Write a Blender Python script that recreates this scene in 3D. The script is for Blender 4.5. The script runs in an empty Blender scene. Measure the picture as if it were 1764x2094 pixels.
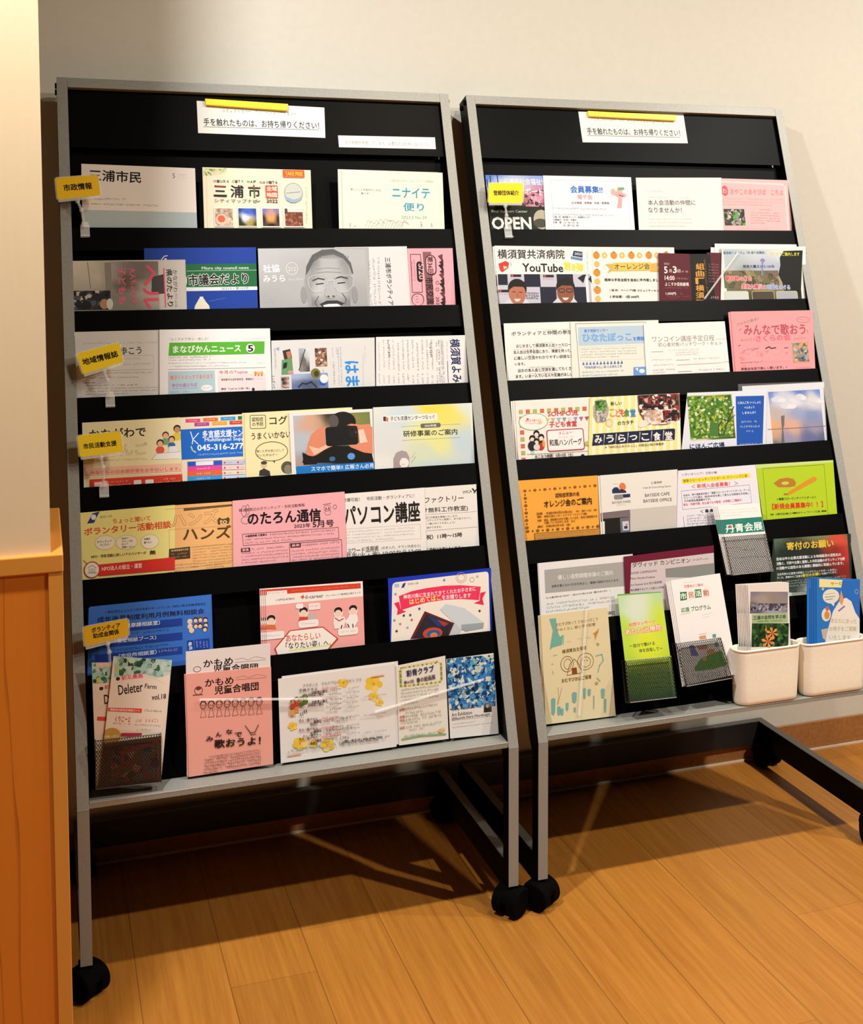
import bpy, bmesh, math, random
from mathutils import Vector, Matrix

# ------------------------------------------------------------------ camera, world, lights, exposure
sc = bpy.context.scene
COL = sc.collection
cam_data = bpy.data.cameras.new('camera')
cam = bpy.data.objects.new('camera', cam_data)
COL.objects.link(cam)
cam_data.sensor_fit = 'HORIZONTAL'
cam_data.sensor_width = 36.0
cam_data.lens = 51.9247
cam_data.shift_x = -0.06568
cam_data.shift_y = -0.21537
cam_data.clip_start = 0.05
cam.matrix_world = Matrix([[0.940732, 0.022152, -0.338426, -0.038449], [-0.33915, 0.060559, -0.938781, -2.073719], [-0.000302, 0.997919, 0.064482, 1.23586], [0, 0, 0, 1]])
sc.camera = cam
sc.view_settings.view_transform = 'Standard'
sc.view_settings.look = 'None'
sc.view_settings.exposure = 0.53
sc.view_settings.gamma = 1.0
sc.view_settings.use_curve_mapping = False

world = bpy.data.worlds.new('world')
sc.world = world
world.use_nodes = True
world.node_tree.nodes['Background'].inputs[0].default_value = (1.0, 0.85, 0.68, 1)
world.node_tree.nodes['Background'].inputs[1].default_value = 0.012

def downlight(x, y, power, color, size=0.07, z=2.45):
    d = bpy.data.lights.new('ceiling_downlight', 'AREA')
    d.shape = 'DISK'; d.size = size; d.energy = power; d.color = color
    o = bpy.data.objects.new('ceiling_downlight', d)
    o.location = (x, y, z)
    COL.objects.link(o)
    return o

downlight(-0.14, -0.62, 31, (0.97, 0.99, 1.0))
downlight(1.04, -0.62, 10, (1.0, 0.88, 0.68))
downlight(2.24, -0.62, 20, (1.0, 0.94, 0.84))
downlight(2.30, -1.66, 50, (1.0, 0.94, 0.84))

# ------------------------------------------------------------------ helpers
def lin(h, k=1.0):
    if len(h) == 3: h = ''.join(c + c for c in h)
    r = []
    for i in (0, 2, 4):
        c = int(h[i:i + 2], 16) / 255
        c = c / 12.92 if c <= 0.04045 else ((c + 0.055) / 1.055) ** 2.4
        r.append(c * k)
    return (r[0], r[1], r[2], 1.0)

def bsdf(name, color, rough=0.5, metal=0.0, spec=0.5):
    m = bpy.data.materials.new(name)
    m.use_nodes = True
    b = m.node_tree.nodes['Principled BSDF']
    b.inputs['Base Color'].default_value = color
    b.inputs['Roughness'].default_value = rough
    b.inputs['Metallic'].default_value = metal
    b.inputs['Specular IOR Level'].default_value = spec
    return m

def nodes_of(m):
    nt = m.node_tree
    return nt, nt.nodes, nt.links, nt.nodes['Principled BSDF']

def speckle(m, scale, lo, hi, bump=0.0):
    """fine procedural tone variation on a plain material"""
    nt, N, K, b = nodes_of(m)
    tc = N.new('ShaderNodeTexCoord'); nz = N.new('ShaderNodeTexNoise'); nz.inputs['Scale'].default_value = scale
    nz.inputs['Detail'].default_value = 4
    K.new(tc.outputs['Object'], nz.inputs['Vector'])
    rp = N.new('ShaderNodeValToRGB'); rp.color_ramp.elements[0].color = lo; rp.color_ramp.elements[1].color = hi
    rp.color_ramp.elements[0].position = 0.3; rp.color_ramp.elements[1].position = 0.7
    K.new(nz.outputs['Fac'], rp.inputs['Fac']); K.new(rp.outputs['Color'], b.inputs['Base Color'])
    if bump:
        bp = N.new('ShaderNodeBump'); bp.inputs['Strength'].default_value = bump; bp.inputs['Distance'].default_value = 0.002
        K.new(nz.outputs['Fac'], bp.inputs['Height']); K.new(bp.outputs['Normal'], b.inputs['Normal'])
    return m

def wood(name, c1, c2, c3, axis, scale=9.0, rough=0.4, rings=True):
    m = bsdf(name, c1, rough)
    nt, N, K, b = nodes_of(m)
    tc = N.new('ShaderNodeTexCoord'); mp = N.new('ShaderNodeMapping')
    s = [scale, scale, scale]; s[axis] = scale * 0.07
    mp.inputs['Scale'].default_value = s
    K.new(tc.outputs['Object'], mp.inputs['Vector'])
    nz = N.new('ShaderNodeTexNoise'); nz.inputs['Scale'].default_value = 1.0; nz.inputs['Detail'].default_value = 3; nz.inputs['Distortion'].default_value = 0.6
    K.new(mp.outputs['Vector'], nz.inputs['Vector'])
    src = nz.outputs['Fac']
    if rings:
        mu = N.new('ShaderNodeMath'); mu.operation = 'MULTIPLY'; mu.inputs[1].default_value = 9.0
        fr = N.new('ShaderNodeMath'); fr.operation = 'FRACT'
        K.new(nz.outputs['Fac'], mu.inputs[0]); K.new(mu.outputs[0], fr.inputs[0]); src = fr.outputs[0]
    fine = N.new('ShaderNodeTexNoise'); fine.inputs['Scale'].default_value = 14.0; fine.inputs['Detail'].default_value = 2
    K.new(mp.outputs['Vector'], fine.inputs['Vector'])
    rp = N.new('ShaderNodeValToRGB'); e = rp.color_ramp.elements
    e[0].color = c1; e[0].position = 0.0; e[1].color = c2; e[1].position = 1.0
    k = e.new(0.85); k.color = c1
    K.new(src, rp.inputs['Fac'])
    mx = N.new('ShaderNodeMix'); mx.data_type = 'RGBA'; mx.inputs[7].default_value = c3
    mr = N.new('ShaderNodeMath'); mr.operation = 'MULTIPLY'; mr.inputs[1].default_value = 0.45
    K.new(fine.outputs['Fac'], mr.inputs[0]); K.new(mr.outputs[0], mx.inputs[0]); K.new(rp.outputs['Color'], mx.inputs[6])
    K.new(mx.outputs[2], b.inputs['Base Color'])
    return m

# ------------------------------------------------------------------ materials
M = {}
M['wall'] = speckle(bsdf('painted_wall', lin('e2d8c6'), 0.85, 0, 0.2), 60, lin('cdc7ba'), lin('d0cabd'), 0.0)
M['black'] = speckle(bsdf('black_powder_coat', lin('040404'), 0.42, 0, 0.06), 300, lin('030303'), lin('050505'))
M['silver'] = speckle(bsdf('silver_paint', lin('8e8c85'), 0.45, 0.15, 0.4), 400, lin('87857e'), lin('96948d'))
M['edge'] = bsdf('grey_edge_metal', lin('565450'), 0.4, 0.2)
M['dark'] = bsdf('dark_grey_metal', lin('1c1b1c'), 0.4, 0.0, 0.4)
M['rubber'] = bsdf('black_rubber', lin('040404'), 0.8, 0, 0.05)
M['mesh'] = bsdf('black_wire', lin('4a4642'), 0.35, 0.7)
M['cup'] = speckle(bsdf('cream_plastic', lin('efe5d4'), 0.4), 200, lin('ede2d0'), lin('f2e9d9'))
M['yellow'] = bsdf('yellow_plastic', lin('ffd61c'), 0.4)
M['base'] = speckle(bsdf('vinyl_baseboard', lin('b07a45'), 0.6), 120, lin('94602f'), lin('a46f3c'))
M['seam'] = bsdf('pale_seam', lin('cfc2ad'), 0.5)
M['post'] = wood('pale_laminate', lin('e6cba2'), lin('dcbd90'), lin('ecd4ae'), 2, 14, 0.5, rings=False)
M['cap'] = wood('oiled_cap_wood', lin('d48a34'), lin('c67c28'), lin('da9440'), 0, 14, 0.35, rings=False)
M['stile'] = wood('oiled_stile_wood', lin('d68c36'), lin('c87e2a'), lin('dc9642'), 2, 14, 0.35, rings=False)
M['panel'] = wood('oiled_panel_wood', lin('d6761e'), lin('a04c0a'), lin('dc842c'), 2, 8, 0.4)

g = bsdf('clear_plastic', (0.95, 0.95, 0.93, 1), 0.08)
nt, N, K, b = nodes_of(g)
b.inputs['IOR'].default_value = 1.3; b.inputs['Alpha'].default_value = 0.26
M['clear'] = g
g = bsdf('clear_film', (0.95, 0.95, 0.97, 1), 0.15)
nt, N, K, b = nodes_of(g); b.inputs['Alpha'].default_value = 0.05
M['film'] = g

# printed paper: colour of the print is stored per face corner
m = bsdf('printed_paper', (0.8, 0.8, 0.8, 1), 0.55, 0, 0.25)
nt, N, K, b = nodes_of(m)
at = N.new('ShaderNodeVertexColor'); at.layer_name = 'ink'
K.new(at.outputs['Color'], b.inputs['Base Color'])
M['paper'] = m

# floor boards running towards the wall
m = bsdf('board_floor', lin('c98d49'), 0.42, 0, 0.4)
nt, N, K, b = nodes_of(m)
tc = N.new('ShaderNodeTexCoord'); sp = N.new('ShaderNodeSeparateXYZ'); K.new(tc.outputs['Object'], sp.inputs[0])
ax = N.new('ShaderNodeMath'); ax.operation = 'ADD'; ax.inputs[1].default_value = 10 * 0.145 - 0.09
K.new(sp.outputs['X'], ax.inputs[0])
dv = N.new('ShaderNodeMath'); dv.operation = 'DIVIDE'; dv.inputs[1].default_value = 0.145; K.new(ax.outputs[0], dv.inputs[0])
fl = N.new('ShaderNodeMath'); fl.operation = 'FLOOR'; K.new(dv.outputs[0], fl.inputs[0])
fr = N.new('ShaderNodeMath'); fr.operation = 'FRACT'; K.new(dv.outputs[0], fr.inputs[0])
wn = N.new('ShaderNodeTexWhiteNoise'); wn.noise_dimensions = '1D'; K.new(fl.outputs[0], wn.inputs['W'])
# grain
cb = N.new('ShaderNodeCombineXYZ')
m1 = N.new('ShaderNodeMath'); m1.operation = 'MULTIPLY'; m1.inputs[1].default_value = 95; K.new(sp.outputs['X'], m1.inputs[0])
m2 = N.new('ShaderNodeMath'); m2.operation = 'MULTIPLY'; m2.inputs[1].default_value = 3.2; K.new(sp.outputs['Y'], m2.inputs[0])
m3 = N.new('ShaderNodeMath'); m3.operation = 'MULTIPLY'; m3.inputs[1].default_value = 37; K.new(wn.outputs['Value'], m3.inputs[0])
K.new(m1.outputs[0], cb.inputs[0]); K.new(m2.outputs[0], cb.inputs[1]); K.new(m3.outputs[0], cb.inputs[2])
nz = N.new('ShaderNodeTexNoise'); nz.inputs['Scale'].default_value = 1.0; nz.inputs['Detail'].default_value = 5; nz.inputs['Roughness'].default_value = 0.65
K.new(cb.outputs[0], nz.inputs['Vector'])
rp = N.new('ShaderNodeValToRGB'); e = rp.color_ramp.elements
e[0].position = 0.25; e[0].color = lin('985c1e'); e[1].position = 0.75; e[1].color = lin('b77a30')
K.new(nz.outputs['Fac'], rp.inputs['Fac'])
# tone of each board (boards broken at staggered ends)
yo = N.new('ShaderNodeMath'); yo.operation = 'MULTIPLY_ADD'; yo.inputs[1].default_value = 7.3
K.new(wn.outputs['Value'], yo.inputs[0]); K.new(sp.outputs['Y'], yo.inputs[2])
yd = N.new('ShaderNodeMath'); yd.operation = 'DIVIDE'; yd.inputs[1].default_value = 0.9; K.new(yo.outputs[0], yd.inputs[0])
yf = N.new('ShaderNodeMath'); yf.operation = 'FLOOR'; K.new(yd.outputs[0], yf.inputs[0])
yr = N.new('ShaderNodeMath'); yr.operation = 'FRACT'; K.new(yd.outputs[0], yr.inputs[0])
cc = N.new('ShaderNodeCombineXYZ'); K.new(fl.outputs[0], cc.inputs[0]); K.new(yf.outputs[0], cc.inputs[1])
w2 = N.new('ShaderNodeTexWhiteNoise'); w2.noise_dimensions = '2D'; K.new(cc.outputs[0], w2.inputs['Vector'])
tone = N.new('ShaderNodeMapRange'); tone.inputs[3].default_value = 0.94; tone.inputs[4].default_value = 1.05; K.new(w2.outputs['Value'], tone.inputs[0])
mulc = N.new('ShaderNodeMix'); mulc.data_type = 'RGBA'; mulc.blend_type = 'MULTIPLY'; mulc.inputs[0].default_value = 1.0
K.new(rp.outputs['Color'], mulc.inputs[6]); K.new(tone.outputs[0], mulc.inputs[7])
def seam(src, w):
    a = N.new('ShaderNodeMath'); a.operation = 'LESS_THAN'; a.inputs[1].default_value = w; K.new(src, a.inputs[0]); return a.outputs[0]
sm = N.new('ShaderNodeMath'); sm.operation = 'MAXIMUM'; K.new(seam(fr.outputs[0], 0.014), sm.inputs[0]); K.new(seam(yr.outputs[0], 0.0012), sm.inputs[1])
sk = N.new('ShaderNodeMath'); sk.operation = 'MULTIPLY'; sk.inputs[1].default_value = 0.55; K.new(sm.outputs[0], sk.inputs[0])
fin = N.new('ShaderNodeMix'); fin.data_type = 'RGBA'; fin.inputs[7].default_value = lin('5a3210')
K.new(sk.outputs[0], fin.inputs[0]); K.new(mulc.outputs[2], fin.inputs[6]); K.new(fin.outputs[2], b.inputs['Base Color'])
M['floor'] = m

# ------------------------------------------------------------------ mesh building
def link(name, bm, mat, parent=None, smooth=False):
    me = bpy.data.meshes.new(name)
    bm.normal_update()
    bm.to_mesh(me); bm.free()
    for mm in (mat if isinstance(mat, (list, tuple)) else [mat]): me.materials.append(mm)
    if smooth:
        for p in me.polygons: p.use_smooth = True
    o = bpy.data.objects.new(name, me)
    COL.objects.link(o)
    if parent is not None: o.parent = parent
    return o

def hexa(bm, P, mi=0):
    """8 points: bottom ring then top ring"""
    v = [bm.verts.new(p) for p in P]
    fs = [(0, 3, 2, 1), (4, 5, 6, 7), (0, 1, 5, 4), (1, 2, 6, 5), (2, 3, 7, 6), (3, 0, 4, 7)]
    out = [bm.faces.new([v[i] for i in f]) for f in fs]
    for f in out: f.material_index = mi
    return out

def box(bm, x0, x1, y0, y1, z0, z1, mi=0):
    return hexa(bm, [(x0, y0, z0), (x1, y0, z0), (x1, y1, z0), (x0, y1, z0), (x0, y0, z1), (x1, y0, z1), (x1, y1, z1), (x0, y1, z1)], mi)

def obox(bm, o, ax, ay, az, a0, a1, b0, b1, c0, c1, mi=0):
    """box in an oriented frame"""
    P = [o + ax * a + ay * b_ + az * c for c in (c0, c1) for a, b_ in ((a0, b0), (a1, b0), (a1, b1), (a0, b1))]
    return hexa(bm, P, mi)

def bevel(bm, w, seg=2):
    bmesh.ops.bevel(bm, geom=list(bm.edges), offset=w, segments=seg, affect='EDGES', profile=0.5)
    return bm

def prism(bm, prof, x0, x1, mi=0):
    """profile in (y, z) swept along x"""
    a = [bm.verts.new((x0, y, z)) for y, z in prof]; c = [bm.verts.new((x1, y, z)) for y, z in prof]
    n = len(prof)
    fs = [bm.faces.new(a[::-1]), bm.faces.new(c)]
    for i in range(n): fs.append(bm.faces.new([a[i], a[(i + 1) % n], c[(i + 1) % n], c[i]]))
    for f in fs: f.material_index = mi

def tube(bm, pts, r, n=10):
    pts = [Vector(p) for p in pts]
    rings = []
    for i, p in enumerate(pts):
        d = (pts[min(i + 1, len(pts) - 1)] - pts[max(i - 1, 0)]).normalized()
        s = d.orthogonal().normalized(); t = d.cross(s)
        rings.append([bm.verts.new(p + (s * math.cos(a) + t * math.sin(a)) * r) for a in [k * 2 * math.pi / n for k in range(n)]])
    for q in range(len(rings) - 1):
        for k in range(n): bm.faces.new([rings[q][k], rings[q][(k + 1) % n], rings[q + 1][(k + 1) % n], rings[q + 1][k]])
    bm.faces.new(rings[0][::-1]); bm.faces.new(rings[-1])

def disc(bm, c, axis, r, h, n=20):
    c = Vector(c); axis = Vector(axis).normalized()
    tube(bm, [c - axis * h / 2, c + axis * h / 2], r, n)

def ball(bm, c, r, sx=1, sy=1, sz=1):
    bmesh.ops.create_uvsphere(bm, u_segments=14, v_segments=9, radius=r, matrix=Matrix.Translation(Vector(c)) @ Matrix.Diagonal((sx, sy, sz, 1)))

def empty(name, loc=(0, 0, 0), parent=None):
    o = bpy.data.objects.new(name, None); COL.objects.link(o); o.location = loc
    o.empty_display_size = 0.05
    if parent is not None: o.parent = parent
    return o

def tag(o, label, cat, group=None):
    o['label'] = label; o['category'] = cat
    if group: o['group'] = group
    return o

def structure(o):
    o['kind'] = 'structure'; return o

# ------------------------------------------------------------------ the room
WALL_Y = 0.470
def slab(name, x0, x1, y0, y1, z0, z1, mat):
    bm = bmesh.new(); box(bm, x0, x1, y0, y1, z0, z1)
    return structure(link(name, bm, mat))
slab('floor', -2.2, 4.2, -3.4, WALL_Y + 0.1, -0.05, 0.0, M['floor'])
slab('wall_back', -2.2, 4.2, WALL_Y, WALL_Y + 0.1, 0.0, 2.6, M['wall'])
bm = bmesh.new(); box(bm, -2.2, 4.2, WALL_Y - 0.006, WALL_Y, 0.0, 0.070); bevel(bm, 0.0015, 1)
structure(link('baseboard_back', bm, M['base']))
slab('trim_1', -2.2, 4.2, WALL_Y - 0.010, WALL_Y - 0.006, 0.0, 0.004, M['seam'])
# wooden half wall on the left with a pale post standing on its cap
HX, HY0, HY1 = -0.0176, -0.360, -0.050
slab('wall_left', -0.90, HX - 0.019, HY0 + 0.003, HY1, 0.0, 0.806, M['panel'])
bm = bmesh.new(); box(bm, HX - 0.0188, HX, HY0, HY1, 0.0, 0.806); bevel(bm, 0.0008, 1)
structure(link('trim_2', bm, M['stile']))
bm = bmesh.new(); box(bm, -0.90, HX + 0.0008, HY0 - 0.001, HY1, 0.806, 0.8305); bevel(bm, 0.002, 2)
structure(link('trim_3', bm, M['cap']))
slab('wall_partition', -0.90, -0.0322, HY0 + 0.010, HY0 + 0.135, 0.8305, 2.6, M['post'])

# ------------------------------------------------------------------ the two brochure racks (local frame: x right, y back, z up)
ZK, SI, CO, LEN, WID, UP = 0.31786, 0.313913, 0.949452, 1.29837, 0.76818, 0.019
LIPS = [1.0047, 0.8462, 0.6876, 0.5288, 0.3713, 0.2129]
EX = Vector((1, 0, 0)); EV = Vector((0, SI, CO)); NI = Vector((0, CO, -SI)); K0 = Vector((0, 0, ZK))
RACK = {1: Matrix.Identity(4), 2: Matrix.Translation((0.80963, 0.00489, 0.0)) @ Matrix.Rotation(0.00277, 4, 'Z')}

def caster(parent, x, y, ang):
    c = empty('caster', (x, y, 0), parent)
    r = Matrix.Rotation(ang, 4, 'Z')
    bm = bmesh.new()
    prof = [(-0.027, 0.026), (-0.026, 0.038), (-0.019, 0.047), (-0.008, 0.053), (0.008, 0.054), (0.018, 0.050), (0.024, 0.042), (0.027, 0.030), (0.024, 0.028), (-0.01, 0.030)]
    prism(bm, prof, -0.026, 0.026); bevel(bm, 0.006, 3)
    disc(bm, (0, 0.004, 0.054), (0, 0, 1), 0.010, 0.010, 16)
    bmesh.ops.transform(bm, matrix=r, verts=bm.verts)
    link('hood', bm, M['rubber'], c)
    for s in (-1, 1):
        bm = bmesh.new()
        disc(bm, (s * 0.0155, -0.004, 0.0255), (1, 0, 0), 0.0255, 0.020, 28); bevel(bm, 0.002, 1)
        bmesh.ops.transform(bm, matrix=r, verts=bm.verts)
        link('wheel', bm, M['rubber'], c)
    return c

def build_rack(idx, label, angs):
    root = empty('brochure_rack'); root.matrix_world = RACK[idx]
    tag(root, label, 'brochure rack', 'brochure racks against the wall')
    P = lambda v, d: ((K0 + EV * v + NI * d).y, (K0 + EV * v + NI * d).z)
    # side frames: black plate with a silver front edge
    ky = -NI.z / CO if CO else 0
    for x0 in (0.0, WID - UP):
        bm = bmesh.new()
        prof = [(0.0015, 0.058), (0.0015, ZK), P(LEN - 0.0005, 0.0015), P(LEN - 0.0005, 0.045), P(0.012, 0.045), (0.030, ZK - 0.03), (0.030, 0.058)]
        prism(bm, prof, x0, x0 + UP)
        u = link('upright', bm, M['black'], root)
        bm = bmesh.new()
        prism(bm, [(0.0, 0.058), (0.0, ZK - 0.0004), (0.0015, ZK), (0.0015, 0.058)], x0, x0 + UP)
        prism(bm, [(0.0, ZK + 0.0004), P(LEN, 0.0), P(LEN, 0.0015), (0.0015, ZK)], x0, x0 + UP)
        link('silver_edge', bm, M['silver'], u)
        xo = x0 if x0 == 0 else x0 + UP
        sgn = -1 if x0 == 0 else 1
        for d in (0.011, 0.034):
            bm = bmesh.new()
            q = K0 + EV * (LEN - 0.012 - d * 0.1) + NI * d
            disc(bm, (xo + sgn * 0.0015, q.y, q.z), (1, 0, 0), 0.0055, 0.003, 16)
            link('end_cap', bm, M['rubber'], u)
        bm = bmesh.new(); box(bm, x0 + 0.0005, x0 + UP - 0.0005, 0.028, 0.458, 0.045, 0.0985)
        box(bm, x0 + 0.0005, x0 + UP - 0.0005, 0.030, 0.458, 0.0985, 0.1, 1)
        link('base_bar', bm, [M['black'], M['edge']], root)
    bm = bmesh.new(); box(bm, UP, WID - UP, 0.440, 0.458, 0.045, 0.0985); box(bm, UP, WID - UP, 0.440, 0.458, 0.0985, 0.1, 1)
    link('rear_crossbar', bm, [M['dark'], M['edge']], root)
    bm = bmesh.new(); obox(bm, K0, EX, EV, NI, UP, WID - UP, LEN - 0.0195, LEN, 0.0, 0.030); bevel(bm, 0.0006, 1)
    link('top_bar', bm, M['silver'], root)
    bm = bmesh.new(); obox(bm, K0, EX, EV, NI, UP, WID - UP, 1.1625, LEN - 0.0195, 0.0100, 0.0120)
    link('header_panel', bm, M['black'], root)
    bm = bmesh.new(); obox(bm, K0, EX, EV, NI, UP, WID - UP, 0.010, LEN - 0.0195, 0.0485, 0.0505)
    link('back_panel', bm, M['black'], root)
    for k, v in enumerate(LIPS):
        top = 1.1625 if k == 0 else LIPS[k - 1] - 0.0445
        sh = empty('pocket', (0, 0, 0), root)
        bm = bmesh.new(); obox(bm, K0, EX, EV, NI, UP, WID - UP, v - 0.043, v, 0.0066, 0.0088)
        link('lip', bm, M['black'], sh)
        bm = bmesh.new(); obox(bm, K0, EX, EV, NI, UP, WID - UP, v - 0.0445, v - 0.043, 0.0066, 0.0485)
        link('shelf_plate', bm, M['black'], sh)
        bm = bmesh.new()
        a = K0 + EV * (v - 0.043) + NI * 0.036; c = K0 + EV * top + NI * 0.025
        t = NI * 0.0015
        hexa(bm, [a + EX * UP, a + EX * (WID - UP), a + t + EX * (WID - UP), a + t + EX * UP, c + EX * UP, c + EX * (WID - UP), c + t + EX * (WID - UP), c + t + EX * UP])
        link('backrest', bm, M['black'], sh)
    bm = bmesh.new(); box(bm, UP, WID - UP, 0.0035, 0.054, ZK + 0.0085, ZK + 0.0120); bevel(bm, 0.0006, 1)
    box(bm, UP, WID - UP, 0.0035, 0.0050, ZK + 0.002, ZK + 0.0088)
    link('tray', bm, M['silver'], root)
    for i, (x, y) in enumerate(((UP / 2, 0.014), (WID - UP / 2, 0.014), (UP / 2, 0.42), (WID - UP / 2, 0.42))):
        caster(root, x, y, angs[i])
    return root

build_rack(1, 'black brochure rack with silver edges, the left one beside the wooden half wall', (0.75, -0.95, 0.2, 0.9))
build_rack(2, 'black brochure rack with silver edges, the right one holding two cream cups', (0.6, -0.4, 0.3, 0.2))

# ------------------------------------------------------------------ printed sheets
INK = 0.82
txt_curve = bpy.data.curves.new('lettering', 'FONT')
txt_curve.resolution_u = 2
txt_obj = bpy.data.objects.new('lettering', txt_curve)
COL.objects.link(txt_obj)
DG = bpy.context.evaluated_depsgraph_get()
_cache = {}
def glyphs(s):
    key = s
    if key not in _cache:
        txt_curve.body = s
        DG.update()
        ev = txt_obj.evaluated_get(DG); me = ev.to_mesh()
        V = [(v.co.x, v.co.y) for v in me.vertices]; F = [tuple(p.vertices) for p in me.polygons]
        ev.to_mesh_clear()
        _cache[key] = (V, F)
    return _cache[key]

class Sheet:
    """art in millimetres on a sheet lying in the local x-y plane, front towards +z"""
    def __init__(self, quad, col, thick):
        self.bm = bmesh.new(); self.lay = self.bm.loops.layers.float_color.new('ink')
        self.quad = [Vector((x, y, 0)) for x, y in quad]; self.col = col; self.thick = thick; self.z = 0.0
    def face(self, pts, col, z):
        vs = [self.bm.verts.new((p[0], p[1], z)) for p in pts]
        try: f = self.bm.faces.new(vs)
        except ValueError: return
        self.paint(f, col)
    def paint(self, f, col):
        for l in f.loops: l[self.lay] = col
    def strip(self, a, b, w, col, z):
        a = Vector(a); b = Vector(b); d = b - a
        if d.length < 1e-6: return
        d.normalize(); n = Vector((-d.y, d.x)) * (w / 2); a = a - d * w * 0.3; b = b + d * w * 0.3
        self.face([a + n, a - n, b - n, b + n], col, z)
    def item(self, it, seed):
        self.z += 0.022; z = self.z; k = it[0]
        rnd = random.Random(seed)
        if k == 'T':
            _, s, x0, y0, x1, y1, h, c, b = it
            V, F = glyphs(s)
            if not V: return
            mx0 = min(v[0] for v in V); mx1 = max(v[0] for v in V); my0 = min(v[1] for v in V); my1 = max(v[1] for v in V)
            L = math.hypot(x1 - x0, y1 - y0); d = ((x1 - x0) / L, (y1 - y0) / L); n = (-d[1], d[0])
            sx = L / max(mx1 - mx0, 1e-6); sy = h / max(my1 - my0, 1e-6)
            sy = min(max(sy, sx * 0.82), sx * 2.0) if len(s) > 2 else sy
            cy = (my0 + my1) / 2; col = lin(c, INK)
            e = b * 0.022 + (0.011 if b > 0 else 0)
            dirs = [(0, 0)] if e <= 0 else [(e, 0), (-e, 0), (0, e), (0, -e)] + ([(e * .7, e * .7), (-e * .7, e * .7), (e * .7, -e * .7), (-e * .7, -e * .7)] if b >= 0.55 else [])
            for q, (ex, ey) in enumerate(dirs):
                vs = []
                for vx, vy in V:
                    a = (vx - mx0 + ex) * sx; t = (vy - cy + ey) * sy
                    vs.append(self.bm.verts.new((x0 + d[0] * a + n[0] * t, y0 + d[1] * a + n[1] * t, z + q * 0.0008)))
                for f in F:
                    try: self.paint(self.bm.faces.new([vs[i] for i in f]), col)
                    except ValueError: pass
        elif k == 'G':
            _, x0, y0, x1, y1, h, c = it
            L = math.hypot(x1 - x0, y1 - y0); d = Vector(((x1 - x0) / L, (y1 - y0) / L)); n = Vector((-d.y, d.x)); o = Vector((x0, y0))
            pc = lin(self.col, INK); ic = lin(c, INK); col = tuple(p * 0.3 + q * 0.7 for p, q in zip(pc, ic)); a = 0.0; w = max(h * 0.12, 0.15)
            while a < L - h * 0.5:
                if rnd.random() > 0.07:
                    cw = h * rnd.uniform(0.6, 0.85)
                    for _q in range(rnd.choice((2, 2, 3))):
                        if rnd.random() < 0.55:
                            t = rnd.uniform(-0.42, 0.42) * h; self.strip(o + d * a + n * t, o + d * (a + cw) + n * (t + rnd.uniform(-.1, .1) * h), w, col, z)
                        else:
                            t = rnd.uniform(0.1, 0.9) * cw; self.strip(o + d * (a + t) - n * h * 0.45, o + d * (a + t + rnd.uniform(-.15, .15) * h) + n * h * 0.45, w, col, z)
                a += h * 0.98
        elif k == 'Q':
            self.face(it[1], lin(it[2], INK), z)
        elif k == 'E':
            _, x, y, rx, ry, c = it
            self.face([(x + rx * math.cos(t), y + ry * math.sin(t)) for t in [q * math.pi / 12 for q in range(24)]], lin(c, INK), z)
        elif k == 'O':
            _, x, y, rx, ry, w, c = it
            P = [(x + rx * math.cos(t), y + ry * math.sin(t)) for t in [q * math.pi / 14 for q in range(29)]]
            for i in range(28): self.strip(P[i], P[i + 1], w, lin(c, INK), z)
        elif k == 'L':
            _, P, w, c = it
            for i in range(len(P) - 1): self.strip(P[i], P[i + 1], max(w, 0.2), lin(c, INK), z)
        elif k == 'RR':
            _, x0, y0, x1, y1, r, c = it
            xa, xb = min(x0, x1), max(x0, x1); ya, yb = min(y0, y1), max(y0, y1); r = min(r, (xb - xa) / 2, (yb - ya) / 2)
            P = []
            for cx, cy, a0 in ((xb - r, yb - r, 0), (xa + r, yb - r, 90), (xa + r, ya + r, 180), (xb - r, ya + r, 270)):
                for q in range(6): t = math.radians(a0 + q * 18); P.append((cx + r * math.cos(t), cy + r * math.sin(t)))
            self.face(P, lin(c, INK), z)
        elif k == 'M':
            _, x0, y0, x1, y1, cols, n, sd, sz = it
            rnd = random.Random(sd * 7919 + n)
            xa, xb = min(x0, x1), max(x0, x1); ya, yb = min(y0, y1), max(y0, y1)
            self.face([(xa, ya), (xb, ya), (xb, yb), (xa, yb)], lin(cols[0], INK), z)
            s = math.sqrt((xb - xa) * (yb - ya) / n) * 1.0 * sz
            for q in range(n):
                cx = rnd.uniform(xa, xb); cy = rnd.uniform(ya, yb); a0 = rnd.uniform(0, 6.28); el = rnd.uniform(0.4, 1.3)
                P = []
                for t in range(7):
                    a = t * 0.8976; rr = s * rnd.uniform(0.5, 1.15); px = rr * math.cos(a); py = rr * math.sin(a) * el
                    X = cx + px * math.cos(a0) - py * math.sin(a0); Y = cy + px * math.sin(a0) + py * math.cos(a0)
                    P.append((min(max(X, xa), xb), min(max(Y, ya), yb)))
                self.face(P, lin(rnd.choice(cols), INK), z + 0.0001 * (q + 1))
            self.z += 0.0001 * n
        elif k == 'F':
            _, x0, y0, x1, y1, nx, ny, pts = it
            pc = [(fx, fy, lin(c, INK)) for fx, fy, c in pts]
            def colr(u, v):
                sw = 0; r = [0, 0, 0]
                for fx, fy, c in pc:
                    w = 1 / ((u - fx) ** 2 + (v - fy) ** 2 + 0.003) ** 2.3; sw += w
                    for q in range(3): r[q] += c[q] * w
                return (r[0] / sw, r[1] / sw, r[2] / sw, 1)
            vs = {}; cs = {}
            for i in range(nx + 1):
                for j in range(ny + 1):
                    u = i / nx; v = j / ny
                    vs[i, j] = self.bm.verts.new((x0 + (x1 - x0) * u, y0 + (y1 - y0) * v, z)); cs[i, j] = colr(u, v)
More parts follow.
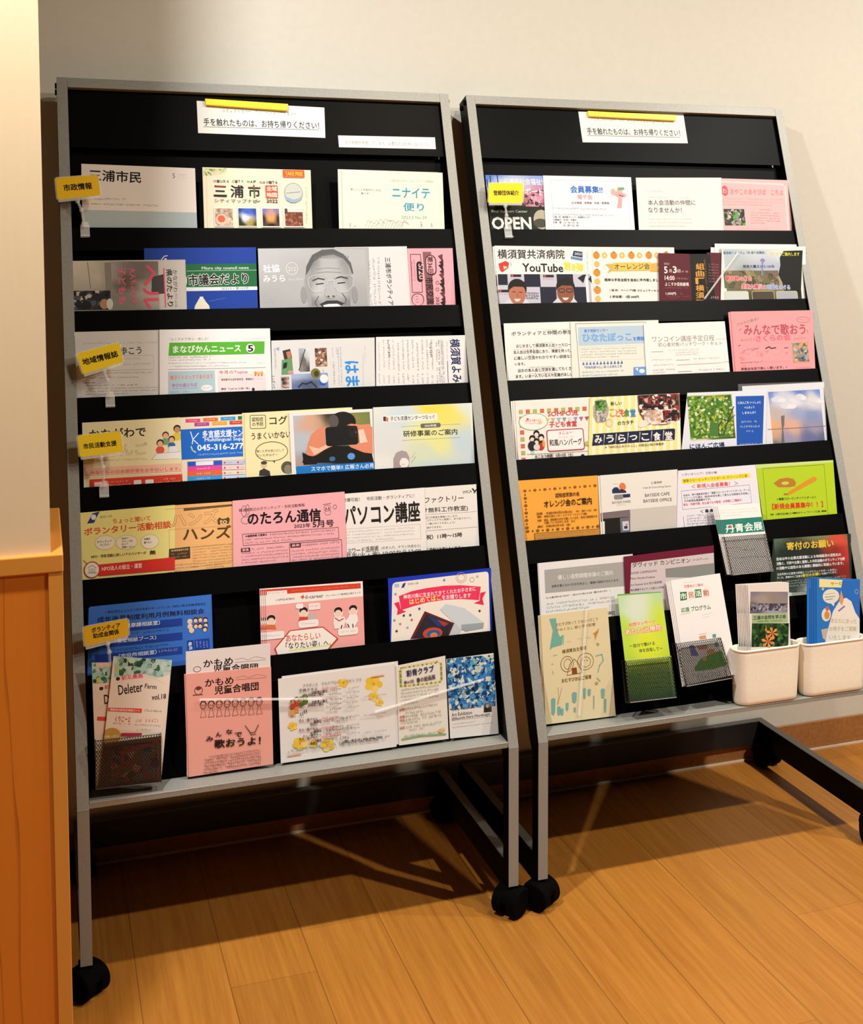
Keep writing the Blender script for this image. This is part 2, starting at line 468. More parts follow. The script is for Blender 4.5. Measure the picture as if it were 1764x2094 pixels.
            for i in range(nx):
                for j in range(ny):
                    ks = [(i, j), (i, j + 1), (i + 1, j + 1), (i + 1, j)]
                    f = self.bm.faces.new([vs[q] for q in ks])
                    for l, q in zip(f.loops, ks): l[self.lay] = cs[q]
    def finish(self):
        bm = self.bm
        q = self.quad
        cen = (q[0] + q[1] + q[2] + q[3]) / 4
        for i in range(4):
            a, b_ = q[i], q[(i + 1) % 4]; d = b_ - a; n = Vector((-d.y, d.x, 0)).normalized()
            if n.dot(cen - a) > 0: n = -n
            bmesh.ops.bisect_plane(bm, geom=bm.verts[:] + bm.edges[:] + bm.faces[:], dist=1e-5, plane_co=a - n * 0.02, plane_no=n, clear_outer=True)
        col = lin(self.col, INK)
        n0 = len(bm.faces)
        before = set(bm.faces)
        t = self.thick
        fs = hexa(bm, [(p.x, p.y, -t) for p in (q[3], q[2], q[1], q[0])] + [(p.x, p.y, 0) for p in (q[3], q[2], q[1], q[0])])
        for f in fs: self.paint(f, col)
        bmesh.ops.scale(bm, vec=(0.001, 0.001, 0.001), verts=bm.verts)
        bm.normal_update()
        for f in bm.faces:
            if f not in before: continue
            if f.normal.z < 0: f.normal_flip()
        return bm

def make_sheet(name, label, cat, rack, o, ux, uy, quad, col, thick, items, group=None, copies=(), clabel=None):
    s = Sheet(quad, col, thick)
    for i, it in enumerate(items): s.item(it, i * 13 + len(items))
    bm = s.finish()
    ob = link(name, bm, M['paper'])
    ux = Vector(ux); uy = Vector(uy); uz = ux.cross(uy)
    m = Matrix(((ux.x, uy.x, uz.x, o[0]), (ux.y, uy.y, uz.y, o[1]), (ux.z, uy.z, uz.z, o[2]), (0, 0, 0, 1)))
    ob.matrix_world = RACK[rack] @ m
    tag(ob, label, cat, group)
    for dx, dy, dz in copies:
        c = ob.copy(); COL.objects.link(c)
        c.matrix_world = RACK[rack] @ m @ Matrix.Translation((dx * 0.001, dy * 0.001, -dz))
        tag(c, clabel, cat, ('spare copies behind the ' + label.split(',')[0]) if len(copies) > 1 else None)
    return ob

SHEETS = [
('notice','white notice sheet under a yellow magnet bar,heading the left rack','notice',1,(0.25517,0.38518,1.45261),(0.99995,-0.00298,-0.00902),(0.0095,0.3139,0.94941),[(0.0,67.2),(250.6,65.4),(248.2,0.0),(0.0,0.0)],'f4efe6',0.5,[('T','手を触れたものは、お持ち帰りください！',11.2,23.8,237.1,25.7,15.34,'1c1c1c',0.25),('L',[(10.7,13.6),(236.4,16.3)],1.02,'444'),('G',48.7,49.1,197.2,48.0,7.16,'777')],None,[],None),
('notice','thin white strip with small grey text about magnifying glasses,right end of left rack header','notice',1,(0.52958,0.37845,1.43226),(0.99997,0.00226,0.00685),(-0.00721,0.31391,0.94943),[(0.2,25.2),(203.1,25.9),(202.4,-0.0),(0.0,0.0)],'f6f1ea',0.5,[('T','拡大眼鏡を用意しています。必要な方はお申し出ください。',12.9,10.8,194.0,9.5,8.95,'8a8580',0)],None,[],None),
('newsletter','city newsletter with brush-style black title and pale grey-green lower band,top left of left rack','newsletter',1,(0.03816,0.32654,1.26935),(0.99999,0.00093,0.00467),(-0.00476,0.19586,0.98062),[(1.4,119.9),(206.5,114.8),(205.4,-38.0),(-0.5,-38.0)],'f0e4da',0.8,[('T','三浦市民',14.8,99.2,106.8,95.2,21.21,'161616',0.5),('T','5',164.3,99.9,169.0,99.8,9.16,'666',0),('G',175.0,102.1,191.6,101.3,3.37,'aaa'),('G',174.8,97.1,191.4,96.4,2.89,'bbb'),('G',10.7,54.2,77.7,53.7,3.62,'555'),('G',5.9,45.0,136.2,41.9,3.62,'555'),('Q',[(1.0,33.4),(205.9,28.9),(205.4,-5.7),(-0.2,-5.5)],'b6c2c2')],None,[],None),
('city_map','cream city map brochure with red seal,four small photos and green leaves','brochure',1,(0.25694,0.3267,1.27013),(1.0,-9e-05,-0.00043),(0.00044,0.19586,0.98063),[(0.8,117.3),(208.7,116.0),(206.0,-38.0),(-0.3,-38.0)],'f2e6c8',0.8,[('L',[(8.0,116.2),(5.9,-0.5)],0.75,'d8c8a4'),('F',1.7,116.0,45.5,99.9,4,3,[(0,0,'e8dcb8'),(0.5,0.3,'d8d0a8'),(1,1,'f2e6c8')]),('Q',[(12.6,114.5),(13.2,112.6),(16.7,112.8),(16.1,114.4)],'5c8f2e'),('Q',[(6.5,115.8),(7.1,113.4),(10.7,113.0),(10.0,115.2)],'a9c765'),('Q',[(36.2,108.6),(36.5,107.3),(39.9,108.0),(39.5,109.1)],'a9c765'),('Q',[(14.2,113.4),(14.3,112.4),(17.3,113.5),(17.2,114.2)],'5c8f2e'),('Q',[(42.5,116.7),(43.1,114.0),(46.6,113.3),(46.1,115.8)],'a9c765'),('Q',[(36.4,114.7),(36.9,113.1),(40.4,113.6),(39.9,115.0)],'a9c765'),('Q',[(5.9,104.6),(6.4,101.8),(9.8,101.0),(9.3,103.6)],'5c8f2e'),('Q',[(9.9,107.7),(9.8,106.7),(12.8,107.8),(12.8,108.6)],'a9c765'),('Q',[(2.8,110.2),(3.2,107.3),(6.6,106.4),(6.2,109.1)],'a9c765'),('Q',[(38.3,111.7),(38.9,109.7),(42.5,109.8),(41.9,111.5)],'a9c765'),('Q',[(20.8,114.0),(21.3,112.5),(24.7,112.9),(24.2,114.3)],'7fae3a'),('Q',[(5.8,107.3),(5.4,103.6),(7.9,101.9),(8.3,105.4)],'8a9a5a'),('Q',[(32.2,115.0),(32.7,112.1),(36.2,111.4),(35.7,114.0)],'7fae3a'),('Q',[(20.0,113.4),(20.5,110.6),(24.0,110.0),(23.5,112.5)],'a9c765'),('Q',[(10.1,108.4),(10.7,105.9),(14.3,105.4),(13.7,107.7)],'5c8f2e'),('Q',[(40.9,115.9),(40.8,115.0),(43.7,116.2),(43.8,116.9)],'5c8f2e'),('Q',[(14.0,106.5),(14.0,103.1),(17.1,101.8),(17.0,104.9)],'7fae3a'),('Q',[(16.5,113.5),(17.2,111.4),(20.8,111.4),(20.1,113.2)],'7fae3a'),('Q',[(17.7,115.1),(17.4,111.4),(20.1,109.8),(20.4,113.2)],'a9c765'),('Q',[(33.3,105.7),(33.0,104.9),(35.8,106.1),(36.0,106.7)],'a9c765'),('Q',[(16.1,113.9),(16.7,111.1),(20.1,110.4),(19.6,112.9)],'7fae3a'),('Q',[(14.9,113.2),(15.6,111.1),(19.2,111.1),(18.5,112.9)],'5c8f2e'),('T','M',21.4,90.4,25.3,90.2,4.98,'d43',0.2),('T','I',27.5,90.5,31.3,90.3,4.98,'554',0.2),('T','U',33.5,90.6,37.4,90.4,4.98,'554',0.2),('T','R',39.6,90.7,43.4,90.5,4.98,'554',0.2),('T','A',45.6,90.8,49.5,90.6,4.98,'554',0.2),('T','C',56.1,90.5,59.7,90.3,4.98,'d43',0.2),('T','I',61.7,90.6,65.3,90.4,4.98,'554',0.2),('T','T',67.3,90.7,70.9,90.5,4.98,'554',0.2),('T','Y',72.9,90.8,76.6,90.6,4.98,'554',0.2),('T','M',84.1,90.5,88.6,90.3,4.98,'5a3',0.2),('T','A',90.3,90.6,94.7,90.5,4.98,'554',0.2),('T','P',96.4,90.7,100.9,90.6,4.98,'554',0.2),('T','N',108.4,89.7,112.9,89.5,4.98,'d43',0.2),('T','A',114.4,89.8,118.8,89.6,4.98,'554',0.2),('T','V',120.3,89.9,124.8,89.7,4.98,'554',0.2),('T','I',126.3,90.0,130.7,89.8,4.98,'554',0.2),('T','T',132.2,90.1,136.7,89.9,4.98,'554',0.2),('T','A',138.2,90.2,142.7,90.0,4.98,'554',0.2),('T','三',20.7,71.4,44.3,70.7,20.9,'333',0.2),('L',[(20.4,63.4),(44.0,63.2)],1.99,'222'),('L',[(25.4,80.7),(42.3,80.5)],1.49,'d43'),('T','浦',52.1,71.3,76.5,71.0,23.88,'222',0.2),('T','市',85.8,71.3,108.4,71.2,23.88,'222',0.2),('L',[(86.1,79.9),(108.8,79.3)],1.49,'d43'),('L',[(97.1,84.4),(96.6,60.4)],1.74,'4a8f3a'),('RR',118.6,84.0,142.2,58.5,1.91,'e4573f'),('T','全域',120.8,77.5,140.6,77.3,8.96,'f6e6d2',0.6),('T','地図',120.2,65.3,140.1,65.1,8.96,'f6e6d2',0.6),('T','シティマップナビ',20.9,52.9,102.2,52.4,4.98,'665',0),('T','タ',92.5,52.3,107.8,52.2,4.98,'665',0),('T','2022',119.7,53.1,141.0,52.9,6.47,'444',0.3),('E',172.8,70.1,18.18,19.9,'cfd0c4'),('O',172.8,70.1,17.22,18.91,1.0,'8fa0a6'),('Q',[(155.0,63.7),(162.3,60.0),(172.1,56.3),(182.3,59.0),(190.2,65.5),(187.2,56.5),(176.9,50.3),(166.8,50.1),(158.3,54.6)],'9db4d0'),('L',[(159.0,68.9),(185.5,71.8)],1.24,'8a8a84'),('RR',153.6,115.3,195.7,100.2,1.43,'ea5a2c'),('T','TAKE FREE',158.3,108.2,192.3,107.9,7.46,'f7c63a',0.6),('L',[(155.4,101.0),(193.2,101.0)],0.5,'f7d9a0'),('Q',[(19.4,39.4),(55.6,39.4),(55.6,1.8),(19.4,1.8)],'f7f2e6'),('Q',[(63.7,39.9),(99.9,39.9),(99.9,2.0),(63.7,2.0)],'f7f2e6'),('M',20.8,37.4,54.2,3.5,['caa890','b89a80','d8b9a0','e6cdb8','a08a78'],60,3,1.0),('E',32.9,15.6,11.0,10.95,'e8c8b0'),('E',32.5,17.1,7.17,6.97,'e8684c'),('F',64.8,37.9,98.8,3.8,8,8,[(0,0,'1c3c9a'),(0.5,0.2,'3d68c8'),(1,0.1,'2a4ab0'),(0.4,0.55,'e8ecf0'),(0,0.7,'1a1a18'),(0.6,0.8,'b09a40'),(1,1,'3a3420'),(0.2,1,'2a2418')]),('Q',[(108.8,40.9),(143.9,40.7),(145.6,1.3),(108.0,1.1)],'f7f2e6'),('Q',[(151.4,41.3),(190.0,41.2),(191.6,1.5),(150.5,1.3)],'f7f2e6'),('F',110.6,37.9,142.7,3.3,8,8,[(0,0,'7a78b8'),(1,0,'8a7ab0'),(0.5,0.4,'c89a90'),(0.5,0.52,'f0a848'),(0,0.6,'2a1a14'),(1,0.6,'2a1a14'),(0.5,1,'100a0a')]),('M',153.8,38.3,188.7,3.5,['8a4a34','9a5a40','7a4030','b0705a','6a3a2c'],120,5,1.0),('Q',[(153.8,38.3),(190.1,38.3),(190.1,31.5),(153.8,31.5)],'e8dcd0'),('Q',[(153.8,38.3),(158.8,38.4),(159.6,29.5),(153.3,28.1)],'5a4438'),('G',198.1,82.3,195.6,10.7,3.35,'c9a98a')],None,[],None),
('newsletter','ivory handwritten-style newsletter with teal brush title,rightmost in top pocket of left rack','newsletter',1,(0.52482,0.32665,1.26986),(0.99999,0.00088,0.00442),(-0.00451,0.19586,0.98062),[(4.1,118.7),(212.3,115.4),(207.4,-38.0),(-1.3,-38.0)],'efe9d8',0.8,[('T','三浦市民交流センターニナイテ情報誌',100.0,97.4,191.9,96.5,5.16,'7ab08a',0),('L',[(200.3,100.6),(201.1,1.1)],0.52,'d8d0bc'),('T','ニナイテ',104.3,73.3,182.1,71.9,20.64,'3a9ab4',0.4),('T','便り',125.3,44.0,168.0,43.7,16.52,'3a9ab4',0.2),('T','2023.5 No.39',120.2,23.0,172.2,22.1,6.19,'5aa890',0),('T','新しいことを始めたくなる。',19.4,79.2,82.1,77.7,4.9,'666',0),('T','春です。',39.7,71.0,58.0,70.7,4.64,'666',0),('L',[(44.6,1.6),(50.1,16.0),(56.9,11.9)],0.52,'aaa496'),('L',[(50.4,1.6),(56.6,14.9),(64.2,9.6)],0.52,'aaa496'),('L',[(56.1,1.6),(67.4,15.9),(70.9,15.8)],0.52,'aaa496'),('L',[(61.9,1.6),(72.3,12.3),(73.4,10.3)],0.52,'aaa496'),('L',[(67.6,1.6),(76.0,19.0),(83.6,12.3)],0.52,'aaa496'),('L',[(73.4,1.6),(81.4,14.0),(84.7,9.3)],0.52,'aaa496'),('L',[(79.2,1.6),(85.2,19.2),(95.8,15.9)],0.52,'aaa496'),('L',[(85.0,1.6),(90.0,14.9),(100.3,15.7)],0.52,'aaa496'),('L',[(90.8,1.6),(97.9,16.5),(105.6,15.8)],0.52,'aaa496'),('L',[(96.6,1.6),(101.4,11.8),(109.9,12.5)],0.52,'aaa496'),('L',[(102.4,1.6),(112.0,14.8),(115.9,14.6)],0.52,'aaa496'),('L',[(108.2,1.6),(118.8,14.0),(120.4,12.1)],0.52,'aaa496'),('L',[(114.0,1.6),(125.4,16.6),(132.2,10.6)],0.52,'aaa496'),('L',[(119.9,1.6),(123.7,14.6),(134.4,8.3)],0.52,'aaa496'),('G',14.1,11.3,14.0,0.5,3.61,'777'),('G',160.5,13.7,160.5,0.5,4.13,'555'),('G',181.9,10.3,182.6,0.5,4.13,'777'),('G',23.6,5.7,24.3,0.5,3.61,'777')],None,[(-8,1,0.0015)],'ivory edge of a second sheet poking out left of the teal-titled newsletter'),
('newspaper','newspaper laid sideways with pink hand lettering and a cyclist photo,left end of second pocket','newspaper',1,(0.0182,0.27694,1.11961),(1.0,-0.00048,-0.00242),(0.00247,0.19586,0.98063),[(-0.8,91.1),(199.2,93.2),(198.7,-38.0),(0.3,-38.0)],'cfc4b8',0.8,[('F',-0.1,90.2,149.9,-1.2,10,6,[(0,0,'d8ccbc'),(0.3,0.3,'cbbfae'),(0.45,0.3,'a09a90'),(0.55,0.8,'8a857c'),(0.75,0.2,'7a7268'),(0.9,0.6,'b8b0a4'),(0.6,0.4,'5a544c')]),('Q',[(152.8,90.8),(197.2,90.8),(197.2,-0.7),(152.8,-0.7)],'d2cac2'),('L',[(25.9,89.0),(30.0,40.6)],0.94,'5a5650'),('Q',[(138.1,61.1),(158.9,65.8),(160.1,29.8),(136.0,27.7)],'4a4844'),('Q',[(55.2,87.7),(66.4,87.7),(67.6,4.8),(57.5,5.0)],'8d887e'),('M',-0.3,36.2,64.1,1.3,['2a2a30','3a3c46','1c1c22','505664','c8bcae','181820'],60,6,1.0),('E',53.2,11.6,7.9,9.38,'b88a68'),('E',62.6,11.5,5.71,10.32,'d8d4cc'),('E',22.2,10.2,8.78,7.04,'20222a'),('T','ヘル',133.8,82.7,135.9,2.6,26.34,'f0557a',0.6),('T','子どもも',84.6,79.3,85.0,11.7,13.17,'ee6a88',0.5),('T','大人も',103.1,78.0,105.8,47.0,11.41,'ee6a88',0.5),('T','みんな',103.5,44.7,106.2,11.4,8.78,'ee6a88',0.5),('L',[(159.7,76.6),(160.7,4.6)],2.11,'ee5a80'),('T','県のたより',168.9,75.4,169.4,5.7,9.66,'2a2a2a',0.2),('T','かながわ',180.0,74.1,180.0,32.0,5.71,'6a6660',0),('G',179.9,29.6,180.0,3.2,3.95,'8a8680')],None,[],None),
('bulletin','blue and green council bulletin with a lighthouse,in the second pocket of the left rack','bulletin',1,(0.14328,0.27922,1.12031),(0.99996,-0.00183,-0.00917),(0.00935,0.19586,0.98059),[(-0.1,113.7),(205.0,117.1),(205.0,-38.0),(0.0,-38.0)],'1b3f9e',0.8,[('Q',[(72.4,83.9),(204.9,85.9),(204.8,41.7),(72.3,39.6)],'1e6a3a'),('L',[(76.0,71.1),(205.1,73.1)],0.72,'cfe0d0'),('T','Miura city council news',103.3,75.7,190.0,77.0,5.74,'dfe8e0',0.2),('T','市議会だより',78.3,53.9,188.4,57.3,21.06,'f4f4ec',2.6),('T','市議会だより',78.3,53.9,188.4,57.3,21.06,'141414',0.6),('E',72.7,52.9,2.74,9.57,'f4f4ec'),('Q',[(72.3,40.3),(205.3,41.7),(205.3,35.1),(72.4,33.1)],'e8ecee'),('T','2023.5.1 第153号',138.1,37.7,188.7,38.6,4.31,'445',0),('Q',[(94.0,14.2),(96.3,19.0),(105.6,18.9),(108.1,14.1),(114.6,5.6),(115.6,-1.0),(87.5,-0.7),(88.9,5.8)],'efe6cc'),('Q',[(97.4,18.5),(98.0,22.6),(104.1,22.6),(104.4,18.5)],'f4f0e4'),('L',[(114.9,14.0),(144.6,19.9)],0.96,'5a74b8'),('L',[(30.8,92.7),(35.6,98.7),(41.4,99.7)],1.44,'f0f0f0'),('E',37.8,93.4,2.28,1.44,'f0f0f0')],None,[],None),
('magazine','grey magazine with a large smiling face in round glasses,second pocket of the left rack','magazine',1,(0.3518,0.27685,1.11919),(0.99999,-0.00107,-0.00535),(0.00546,0.19586,0.98062),[(0.3,113.9),(215.5,117.4),(210.9,-38.0),(-0.1,-38.0)],'b4b4b4',0.8,[('F',1.0,113.4,208.9,-1.5,6,4,[(0,0,'c4c4c4'),(1,0,'bcbcbc'),(0,1,'aeaeae'),(1,1,'a8a8a8'),(0.4,0.5,'b6b6b6')]),('T','社協',9.0,74.8,39.6,76.2,14.78,'f2f2f2',0.6),('T','みうら',8.5,55.5,49.5,56.3,12.32,'f2f2f2',0.6),('O',63.6,75.2,11.14,11.82,0.99,'f0f0f0'),('T','212',56.7,74.2,71.0,74.7,7.88,'e8e8e8',0),('T','May.2023',56.3,53.3,84.2,54.2,4.93,'dcdcdc',0),('G',12.6,42.6,34.1,43.2,2.46,'dcdcdc'),('G',17.2,37.2,49.7,38.2,2.46,'dcdcdc'),('G',31.6,31.7,43.3,32.1,2.46,'dcdcdc'),('G',7.9,15.6,32.2,15.9,2.22,'d0d0d0'),('G',7.7,10.2,26.8,10.4,2.22,'d0d0d0'),('Q',[(93.0,-0.6),(89.1,24.3),(86.7,49.2),(91.9,76.7),(107.4,99.2),(132.9,108.9),(158.0,104.4),(175.4,84.2),(180.5,53.8),(178.5,23.5),(171.2,-0.3)],'a2a2a2'),('F',98.4,94.2,173.9,2.2,10,9,[(0,0,'8a8a8a'),(0.5,0,'b8b8b8'),(1,0,'949494'),(0.5,0.3,'bcbcbc'),(0.2,0.6,'c6c6c6'),(0.8,0.6,'c0c0c0'),(0.5,0.7,'b0b0b0'),(0,1,'8a8a8a'),(1,1,'868686'),(0.5,1,'a0a0a0'),(0,0.5,'9c9c9c'),(1,0.5,'9a9a9a')]),('Q',[(89.3,61.7),(91.5,79.2),(103.8,101.7),(123.0,111.9),(145.8,113.5),(165.6,103.4),(179.1,86.7),(183.2,66.4),(180.5,63.9),(175.2,81.6),(165.2,94.3),(145.3,102.9),(122.4,99.3),(105.6,87.9),(95.1,69.1)],'606060'),('L',[(107.1,93.2),(110.4,98.2)],0.99,'7a7a7a'),('L',[(111.4,94.0),(114.7,99.3)],0.99,'7a7a7a'),('L',[(115.7,94.7),(119.0,100.3)],0.99,'7a7a7a'),('L',[(120.0,95.5),(123.3,101.3)],0.99,'7a7a7a'),('L',[(124.3,96.3),(127.6,102.3)],0.99,'7a7a7a'),('L',[(128.6,97.0),(131.9,103.3)],0.99,'7a7a7a'),('L',[(132.9,97.8),(136.3,104.4)],0.99,'7a7a7a'),('L',[(137.3,98.5),(140.6,105.4)],0.99,'7a7a7a'),('L',[(141.6,99.3),(145.0,106.4)],0.99,'7a7a7a'),('L',[(145.8,98.6),(149.2,105.4)],0.99,'7a7a7a'),('L',[(150.1,97.8),(153.5,104.4)],0.99,'7a7a7a'),('L',[(154.4,97.1),(157.7,103.4)],0.99,'7a7a7a'),('L',[(158.7,96.3),(162.0,102.4)],0.99,'7a7a7a'),('L',[(162.9,95.6),(166.3,101.4)],0.99,'7a7a7a'),('L',[(167.2,94.8),(170.5,100.4)],0.99,'7a7a7a'),('L',[(171.5,94.1),(174.8,99.4)],0.99,'7a7a7a'),('L',[(111.3,74.1),(131.5,76.6),(156.6,75.1)],0.74,'9a9a9a'),('L',[(110.9,66.6),(131.1,68.6),(158.8,67.5)],0.74,'9a9a9a'),('E',84.2,24.3,5.33,16.26,'9a9a9a'),('E',184.1,23.5,5.33,16.26,'969696'),('L',[(102.8,51.6),(113.0,56.1),(125.4,54.0)],2.22,'4a4a4a'),('L',[(145.6,56.0),(158.4,58.9),(170.9,55.9)],2.22,'4a4a4a'),('L',[(108.9,44.6),(123.0,46.0)],1.72,'2c2c2c'),('L',[(151.2,46.4),(165.5,47.8)],1.72,'2c2c2c'),('L',[(92.9,54.2),(102.7,61.1),(125.2,62.1),(132.5,56.0),(129.8,40.2),(118.7,29.5),(103.7,29.1),(94.7,39.2),(92.9,54.2)],0.99,'dedede'),('L',[(132.8,51.5),(142.4,51.9)],1.48,'e2e2e2'),('L',[(143.0,54.0),(152.9,61.0),(175.8,61.9),(183.1,55.8),(180.3,39.9),(169.1,29.2),(153.9,28.8),(144.8,38.9),(143.0,54.0)],0.99,'dedede'),('L',[(132.8,51.5),(142.4,51.9)],1.48,'e2e2e2'),('Q',[(129.9,44.0),(142.6,44.9),(147.9,23.8),(141.3,17.3),(131.2,17.4),(124.4,22.5)],'b8b8b8'),('E',131.9,20.4,2.42,1.97,'5a5a5a'),('E',141.4,20.8,2.42,1.97,'5a5a5a'),('Q',[(114.4,6.1),(128.5,12.5),(148.6,12.8),(162.2,7.1),(153.1,1.2),(120.4,0.1)],'3a3a3a'),('Q',[(120.6,3.6),(130.7,5.9),(148.3,6.2),(155.7,2.7),(153.1,0.7),(121.6,0.0)],'e6e6e6'),('L',[(112.6,21.6),(105.3,9.2),(109.2,1.7)],1.23,'6a6a6a'),('L',[(159.3,26.2),(166.5,16.1),(163.4,6.1)],1.23,'6a6a6a')],None,[],None),
('newsletter','white newsletter with vertical black title tucked behind the grey face magazine','newsletter',1,(0.50034,0.27906,1.11951),(1.0,-0.0006,-0.00299),(0.00305,0.19586,0.98063),[(0.7,115.9),(146.2,118.3),(147.6,-38.0),(-0.2,-38.0)],'e2dede',0.8,[('T','三浦市ボランティア',105.6,95.6,107.6,1.0,11.13,'2a2a2a',0.4),('G',86.8,95.1,84.8,1.4,5.06,'555'),('G',76.9,94.1,76.0,1.5,5.06,'555'),('G',68.7,94.1,67.5,1.6,4.55,'777')],None,[],None),
('flyer','pink flyer with black bunting and rounded lettering,right end of second pocket','flyer',1,(0.62413,0.28127,1.11986),(0.99997,-0.00152,-0.0076),(0.00775,0.19586,0.9806),[(0.7,112.9),(117.6,114.5),(117.2,-38.0),(-0.2,-38.0)],'f5a9b2',0.8,[('Q',[(95.8,102.6),(95.4,85.3),(85.4,98.3)],'6a3a40'),('Q',[(96.6,92.1),(96.5,77.5),(87.3,85.3)],'3a2024'),('Q',[(95.8,83.8),(95.4,66.6),(85.4,79.6)],'2a1618'),('Q',[(96.6,73.3),(96.5,58.8),(87.3,66.6)],'3a2024'),('Q',[(95.8,65.0),(95.3,47.9),(85.4,60.9)],'6a3a40'),('Q',[(96.5,54.6),(96.5,40.1),(87.3,47.9)],'3a2024'),('Q',[(95.8,46.3),(95.3,29.2),(85.4,42.2)],'2a1618'),('Q',[(96.5,35.9),(96.5,21.4),(87.3,29.2)],'3a2024'),('Q',[(95.8,27.6),(95.3,10.5),(85.4,23.5)],'6a3a40'),('Q',[(96.5,17.3),(96.5,2.8),(87.3,10.6)],'3a2024'),('Q',[(95.8,9.0),(95.3,-8.1),(85.4,4.9)],'2a1618'),('Q',[(96.5,-1.4),(96.5,-15.8),(87.3,-8.0)],'3a2024'),('Q',[(54.5,106.5),(71.9,106.6),(72.6,0.4),(57.4,0.0)],'8a5a5e'),('RR',59.2,100.3,81.5,58.8,10.48,'3a2428'),('RR',60.7,98.5,79.5,60.9,9.43,'f5a9b2'),('T','第36回',69.2,97.2,68.8,61.4,11.52,'1c1214',0.6),('T','市民交流',65.2,54.9,65.4,1.5,14.67,'2a1618',0.8),('RR',40.2,87.2,52.5,45.9,6.29,'1c1214'),('T','5/20',49.7,82.1,49.6,51.1,5.76,'f5c0c6',0.3),('L',[(29.0,101.4),(49.8,101.4),(49.8,25.3),(29.0,25.3),(29.0,101.4)],1.03,'4a2a2e'),('G',35.9,91.1,35.7,48.5,2.62,'8a4a50'),('G',30.9,87.2,30.1,48.5,2.36,'8a4a50'),('RR',26.9,22.8,52.0,-1.0,10.48,'3a2428'),('RR',28.2,21.3,50.4,-1.0,9.43,'f5a9b2'),('G',37.7,18.1,37.8,0.7,5.24,'2a1618'),('G',46.6,11.1,46.8,0.6,2.62,'5a3a3e'),('T','202',80.1,16.1,80.3,0.3,6.81,'5a3438',0),('O',81.6,44.3,3.14,3.08,0.77,'8a5058'),('O',80.8,30.8,3.14,3.08,0.77,'8a5058')],None,[],None),
('newsletter','white walking-club newsletter behind a tilted yellow tag,left end of third pocket','newsletter',1,(0.01883,0.22904,0.96774),(0.99998,-0.00125,-0.00628),(0.0064,0.19586,0.98061),[(-2.1,117.7),(200.2,119.4),(198.4,-38.0),(0.7,-38.0)],'dcd8d2',0.8,[('G',12.7,96.7,142.5,96.4,3.21,'888'),('T','歩こう',76.0,81.5,112.8,82.5,14.2,'2c2c2c',0.2),('RR',26.4,73.4,133.9,46.9,2.16,'aaa'),('RR',27.0,72.7,133.3,47.7,1.51,'dcd8d2'),('G',76.8,67.5,108.0,68.1,2.75,'777'),('G',76.6,57.8,129.0,57.8,2.98,'666'),('G',16.0,43.3,132.0,41.9,2.75,'777'),('G',15.8,35.1,108.5,33.8,2.75,'777'),('G',14.6,26.2,32.0,26.1,2.98,'555'),('G',16.6,21.3,106.8,20.3,2.75,'666'),('G',15.4,15.9,140.2,14.6,2.29,'888'),('G',15.3,10.9,140.1,9.5,2.29,'888'),('G',15.2,5.8,89.4,5.0,2.29,'888')],None,[],None),
('newsletter','white newsletter with a bright green title banner and black number badge','newsletter',1,(0.16121,0.22696,0.96807),(1.0,-0.00036,-0.0018),(0.00184,0.19586,0.98063),[(3.3,118.3),(203.9,116.4),(201.9,-38.0),(-1.1,-38.0)],'f1ecea',0.8,[('T','"よこすかで学ぶ・楽しむ"',20.5,100.2,91.0,99.7,5.14,'666',0),('G',131.3,97.8,146.0,97.9,2.34,'999'),('G',157.3,97.9,193.5,97.5,2.34,'999'),('Q',[(20.2,93.9),(192.8,92.4),(191.3,68.8),(17.6,69.9)],'5cb531'),('T','まなびかんニュース',26.0,81.5,148.1,80.6,13.09,'f6f8f0',0.6),('E',166.0,79.9,8.12,8.42,'f8f8f4'),('T','5',161.8,79.7,170.8,79.7,11.69,'141414',0.8),('G',177.8,76.0,184.4,76.3,3.27,'1c4a14'),('G',17.5,66.7,94.4,65.9,3.27,'444'),('G',17.4,62.0,93.1,61.3,2.57,'888'),('G',17.2,56.4,157.2,54.0,2.34,'888'),('G',17.0,50.7,125.5,48.8,2.34,'888'),('L',[(16.8,45.1),(192.3,43.3)],0.7,'999'),('Q',[(177.3,65.1),(190.1,65.1),(190.1,52.0),(177.3,52.0)],'f0ece8'),('Q',[(16.7,41.6),(99.2,40.8),(98.9,-0.1),(15.3,-1.5)],'b4cdd4'),('T','親子リトミックであそぼう',19.7,30.0,94.7,29.8,7.95,'ee6a4a',0.2),('T','学びの森ひろば',22.2,15.5,66.5,15.7,7.01,'b45ab8',0.2),('L',[(22.0,9.9),(68.1,9.6)],0.47,'a06ab0'),('E',83.7,9.0,10.37,5.61,'f6f2ee'),('G',75.4,9.3,92.3,9.1,2.81,'556'),('G',18.9,3.9,53.0,3.6,3.27,'5a6a8a'),('T','今月のTopics',106.5,36.5,158.8,36.2,7.01,'f09a9a',0.3),('RR',105.4,31.8,191.7,0.6,1.8,'f3dcdc'),('T','横須賀市生涯学習財団\u3000事業紹介',110.2,23.1,170.8,22.4,4.21,'333',0.3),('T','講座「Cafe de 江湖一茶」',109.5,6.1,161.1,5.6,3.74,'333',0.3),('E',173.6,33.4,2.71,3.27,'f09a3a'),('E',173.4,29.5,1.35,1.87,'d85a3a'),('E',179.3,33.2,2.71,3.27,'f0c05a'),('E',179.1,29.3,1.35,1.87,'d85a3a'),('E',185.0,33.0,2.71,3.27,'f2b04a'),('E',184.8,29.1,1.35,1.87,'d85a3a'),('G',177.1,22.2,186.0,22.4,2.34,'aaa'),('E',168.1,3.2,2.71,3.27,'333')],None,[],None),
